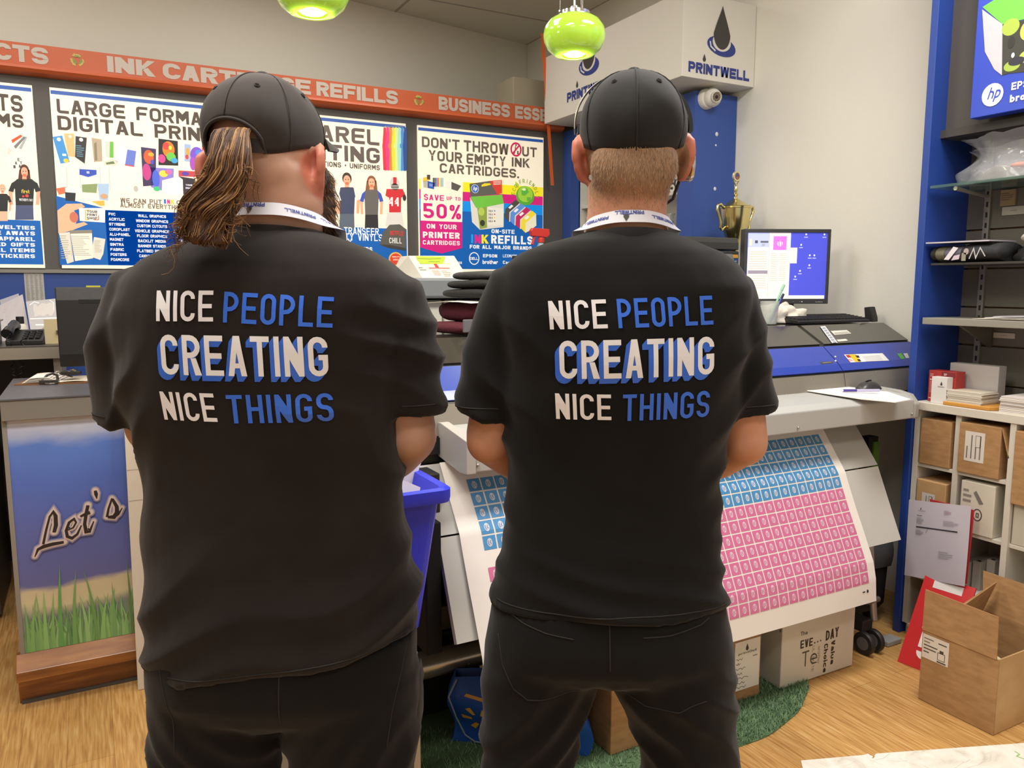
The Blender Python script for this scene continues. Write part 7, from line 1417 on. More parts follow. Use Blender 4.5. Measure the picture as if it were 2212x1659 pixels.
def cap(B, C, Rm, par, a, b, zc, H, zbf, colr, arch=None, brimdown=.014, seamcol='1a1918'):
    """crown in the head frame: horizontal half axes a, b; widest level zc; height H above it; zbf(phi): bottom edge, phi=0 at the back, + to the right"""
    cm = ramp_mat('cap_twill_'+colr, (1, 1, 1), [(.3, colr), (.7, seamcol)], .85, nscale=14, detail=6, bump=.25, sheen=.08)
    nu, nv = 96, 18; P_ = lambda phi, z: None
    def surf(phi, z):
        k = sqrt(max(0, 1-((z-zc)/H)**2)) if z > zc else 1-.9*((zc-z)/.1)**2*.55
        return Vector((a*k*sin(phi), -b*k*cos(phi), z))
    g = []; top = zc+H
    for j in range(nv+1):
        row = []
        for i in range(nu):
            phi = -pi+2*pi*i/nu; z0 = zbf(phi)
            if arch: q = (phi-0)/arch[0]; z0 = max(z0, arch[1]*sqrt(max(0, 1-q*q))+zbf(phi)*(1-sqrt(max(0, 1-q*q)))) if abs(q) < 1 else z0
            th0 = math.asin(max(-1, min(1, (z0-zc)/H))); th = th0+(pi/2-.03-th0)*j/nv; z = zc+H*sin(th); p = surf(phi, z)
            n_ = noise.noise(Vector((sin(phi)*2.2, cos(phi)*2.2, z*16)))*.0022*(1 if j > 1 else .2); seam = min(abs(((phi+pi/6*0) % (pi/3))), abs(pi/3-(phi % (pi/3)))); dip = -.0008*math.exp(-(seam*b/.0025)**2)
            p += Vector((p.x, p.y, 0)).normalized()*(n_+dip)
            row.append(C+Rm @ p)
        g.append(row)
    m = MB(); m.loft(g, cm, caps=False); m.add(g[-1], [tuple(range(nu))], cm); o = m.build('cap', par, local=True, smooth=60)
    so = o.modifiers.new('thick', 'SOLIDIFY'); so.thickness = .0022; so.offset = -1
    st = mat(seamcol, .9)
    m = MB()
    for k in range(6):
        phi = k*pi/3
        if arch and abs(phi) < .1: zs = arch[1]+.004
        else: zs = zbf(phi if phi < pi else phi-2*pi)
        pts = []
        for j in range(14): th0 = math.asin(max(-1, min(1, (zs-zc)/H))); z = zc+H*sin(th0+(pi/2-.04-th0)*j/13); p = surf(phi, z); pts.append(C+Rm @ (p+Vector((p.x, p.y, 0)).normalized()*.0004+Vector((0, 0, .0004))))
        m.tube(pts, .0011, cm, n=5)
    m.build('seam', o, local=True, smooth=180)
    m = MB(); m.ell(C+Rm @ Vector((0, 0, top-.0005)), (.0115, .0115, .0068), cm, 18, 10); m.build('button', o, local=True, smooth=180)
    for k in range(6):
        phi = pi/6+k*pi/3; z = zc+H*.62; p = surf(phi, z); q = Vector((p.x/a/a, p.y/b/b, (z-zc)/H/H)).normalized(); t1 = q.cross(Vector((0, 0, 1))).normalized(); t2 = q.cross(t1)
        m = MB(); m.tube([C+Rm @ (p+q*.0008+t1*.0036*cos(w_)+t2*.0036*sin(w_)) for w_ in [2*pi*j/12 for j in range(13)]], .0011, st, n=5); m.ell(C+Rm @ (p+q*.0004), (.0022, .0022, .0022), mat('0c0b0b', .9), 8, 6); m.build('eyelet', o, local=True, smooth=180)
    m = MB(); zf = zbf(pi)
    def br(u, v):
        ph = (u-.5)*2*radians(62); bx = a*.99*sin(ph); by = b*.99*cos(ph); ext = .072*cos((u-.5)*2*1.25)**.7 if abs(u-.5) < .5 else .002
        drop = -.004*v-brimdown*(2*(u-.5))**2*v
        return C+Rm @ Vector((bx*(1+.06*v), by+max(.004, ext)*v, zf+.002+drop-.012*(2*(u-.5))**2))
    m.sheet(br, 24, 8, cm, th=.004); m.build('brim', o, local=True, smooth=60)
    if arch:
        m = MB(); pts = [C+Rm @ (surf(radians(-36)+radians(72)*j/14, zbf(0)+.010)*1.0+Vector((0, -.001, 0))) for j in range(15)]; g = [[p+Rm @ Vector((0, dy, dz)) for dy, dz in ((0, -.010), (.003, -.010), (.003, .010), (0, .010))] for p in pts]; m.loft(g, cm); m.build('strap', o, local=True)
        m = MB(); pts = []
        for j in range(25):
            q = -1+2*j/24; phi = arch[0]*q; z = arch[1]*sqrt(max(0, 1-q*q))+zbf(phi)*(1-sqrt(max(0, 1-q*q))); p = surf(phi, z); pts.append(C+Rm @ (p+Vector((p.x, p.y, 0)).normalized()*.001))
        m.tube(pts, .0028, cm, n=8); m.build('opening_hem', o, local=True, smooth=180)
    return o
def bvh(o): me = o.data; return BVHTree.FromPolygons([v.co.copy() for v in me.vertices], [tuple(p.vertices) for p in me.polygons])
def gridcut(polys, step):
    bm = bmesh.new()
    for poly in polys:
        vs = [bm.verts.new((p[0], 0, p[1])) for p in poly]
        try: bm.faces.new(vs)
        except ValueError: pass
    xs = [v.co.x for v in bm.verts]; zs = [v.co.z for v in bm.verts]
    for ax, lo, hi in (((1, 0, 0), min(xs), max(xs)), ((0, 0, 1), min(zs), max(zs))):
        k = math.floor(lo/step)+1
        while k*step < hi:
            bmesh.ops.bisect_plane(bm, geom=bm.verts[:]+bm.edges[:]+bm.faces[:], plane_co=(ax[0]*k*step, 0, ax[2]*k*step), plane_no=ax, dist=1e-6); k += 1
    bm.verts.index_update(); V = [v.co.copy() for v in bm.verts]; Fc = [tuple(v.index for v in f.verts) for f in bm.faces]; bm.free(); return V, Fc
def stick(mb, tree, V, Fc, mt, lift, dx=0, dz=0):
    pts = []
    for p in V:
        h, n, i, d = tree.ray_cast(Vector((p.x+dx, -.7, p.z+dz)), Vector((0, 1, 0)))
        if h is None: h, n = Vector((p.x+dx, 0, p.z+dz)), Vector((0, -1, 0))
        if n.y > 0: n = -n
        pts.append(h+n*lift)
    mb.add(pts, Fc, mt)
def slogan(B, shirt, lines, big, off):
    tree = bvh(shirt); W_ = mat('e8e8ec', .35, coat=.15); U_ = mat('2f6ade', .35, coat=.15)
    mw, mu = MB(), MB()
    def polys(txt, u0, v0, u1, v1, h, skew):
        g, w_ = layout(txt, 'cond', W=.5, t=.138, r=.3, gap=.12); p0 = B.L(u0, v0, -.13); p1 = B.L(u1, v1, -.13); hz = (B.L(u0, v0-h, -.13)-p0).z; k = (p1.x-p0.x)/w_
        return [[(p0.x+p.x*k+skew*p.y*hz, p0.z+p.y*hz+(p1.z-p0.z)*p.x/w_) for p in poly] for poly in g]
    for txt, blue, u0, v0, u1, v1, h, sk in lines:
        V, Fc = gridcut(polys(txt, u0, v0, u1, v1, h, sk), .012); stick(mu if blue else mw, tree, V, Fc, U_ if blue else W_, .0016)
    txt, u0, v0, u1, v1, h, sk = big; V, Fc = gridcut(polys(txt, u0, v0, u1, v1, h, sk), .012); stick(mw, tree, V, Fc, W_, .0030)
    o_ = B.L(u0+off[0], v0+off[1], -.13)-B.L(u0, v0, -.13); N = 16
    for k in range(1, N+1): stick(mu, tree, V, Fc, U_, .0026-.00007*k, o_.x*k/N, o_.z*k/N)
    mw.build('white_lettering', shirt, local=True); mu.build('blue_lettering', shirt, local=True)
def cloth(name, base, hi): return ramp_mat(name, (1, 1, 1), [(.3, base), (.7, hi)], .92, nscale=9, detail=8, bump=.0, sheen=.12, spec=.2)
def sm(x, a, b): t = max(0, min(1, (x-a)/(b-a))); return t*t*(3-2*t)
def rid(x): return (1-abs(2*(x-math.floor(x))-1))**1.6
def lanyard(B, par, C, rx, ry, zb, zs, wid, blue='2f3f96', flip=True):
    """white band round the back of the neck, over the shoulders and down the chest"""
    m = MB(); path = []
    for i in range(61):
        phi = radians(-150+300*i/60); t = abs(phi)
        k = sm(t, .2, 1.7); z = zb+(zs-zb)*k; fr = max(0, t-1.7)
        path.append((Vector((C.x+rx*sin(phi)*(1+.12*k), C.y-ry*cos(phi)*(1+.1*k)+fr*.02, z-fr*.28)), phi))
    up = lambda phi: (Vector((sin(phi)*.42, -cos(phi)*.42, -1))*(1-.75*sm(abs(phi), .9, 1.6))+Vector((sin(phi), -cos(phi), -.25))*(sm(abs(phi), .9, 1.6))).normalized()*-1
    def S(x, y, l): # x along 0..1, y across -.5...5
        f = x*60; i = min(59, max(0, int(f))); t = f-i; p = path[i][0].lerp(path[i+1][0], t); phi = path[i][1]+(path[i+1][1]-path[i][1])*t; n = Vector((sin(phi), -cos(phi), .35)).normalized(); return p+up(phi)*(y*wid)+n*l
    g = [[S(i/60, -.5, 0), S(i/60, .5, 0), S(i/60, .5, .0014), S(i/60, -.5, .0014)] for i in range(61)]
    m.loft(g, mat('d3d3dc', .5)); o = m.build('lanyard', par, local=True, smooth=40)
    m = MB(); P = Print(m, mp=lambda x, y, l: S(x, y, l+.0016)); per = 1/(rx*5.2)
    for x0 in (.42, .27, .58, .70, .14):
        g, w_ = layout('PRINTWELL', 'wide'); hh = .30 if x0 != .42 else .34; L_ = .046*per
        for poly in g: P.poly([(x0+L_-p.x*L_/w_, (.30 if x0 == .42 else .0)+.16-p.y*hh*.9) for p in poly], '2f3f96', 1)
    # drop mark, upside down, at the nape
    pts = []
    for k in range(21): a = -pi/2+pi*k/20; s = sin(a); pts.append((cos(a)*(1 if s < 0 else (1-s)**.75)*.0042*per, -(s*.34 if s < 0 else s*.66)*.6-.05))
    P.poly([(.47+x, y) for x, y in pts]+[(.47-x, y) for x, y in pts[::-1][1:-1]], '35302e', 1.5); P.poly([(.47-.006*per, .16), (.47+.006*per, .16), (.47+.004*per, .08), (.47-.004*per, .08)], '2f3f96', 1)
    m.build('band_print', o, local=True); return o
def shoe(B, par, x, y):
    m = MB(); rings = []
    for yy, hw, h in ((-.10, .026, .05), (-.085, .038, .085), (-.03, .040, .105), (.04, .043, .085), (.10, .046, .055), (.15, .043, .045), (.185, .026, .03), (.195, .01, .02)):
        rings.append([Vector((x+hw*cos(t), y+yy, max(.0, h/2+h/2*sin(t)))) for t in [2*pi*j/18 for j in range(18)]])
    m.loft(rings, mat('1b1a1a', .5)); m.build('shoe', par, local=True, smooth=60)
def zones(m, ears, tint=None):
    # skin-colour zones: redder ears; cropped hair tint (z from, z to, colour)
    nt = m.node_tree; b = nt.nodes['Principled BSDF']; L_ = nt.links.new; src = b.inputs['Base Color'].links[0].from_socket; tc = nt.nodes.new('ShaderNodeTexCoord')
    def mixc(src, fac, h):
        x = nt.nodes.new('ShaderNodeMix'); x.data_type = 'RGBA'; L_(fac, x.inputs[0]); L_(src, x.inputs[6]); x.inputs[7].default_value = rgb(h); return x.outputs[2]
    for e in ears:
        d = nt.nodes.new('ShaderNodeVectorMath'); d.operation = 'DISTANCE'; L_(tc.outputs['Object'], d.inputs[0]); d.inputs[1].default_value = e
        r = nt.nodes.new('ShaderNodeMapRange'); r.interpolation_type = 'SMOOTHSTEP'; r.inputs['From Min'].default_value = .036; r.inputs['From Max'].default_value = .047; r.inputs['To Min'].default_value = .75; r.inputs['To Max'].default_value = 0; L_(d.outputs['Value'], r.inputs['Value']); src = mixc(src, r.outputs['Result'], 'cc7560')
    if tint:
        sp = nt.nodes.new('ShaderNodeSeparateXYZ'); L_(tc.outputs['Object'], sp.inputs[0]); n = nt.nodes.new('ShaderNodeTexNoise'); n.inputs['Scale'].default_value = 55; L_(tc.outputs['Object'], n.inputs['Vector'])
        a = nt.nodes.new('ShaderNodeMath'); a.operation = 'MULTIPLY_ADD'; a.inputs[1].default_value = .02; L_(n.outputs['Fac'], a.inputs[0]); L_(sp.outputs['Z'], a.inputs[2])
        r = nt.nodes.new('ShaderNodeMapRange'); r.interpolation_type = 'SMOOTHSTEP'; r.inputs['From Min'].default_value = tint[0]; r.inputs['From Max'].default_value = tint[1]; r.inputs['To Max'].default_value = .8; L_(a.outputs[0], r.inputs['Value'])
        g = nt.nodes.new('ShaderNodeVectorMath'); g.operation = 'DISTANCE'; g.inputs[1].default_value = tint[3]; L_(tc.outputs['Object'], g.inputs[0]); g2 = nt.nodes.new('ShaderNodeMath'); g2.operation = 'LESS_THAN'; g2.inputs[1].default_value = .088; L_(g.outputs['Value'], g2.inputs[0]); g = g2; f = nt.nodes.new('ShaderNodeMath'); f.operation = 'MULTIPLY'; L_(r.outputs['Result'], f.inputs[0]); L_(g.outputs[0], f.inputs[1]); src = mixc(src, f.outputs[0], tint[2])
    L_(src, b.inputs['Base Color'])
# ---------------------------------------------------------------- the man with the headset
B = Body(.17, 1.30); L = B.L
R1 = thing('person', 'man in black slogan tee, cap and headset seen from behind, hands clasped in front', 'person', B.loc); R1.rotation_euler = (0, 0, -YAW)
TR = [(499, 1272, 1436, 0, .066, .06), (511, 1240, 1462, 0, .074, .066), (524, 1180, 1502, 0, .088, .074), (545, 1122, 1554, 0, .102, .086), (575, 1085, 1590, 0, .114, .098), (620, 1070, 1618, 0, .124, .108), (680, 1066, 1614, 0, .130, .116), (760, 1072, 1606, 0, .130, .12), (840, 1080, 1596, 0, .124, .12), (910, 1088, 1580, 0, .114, .12), (980, 1093, 1562, 0, .104, .12), (1060, 1091, 1554, 0, .100, .118), (1130, 1087, 1552, 0, .102, .115), (1190, 1079, 1553, 0, .110, .112), (1235, 1068, 1557, 0, .120, .112), (1265, 1062, 1562, 0, .127, .114), (1286, 1060, 1564, 0, .129, .115)]
skinR = ramp_mat('skin_tan', (1, 1, 1), [(.3, 'b87e62'), (.7, 'cc977a')], .5, nscale=7, detail=5, spec=.35)
m = MB()
m.loft(rows(B, TR[2:], .86), M0)
hips = [(1230, 1080, 1550, 0, .10, .10), (1320, 1070, 1556, 0, .10, .10), (1380, 1080, 1548, 0, .08, .08)]; m.loft(rows(B, hips, .95), M0)
EL_ = [L(1058, 948, .015), L(1604, 952, .015)]; SH = [L(1135, 640), L(1550, 640)]
WR = [L(1232, 1060, .21), L(1428, 1045, .20)]
for k in (0, 1):
    sg = -1 if k == 0 else 1
    m.tube([SH[k], SH[k].lerp(EL_[k], .35), SH[k].lerp(EL_[k], .8), EL_[k]], [.05, .047, .045, .042], M0, n=18)
    m.ell(EL_[k]+Vector((0, -.006, -.002)), (.040, .040, .040), M0)
    m.tube([EL_[k], EL_[k].lerp(WR[k], .28), EL_[k].lerp(WR[k], .65), WR[k]], [.042, .044, .035, .027], M0, n=18)
hand(m, WR[0], Vector((.86, .18, -.32)), Vector((.25, .9, .35)), -1, 1.0, .7); hand(m, WR[1], Vector((-.84, .34, -.30)), Vector((-.1, .85, .5)), 1, 1.0, 1.1)
HC = L(1366, 345, .012); HR = Matrix.Rotation(radians(-5), 3, 'Z')
head_shapes(m, HC, HR, [L(1353, 560, .012), L(1353, 500, .006), L(1354, 450, .004), L(1358, 400, .004)], [.078, .066, .0635, .066], er=(0, 0, .9))
for k, (ua, ub) in enumerate(((1158, 1137), (1458, 1488))):
    a = L(ua, 1470); b = L(ub, 1659); m.tube([a, b, Vector((b.x*1.05, .0, .40)), Vector((b.x*1.08, -.01, .07)), Vector((b.x*1.08, -.01, .05))], [.075, .062, .055, .04, .04], M0, n=18); m.ell((b.x*1.08, .045, .045), (.036, .10, .03), M0)
zones(skinR, [HC+HR @ Vector((sg*.094, -.004, 0)) for sg in (-1, 1)], (L(1366, 440, -.06).z, L(1366, 372, -.06).z, '927659', HC+Vector((0, -.05, -.01)))); body = put(fuse(m, .0052, 5), 'body', R1, skinR)
shoe(B, R1, L(1137, 1659).x*1.08, .0); shoe(B, R1, L(1488, 1659).x*1.08, .0); eyes(B, HC, HR, R1)
# shirt
m = MB(); m.loft(rows(B, TR), M0)
for pts, rr in (([L(1200, 605), L(1128, 640, .0), L(1104, 715, .005), L(1080, 800, .012), L(1064, 893, .018)], [.048, .066, .0675, .066, .0665]), ([L(1488, 616), L(1554, 652, .0), L(1564, 715, .005), L(1580, 800, .012), L(1590, 888, .018)], [.048, .064, .0655, .0645, .065])):
    m.tube(pts, rr, M0, n=24)
def dispR(p):
    f = 0; w1 = sm(-p.y, -.02, .05)
    zl = p.z; a = zl*15+p.x*5.5+1.3*noise.noise(Vector((p.x*5, zl*4, 3)))
    low = sm(zl, 1.08, .93)
    f += .017*(rid(a)-.4)*low*(.55+.45*noise.noise(Vector((p.x*7, zl*5, 1))))
    b = (zl-1.29)*11-abs(p.x+.015)*9*(1 if p.x < 0 else 1.15)+.8*noise.noise(Vector((p.x*6, zl*6, 9)))
    arm = sm(abs(p.x-.01), .10, .2)*sm(zl, 1.02, 1.12)*sm(zl, 1.45, 1.36)
    f += .012*(rid(b)-.35)*arm*(1-.5*sm(abs(p.x), .2, .24))
    f += .005*noise.noise(Vector((p.x*9, zl*7, p.y*9)))+.0015*noise.noise(Vector((p.x*30, zl*26, p.y*30)))*.6
    return f
shirtR = put(fuse(m, .0065, 4), 't_shirt', R1, cloth('tee_black_neutral', '0a0a0a', '100f0f'), disp=dispR)
def collar(par, C, a, b, zb, zf, mt, r=.0075):
    m = MB(); pts = []
    for i in range(49): t = 2*pi*i/48; k = .5-.5*cos(t); pts.append(Vector((C.x+a*sin(t), C.y-b*cos(t), zb+(zf-zb)*k**1.3)))
    g = []
    for i, p in enumerate(pts):
        o = Vector((sin(2*pi*i/48), -cos(2*pi*i/48), 0)); g.append([p-o*.003+Vector((0, 0, r)), p+o*.0025+Vector((0, 0, r*.9)), p+o*(.009)+Vector((0, 0, -r)), p+o*.004+Vector((0, 0, -r*1.3))])
    m.loft(g, mt, caps=False); m.build('collar', par, local=True, smooth=60)
cR = L(1354, 500, .004); collar(shirtR, cR, .0775, .0715, L(1354, 500, -.07).z, L(1354, 500, -.07).z-.055, shirtR.data.materials[0])
slogan(B, shirtR, [('NICE', 0, 1190, 713, 1313, 709, 62, -.08), ('PEOPLE', 1, 1336, 709, 1547, 702, 63, -.08), ('NICE', 0, 1204, 910, 1323, 910, 57, -.06), ('THINGS', 1, 1347, 912, 1540, 906, 59, -.02)], ('CREATING', 1212, 820, 1548, 811, 83, -.04), (-10, 12))
lanyard(B, R1, cR+Vector((0, .004, 0)), .070, .0735, L(1350, 466, -.075).z, L(1350, 492, -.03).z, .0205)
# sleeve and hem stitch lines
def hemline(par, tree, zf, mt, x0, x1, n=60):
    m = MB(); pts = []
    for i in range(n+1):
        x = x0+(x1-x0)*i/n; h, nn, _, _ = tree.ray_cast(Vector((x, -.7, zf(x))), Vector((0, 1, 0)))
        if h: pts.append(h+nn*.0002)
    if len(pts) > 3: m.tube(pts, .0011, mt, n=5); m.build('stitch_line', par, local=True, smooth=180)
trR = bvh(shirtR); stm = mat('262524', .9)
hemline(shirtR, trR, lambda x: L(1300, 1268).z, stm, L(1075, 1322).x, L(1552, 1322).x)
hemline(shirtR, trR, lambda x: L(1030, 874).z+.0, stm, L(988, 880).x, L(1078, 880).x, 24); hemline(shirtR, trR, lambda x: L(1030, 870).z, stm, L(1592, 870).x, L(1664, 870).x, 24)
# trousers
TT = [(1270, 1066, 1560, 0, .118, .108), (1310, 1060, 1565, 0, .127, .112), (1350, 1052, 1573, 0, .133, .112), (1390, 1045, 1580, 0, .130, .112), (1420, 1042, 1583, 0, .112, .105), (1442, 1042, 1584, 0, .080, .085)]
def legs(mb, B, tabs):
    for tab, foot in tabs:
        rr = []
        for v, ul, ur, y in tab:
            p, q = B.L(ul, v, y), B.L(ur, v, y); a = (q.x-p.x)/2; rr.append(ring(((p.x+q.x)/2, y, p.z), a, max(a*.98, .07), max(a*.95, .07), 2.2, 32))
        p, q = B.L(tab[-1][1], tab[-1][0]), B.L(tab[-1][2], tab[-1][0]); cx = (p.x+q.x)/2; a = (q.x-p.x)/2
        for z, k, ka in ((.40, 1.03, .93), (.25, 1.06, .86), (.10, 1.08, .82), (.05, 1.08, .84)): rr.append(ring((cx*k, -.005, z), a*ka, a*ka, a*ka, 2.2, 32))
        mb.loft(rr, M0)
m = MB(); m.loft(rows(B, TT, 1.0, 2.5), M0)
legs(m, B, [([(1385, 1046, 1330, 0), (1430, 1042, 1305, 0), (1472, 1040, 1286, 0), (1505, 1039, 1276, 0), (1560, 1038, 1258, 0), (1659, 1040, 1236, 0)], 0), ([(1385, 1296, 1580, 0), (1430, 1304, 1583, 0), (1472, 1314, 1585, 0), (1505, 1330, 1586, 0), (1560, 1361, 1588, 0), (1659, 1386, 1590, 0)], 0)])
def dispT(cx, zc, flip=1):
    def f(p):
        b = p.z*13+flip*abs(p.x-cx)*16+.9*noise.noise(Vector((p.x*5, p.z*5, 2))); k = sm(p.z, zc+.10, zc-.02)*sm(p.z, .30, .5)
        return .0085*(rid(b)-.4)*k+.0045*noise.noise(Vector((p.x*8, p.y*8, p.z*6)))+.0012*noise.noise(Vector((p.x*30, p.y*30, p.z*22)))
    return f
cxT = L(1313, 1480).x; panR = put(fuse(m, .0075, 4), 'trousers', R1, cloth('twill_black', '080808', '0d0c0c'), disp=dispT(cxT, L(1313, 1480).z))
tp = bvh(panR)
def seamline(par, tree, uv, mt, r=.0011):
    m = MB(); pts = []
    for k in range(len(uv)-1):
        for j in range(8):
            t = j/8; u = uv[k][0]+(uv[k+1][0]-uv[k][0])*t; v = uv[k][1]+(uv[k+1][1]-uv[k][1])*t; p = L(u, v, -.12); h, nn, _, _ = tree.ray_cast(Vector((p.x, -.7, p.z)), Vector((0, 1, 0)))
            if h: pts.append(h+nn*.0003)
    if len(pts) > 3: m.tube(pts, r, mt, n=5); m.build('pocket_seam', par, local=True, smooth=180)
seamline(panR, tp, [(1095, 1345), (1130, 1360), (1180, 1372), (1248, 1380)], stm); seamline(panR, tp, [(1388, 1375), (1450, 1374), (1520, 1362), (1545, 1350)], stm)
seamline(panR, tp, [(1075, 1400), (1085, 1460), (1110, 1510), (1140, 1530), (1200, 1522), (1262, 1500)], stm); seamline(panR, tp, [(1350, 1520), (1400, 1545), (1470, 1546), (1540, 1520)], stm)
seamline(panR, tp, [(1316, 1350), (1316, 1400), (1316, 1450)], stm)
# hair on the nape
hairm = mat('8a6a4c', .75); m = MB(); rnd = random.Random(5)
def headpt(phi, z, k=1.0):   # approximate skull surface seen from behind, phi=0 at the back
    o = Vector((sin(phi)*.3, -cos(phi)*.3, z)); d = Vector((-sin(phi), cos(phi), 0)); h, n, _, _ = HT.ray_cast(HC+HR @ o, HR @ d); return (h, n) if h else (HC+HR @ Vector((sin(phi)*.07, -cos(phi)*.09, z)), HR @ Vector((sin(phi), -cos(phi), 0)))
HT = bvh(body)
m = MB(); hm = [mat(h, .6, var=0) for h in ('7d6248', '9a7c5c', 'b5966f', '66503a')]
for k in range(5200):
    phi = radians(rnd.uniform(-72, 72)); z = rnd.uniform(-.092, .006)
    if z < -.02 and rnd.random() < (-.02-z)/.072: continue
    h, n = headpt(phi, z); s = HR @ Vector((cos(phi), sin(phi), 0)); ln = rnd.uniform(.004, .008)*(1 if z > -.04 else .6); w_ = .00028
    m.add([h+s*w_, h-s*w_, h+n*ln*.35+Vector((0, 0, -ln))+s*rnd.uniform(-.002, .002)], [(0, 1, 2)], rnd.choice(hm))
st_ = m.build('short_hair', R1, local=True); st_['kind'] = 'stuff'
# cap: worn square, no opening
zcR = L(1366, 275, .012).z-HC.z; HcapR = L(1366, 154, .012).z-L(1366, 275, .012).z
zbR = lambda phi: (L(1366, 346, .012).z-HC.z)+.026*sm(abs(phi), .5, 1.9)+.012*sm(abs(phi), 2.0, 3.1)
cap(B, HC, HR, R1, .0858, .106, zcR, HcapR, zbR, '0e0e0e', seamcol='161514')
# headset (worn, a thing of its own)
hs = bpy.data.objects.new('headset', None); COL.objects.link(hs); Rz = Matrix.Rotation(-YAW, 3, 'Z'); hs.location = B.loc+Rz @ HC; hs.rotation_euler = (0, 0, -YAW); tag(hs, 'black headset with thin head band and ear piece over the black cap', 'headset')
class Loc:   # parts given in the body frame, stored relative to the head centre
    pass
def hb(m, name, smooth=60, bevel=0.0): m.v = [(a-HC.x, b-HC.y, c-HC.z) for a, b, c in m.v]; return m.build(name, hs, local=True, smooth=smooth, bevel=bevel)
m = MB(); pts = []; ring_ = []
for i in range(37):
    th = radians(-4+186*i/36); yy = .028+.012*sin(th); x = -cos(th)*(.0905+.004*sin(th)); z = zcR-.0+(HcapR+.006)*sin(th); pts.append(HC+Vector((x, yy, z)))
    if i > 26: pts[-1].x += .004*sm(i, 26, 34)
g = []
for i, p in enumerate(pts):
    q = (p-HC-Vector((0, p.y-HC.y, zcR))).normalized(); wd = .0055 if i < 24 else .0055+.006*sm(i, 24, 30); t_ = .0022 if i < 24 else .0022+.004*sm(i, 24, 30)
    g.append([p+Vector((0, -wd, 0)), p+Vector((0, wd, 0)), p+q*t_+Vector((0, wd, 0)), p+q*t_+Vector((0, -wd, 0))])
m.loft(g, mat('1d1c1d', .35)); hb(m, 'head_band')
m = MB(); m.tube([p+Vector((0, -.0055, 0))+(p-HC-Vector((0, p.y-HC.y, zcR))).normalized()*.002 for p in pts[1:17]], .0011, mat('c9c6bd', .3, metal=.8), n=6); hb(m, 'silver_edge')
a = L(1253, 288, .03); m = MB(); m.box(a.x-.004, a.x+.006, a.y-.012, a.y+.012, a.z-.016, a.z+.014, mat('1d1c1d', .4)); m.box(a.x-.0055, a.x-.004, a.y-.010, a.y+.010, a.z-.013, a.z+.0, mat('77746e', .3, metal=.7)); hb(m, 'temple_pad', bevel=.002)
a = L(1483, 356, .035); Mx = Matrix.Rotation(pi/2, 3, 'Y') @ Matrix.Rotation(.0, 3, 'X')
m = MB(); m.lathe([(0, -.016), (.024, -.016), (.027, -.008), (.027, .004), (.022, .008), (0, .008)], a, mat('17161a', .15, coat=.6), n=30, M=Mx); hb(m, 'ear_cup')
m = MB(); m.lathe([(.0265, .002), (.0285, .004), (.0265, .009), (.0225, .009)], a, mat('d6d4ce', .2, metal=.9), n=30, M=Mx, caps=False); hb(m, 'cup_rim')
m = MB(); m.tube([a+Vector((-.006, -.004, .018)), a+Vector((-.004, -.002, .05)), pts[33]+Vector((.003, 0, 0))], .0045, mat('1d1c1d', .4), n=8); hb(m, 'yoke')
m = MB(); m.tube([a+Vector((-.008, .01, -.02)), a+Vector((-.012, .045, -.05)), a+Vector((-.035, .085, -.068)), a+Vector((-.055, .10, -.07))], [.003, .003, .003, .006], mat('1a1a1a', .4), n=8); hb(m, 'microphone_boom')
# ---------------------------------------------------------------- the man with the ponytail
B = Body(-.406, 1.30); L = B.L
R2 = thing('person', 'large bearded man in black slogan tee and cap with long ponytail seen from behind', 'person', B.loc); R2.rotation_euler = (0, 0, -YAW)
TL = [(494, 512, 682, 0, 0.072, 0.066), (506, 470, 712, 0, 0.084, 0.076), (520, 420, 752, 0, 0.1, 0.09), (540, 368, 800, 0, 0.116, 0.1), (566, 318, 845, 0, 0.132, 0.115), (605, 280, 888, 0, 0.146, 0.125), (660, 264, 902, 0, 0.154, 0.135), (730, 262, 894, 0, 0.156, 0.145), (810, 268, 882, 0, 0.152, 0.16), (890, 289, 869, 0, 0.146, 0.18), (960, 317, 867, 0, 0.14, 0.2), (1040, 323, 868, 0, 0.136, 0.212), (1120, 323, 871, 0, 0.136, 0.216), (1200, 325, 886, 0, 0.14, 0.214), (1270, 323, 899, 0, 0.148, 0.206), (1320, 324, 907, 0, 0.151, 0.198), (1355, 326, 905, 0, 0.151, 0.19), (1385, 327, 901, 0, 0.149, 0.184)]
skinL = ramp_mat('skin_fair', (1, 1, 1), [(.3, 'a87a62'), (.7, 'c29880')], .5, nscale=7, detail=5, spec=.35)
m = MB(); m.loft(rows(B, TL[3:], .86), M0); m.loft(rows(B, [(1340, 335, 890, 0, .12, .15), (1400, 335, 888, 0, .12, .13), (1450, 345, 876, 0, .09, .10)], .95), M0)
EL_ = [L(335, 915, .02), L(883, 936, .02)]; SH = [L(345, 665), L(815, 675)]
WR = [L(520, 1060, .335), L(668, 1045, .325)]
for k in (0, 1):
    m.tube([SH[k], SH[k].lerp(EL_[k], .35), SH[k].lerp(EL_[k], .8), EL_[k]], [.056, .054, .051, .048], M0, n=18); m.ell(EL_[k]+Vector((0, -.006, -.002)), (.046, .046, .046), M0)
    mid = EL_[k].lerp(WR[k], .5)+Vector(((-1 if k == 0 else 1)*(.02 if k == 0 else .05), .035, -.012)); m.tube([EL_[k], EL_[k].lerp(mid, .55), mid, mid.lerp(WR[k], .6), WR[k]], [.051, .052, .046, .036, .030], M0, n=18)
hand(m, WR[0], Vector((.9, .10, -.22)), Vector((.2, .92, .3)), -1, 1.05, .7); hand(m, WR[1], Vector((-.88, .28, -.22)), Vector((-.1, .85, .5)), 1, 1.05, 1.1)
HC = L(574, 372, .012); HR = Matrix.Rotation(radians(-13), 3, 'Z')
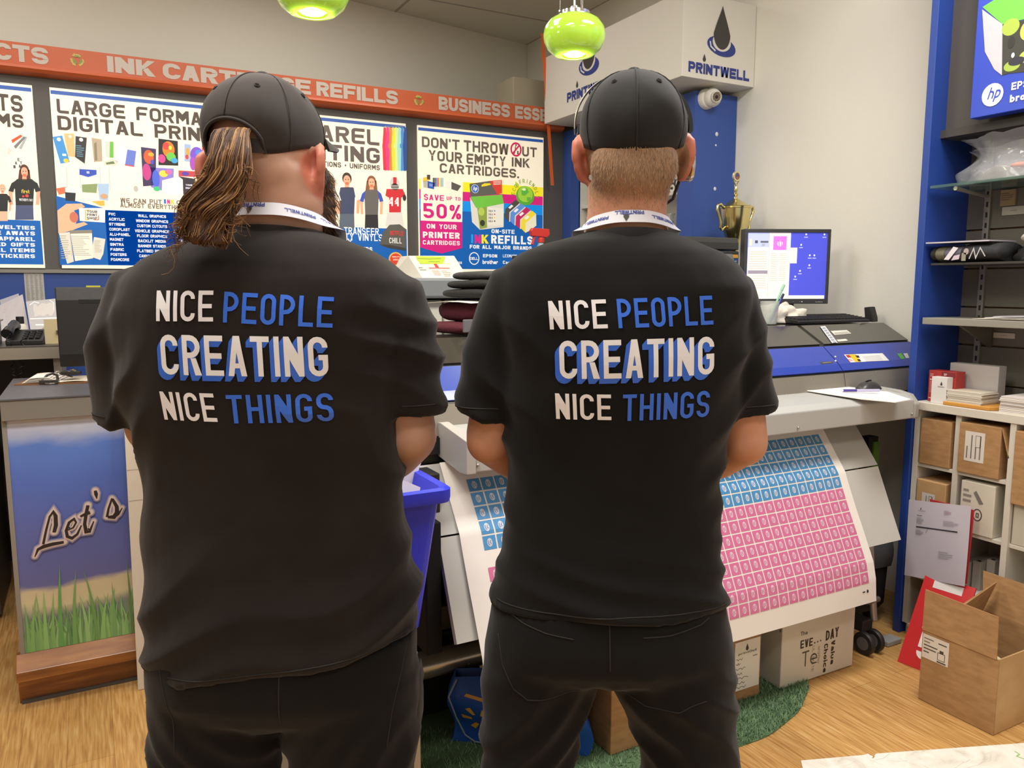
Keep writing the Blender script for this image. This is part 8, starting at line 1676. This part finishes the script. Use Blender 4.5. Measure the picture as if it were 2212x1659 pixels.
head_shapes(m, HC, HR, [L(592, 560, .012), L(596, 490, .004), L(598, 440, -.004), L(590, 395, -.004), L(582, 350, .0)], [.098, .082, .076, .072, .06], 1.06, 1.10, (.007, -.004, 1.0))
m.ell(L(596, 462, -.014), (.070, .066, .016), M0)
for k, (ua, ub) in enumerate(((470, 458), (755, 764))):
    a = L(ua, 1540); b = L(ub, 1659); m.tube([a, b, Vector((b.x*1.0, .0, .40)), Vector((b.x*1.0, -.01, .07)), Vector((b.x*1.0, -.01, .05))], [.09, .08, .065, .046, .046], M0, n=18); m.ell((b.x, .045, .045), (.04, .105, .03), M0)
zones(skinL, [HC+HR @ Vector((sg*.105, -.004, -.006)) for sg in (-1, 1)]); bodyL = put(fuse(m, .0054, 5), 'body', R2, skinL)
shoe(B, R2, L(458, 1659).x, 0); shoe(B, R2, L(764, 1659).x, 0); eyes(B, HC, HR, R2)
rL = rows(B, TL); zt_ = rL[0][0].z
for k, r_ in enumerate(rL):
    f_ = sm(TL[k][0], 1150, 1385)*.13
    for p in r_: p.z += f_*(p.x-.0)
m = MB(); m.loft(rL, M0)
for pts, rr in (([L(420, 610), L(332, 660), L(318, 725, .004), L(303, 810, .012), L(304, 905, .018)], [.055, .080, .083, .082, .078]), ([L(745, 615), L(826, 672), L(836, 730, .004), L(850, 800, .012), L(852, 882, .018)], [.055, .080, .082, .083, .080])):
    m.tube(pts, rr, M0, n=24)
def dispL(p):
    zl = p.z; low = sm(zl, 1.12, .95); a = (zl-.42*p.x)*12+1.2*noise.noise(Vector((p.x*3.2, zl*4, 5)))
    f = .017*(rid(a)-.4)*low*(.5+.5*noise.noise(Vector((p.x*4, zl*5, 2)))+.25*sm(p.x, 0, .2))
    b = (zl-1.30)*10+abs(p.x+.01)*8+.9*noise.noise(Vector((p.x*6, zl*6, 4))); arm = sm(abs(p.x), .12, .22)*sm(zl, 1.04, 1.14)*sm(zl, 1.46, 1.36); f += .012*(rid(b)-.35)*arm
    c = (zl-1.265+.05*(p.x-.05))/.014; f += .006*math.exp(-c*c)*sm(p.x, .03, .12)
    return f+.0045*noise.noise(Vector((p.x*8, zl*6, p.y*8)))+.0012*noise.noise(Vector((p.x*30, zl*26, p.y*30)))*.6
shirtL = put(fuse(m, .0068, 4), 't_shirt', R2, cloth('tee_black_warm', '191513', '221c19'), disp=dispL)
cL = L(592, 494, .002); collar(shirtL, cL, .0905, .084, L(592, 497, -.08).z, L(592, 497, -.08).z-.06, shirtL.data.materials[0], .009)
slogan(B, shirtL, [('NICE', 0, 346, 693, 473, 693, 65, .02), ('PEOPLE', 1, 494, 695, 721, 707, 65, .06), ('NICE', 0, 361, 904, 480, 907, 61, -.10), ('THINGS', 1, 503, 910, 722, 909, 61, -.04)], ('CREATING', 361, 806, 712, 811, 85, .0), (-9, 12))
lanyard(B, R2, cL+Vector((.004, .004, 0)), .089, .0915, L(592, 451, -.085).z, L(592, 490, -.03).z, .0205)
trL = bvh(shirtL); hemline(shirtL, trL, lambda x: L(600, 1367).z+.13*(x-L(610, 1367).x), stm, L(325, 1412).x, L(895, 1412).x); hemline(shirtL, trL, lambda x: L(900, 866).z, stm, L(878, 866).x, L(945, 866).x, 24); hemline(shirtL, trL, lambda x: L(230, 888).z, stm, L(210, 888).x, L(268, 888).x, 24)
TT = [(1350, 332, 896, 0, .138, .17), (1400, 330, 898, 0, .146, .16), (1450, 330, 900, 0, .146, .14), (1490, 331, 900, 0, .128, .12), (1525, 332, 900, 0, .09, .11)]
m = MB(); m.loft(rows(B, TT, 1.0, 2.5), M0)
legs(m, B, [([(1440, 330, 640, 0), (1500, 331, 628, 0), (1560, 332, 612, 0), (1600, 333, 604, 0), (1659, 334, 598, 0)], 0), ([(1440, 590, 906, 0), (1500, 600, 905, 0), (1560, 613, 904, 0), (1600, 622, 903, 0), (1659, 630, 898, 0)], 0)])
panL = put(fuse(m, .0078, 4), 'trousers', R2, cloth('cargo_black', '0b0a0a', '110f0e'), disp=dispT(L(612, 1575).x, L(612, 1575).z, -1))
tp = bvh(panL); seamline(panL, tp, [(340, 1450), (352, 1500), (368, 1560), (372, 1650)], stm); seamline(panL, tp, [(868, 1420), (858, 1480), (840, 1560), (828, 1650)], stm); seamline(panL, tp, [(612, 1440), (612, 1500), (612, 1560)], stm)
for (u, sg) in ((900, 1), (338, -1)):   # cargo pockets on the outer thighs
    m = MB(); c = L(u, 1560, .02); w_ = .012
    rr = []
    for k, (v, e) in enumerate(((1462, .004), (1475, .016), (1520, .022), (1560, .022), (1600, .012), (1612, .004))):
        q = L(u, v, .02); rr.append([q+Vector((sg*((e-.012)*.6-(.012 if sg < 0 else .004))+sg*.006*cos(t), .05*sin(t)+.02, 0)) if True else None for t in [2*pi*j/18 for j in range(18)]])
    m.loft([[Vector((p.x+sg*.0, p.y, p.z)) for p in r_] for r_ in rr], panL.data.materials[0]); m.build('cargo_pocket', panL, local=True, smooth=60)
    m = MB(); q0, q1 = L(u, 1462, .02), L(u, 1500, .02); m.hexa([*[q1+Vector((sg*a_, b_, 0)) for a_, b_ in ((0, -.03), (.006, -.03), (.006, .07), (0, .07))], *[q0+Vector((sg*a_, b_, 0)) for a_, b_ in ((-.012, -.03), (.0, -.03), (.0, .07), (-.012, .07))]], panL.data.materials[0]); m.build('pocket_flap', panL, local=True)
# cap with rear opening
zcL = L(574, 291, .012).z-HC.z; HcapL = L(574, 163, .012).z-L(574, 291, .012).z
zbL = lambda phi: (L(574, 352, .012).z-HC.z)+.022*sm(abs(phi), .6, 1.8)+.030*sm(abs(phi), 2.0, 3.1)
cap(B, HC, HR, R2, .0895, .112, zcL, HcapL, zbL, '2a2420', arch=(radians(36), L(515, 254, -.1).z-HC.z), seamcol='352d29')
# hair: scalp seen in the opening, ponytail of locks
hmL = [ramp_mat('brown_hair_%d' % i, (1, 1, 1), [(.3, a), (.7, b)], .55, nscale=60, detail=3, spec=.35) for i, (a, b) in enumerate((('3c2617', '563820'), ('573a22', '77522f'), ('2e1d12', '452c1a'), ('86623c', 'a37a4c')))]
m = MB(); m.ell(HC+HR @ Vector((0, -.042, .022)), (.068, .055, .062), hmL[2], 24, 16); m.build('scalp_hair', R2, local=True, smooth=180)
m = MB(); rnd = random.Random(21)
y0 = -.118
path = [L(530, 285, -.075), L(503, 282, -.108), L(495, 330, -.132), L(493, 372, -.14), L(478, 410, -.142), L(455, 445, -.145), L(444, 480, -.148), L(446, 515, -.152), L(462, 540, -.155)]
wid = [.013, .023, .028, .032, .033, .036, .034, .034, .022]
def pp(t):
    f = t*(len(path)-1); i = min(len(path)-2, int(f)); k = f-i; a, b = path[i], path[i+1]; p0 = path[max(0, i-1)]; p3 = path[min(len(path)-1, i+2)]
    q = .5*((2*a)+(b-p0)*k+(2*p0-5*a+4*b-p3)*k*k+(3*a-p0-3*b+p3)*k**3); return q, wid[i]+(wid[i+1]-wid[i])*k
core = []
for k in range(25):
    c, w_ = pp(k/24*.93); core.append([c+Vector((cos(t)*w_*.84*(1+.16*noise.noise(Vector((cos(t)*2, sin(t)*2, k*.35)))), sin(t)*w_*.5, 0)) for t in [2*pi*j/20 for j in range(20)]])
m.loft(core, hmL[0])
clumps = [(2*pi*k/22+rnd.uniform(-.1, .1), rnd.uniform(1.6, 3.0), rnd.uniform(0, 6.28), rnd.uniform(.004, .010), rnd.uniform(.80, .95)) for k in range(22)]
for i in range(680):
    c9 = clumps[i % 22]; ang = c9[0]+rnd.gauss(0, .16); rad = .74+.26*rnd.random(); fr = c9[1]+rnd.uniform(-.06, .06); ph = c9[2]+rnd.gauss(0, .22); amp = c9[3]*rnd.uniform(.85, 1.15); tl = c9[4]+rnd.uniform(-.06, .05); pts, rr = [], []
    for k in range(27):
        t = tl*k/26; c, w_ = pp(t); x = cos(ang)*rad*w_+amp*sin(ph+fr*t*6.28)*(t+.15)*1.4; y = sin(ang)*rad*w_*.55+amp*cos(ph+fr*t*6.28)*(t+.1)
        fl = max(0, t-.55); pts.append(c+Vector((x-fl*.03*rnd.random()*0, y, .004*sin(ph*2+fr*5*t)*t))); rr.append(max(.0003, (.0009 if i % 4 else .0015)*(1-.55*(t/tl)**3)))
    m.tube(pts, rr, hmL[(0, 0, 1, 1, 2, 3)[rnd.randrange(6)]], n=5, caps=False)
for i in range(110):   # loose curls leaving the tail
    t0 = rnd.uniform(.35, .9); c, w_ = pp(t0); sd = -1 if rnd.random() < .72 else 1; Ln = rnd.uniform(.015, .055); pts = []; ph = rnd.uniform(0, 6); fr = rnd.uniform(1, 2.6)
    for k in range(15):
        t = k/14; pts.append(c+Vector((sd*(w_*.7+Ln*t*.62+.008*sin(ph+fr*6.28*t)*t), rnd.uniform(-.002, .002)-.01, -Ln*t*t*.95+.010*sin(ph*1.3+fr*5*t)*t+.004)))
    m.tube(pts, [.0007*(1-.6*k/14) for k in range(15)], hmL[rnd.choice((0, 1, 1, 3))], n=4, caps=False)
pt = m.build('ponytail', R2, local=True, smooth=180); pt['label'] = 'long curly brown ponytail pulled through the cap opening'
m = MB(); c, w_ = pp(.13); m.lathe([(w_*.8, -.006), (w_*.86, 0), (w_*.8, .006)], c, mat('1a1512', .8), n=20); 
# beard
m = MB()
for (c, r) in (((0, .055, -.105), (.060, .055, .065)), ((.052, .035, -.08), (.042, .05, .06)), ((-.052, .035, -.08), (.042, .05, .06)), ((0, .072, -.15), (.045, .040, .055)), ((.084, .026, -.045), (.022, .028, .055)), ((-.084, .026, -.045), (.022, .028, .055)), ((.08, .02, -.09), (.026, .034, .05)), ((-.08, .02, -.09), (.026, .034, .05))): m.ell(HC+HR @ Vector(c), r, M0, 24, 16, HR)
me = fuse(m, .006, 3); bd = put(me, 'beard', R2, hmL[2], disp=lambda p: .005*noise.noise(p*45)+.003*noise.noise(p*110))
m = MB(); cb_ = HC+HR @ Vector((0, .03, -.06)); 
for i in range(0, len(me.vertices), max(1, len(me.vertices)//1500)):
    v = me.vertices[i]; n = v.normal; p = v.co.copy(); s = n.cross(Vector((0, 0, 1))); s = s.normalized() if s.length > .1 else Vector((1, 0, 0)); ln = rnd.uniform(.006, .02)
    d = (n*.55+Vector((0, 0, -1))*.8+s*rnd.uniform(-.4, .4)).normalized(); m.tube([p, p+d*ln*.5+n*.001, p+d*ln+Vector((0, 0, -ln*.2))], [.0006, .0005, .0002], hmL[rnd.choice((0, 1, 2, 3))], n=3, caps=False)
s_ = m.build('beard_hairs', bd, local=True); s_['kind'] = 'stuff'
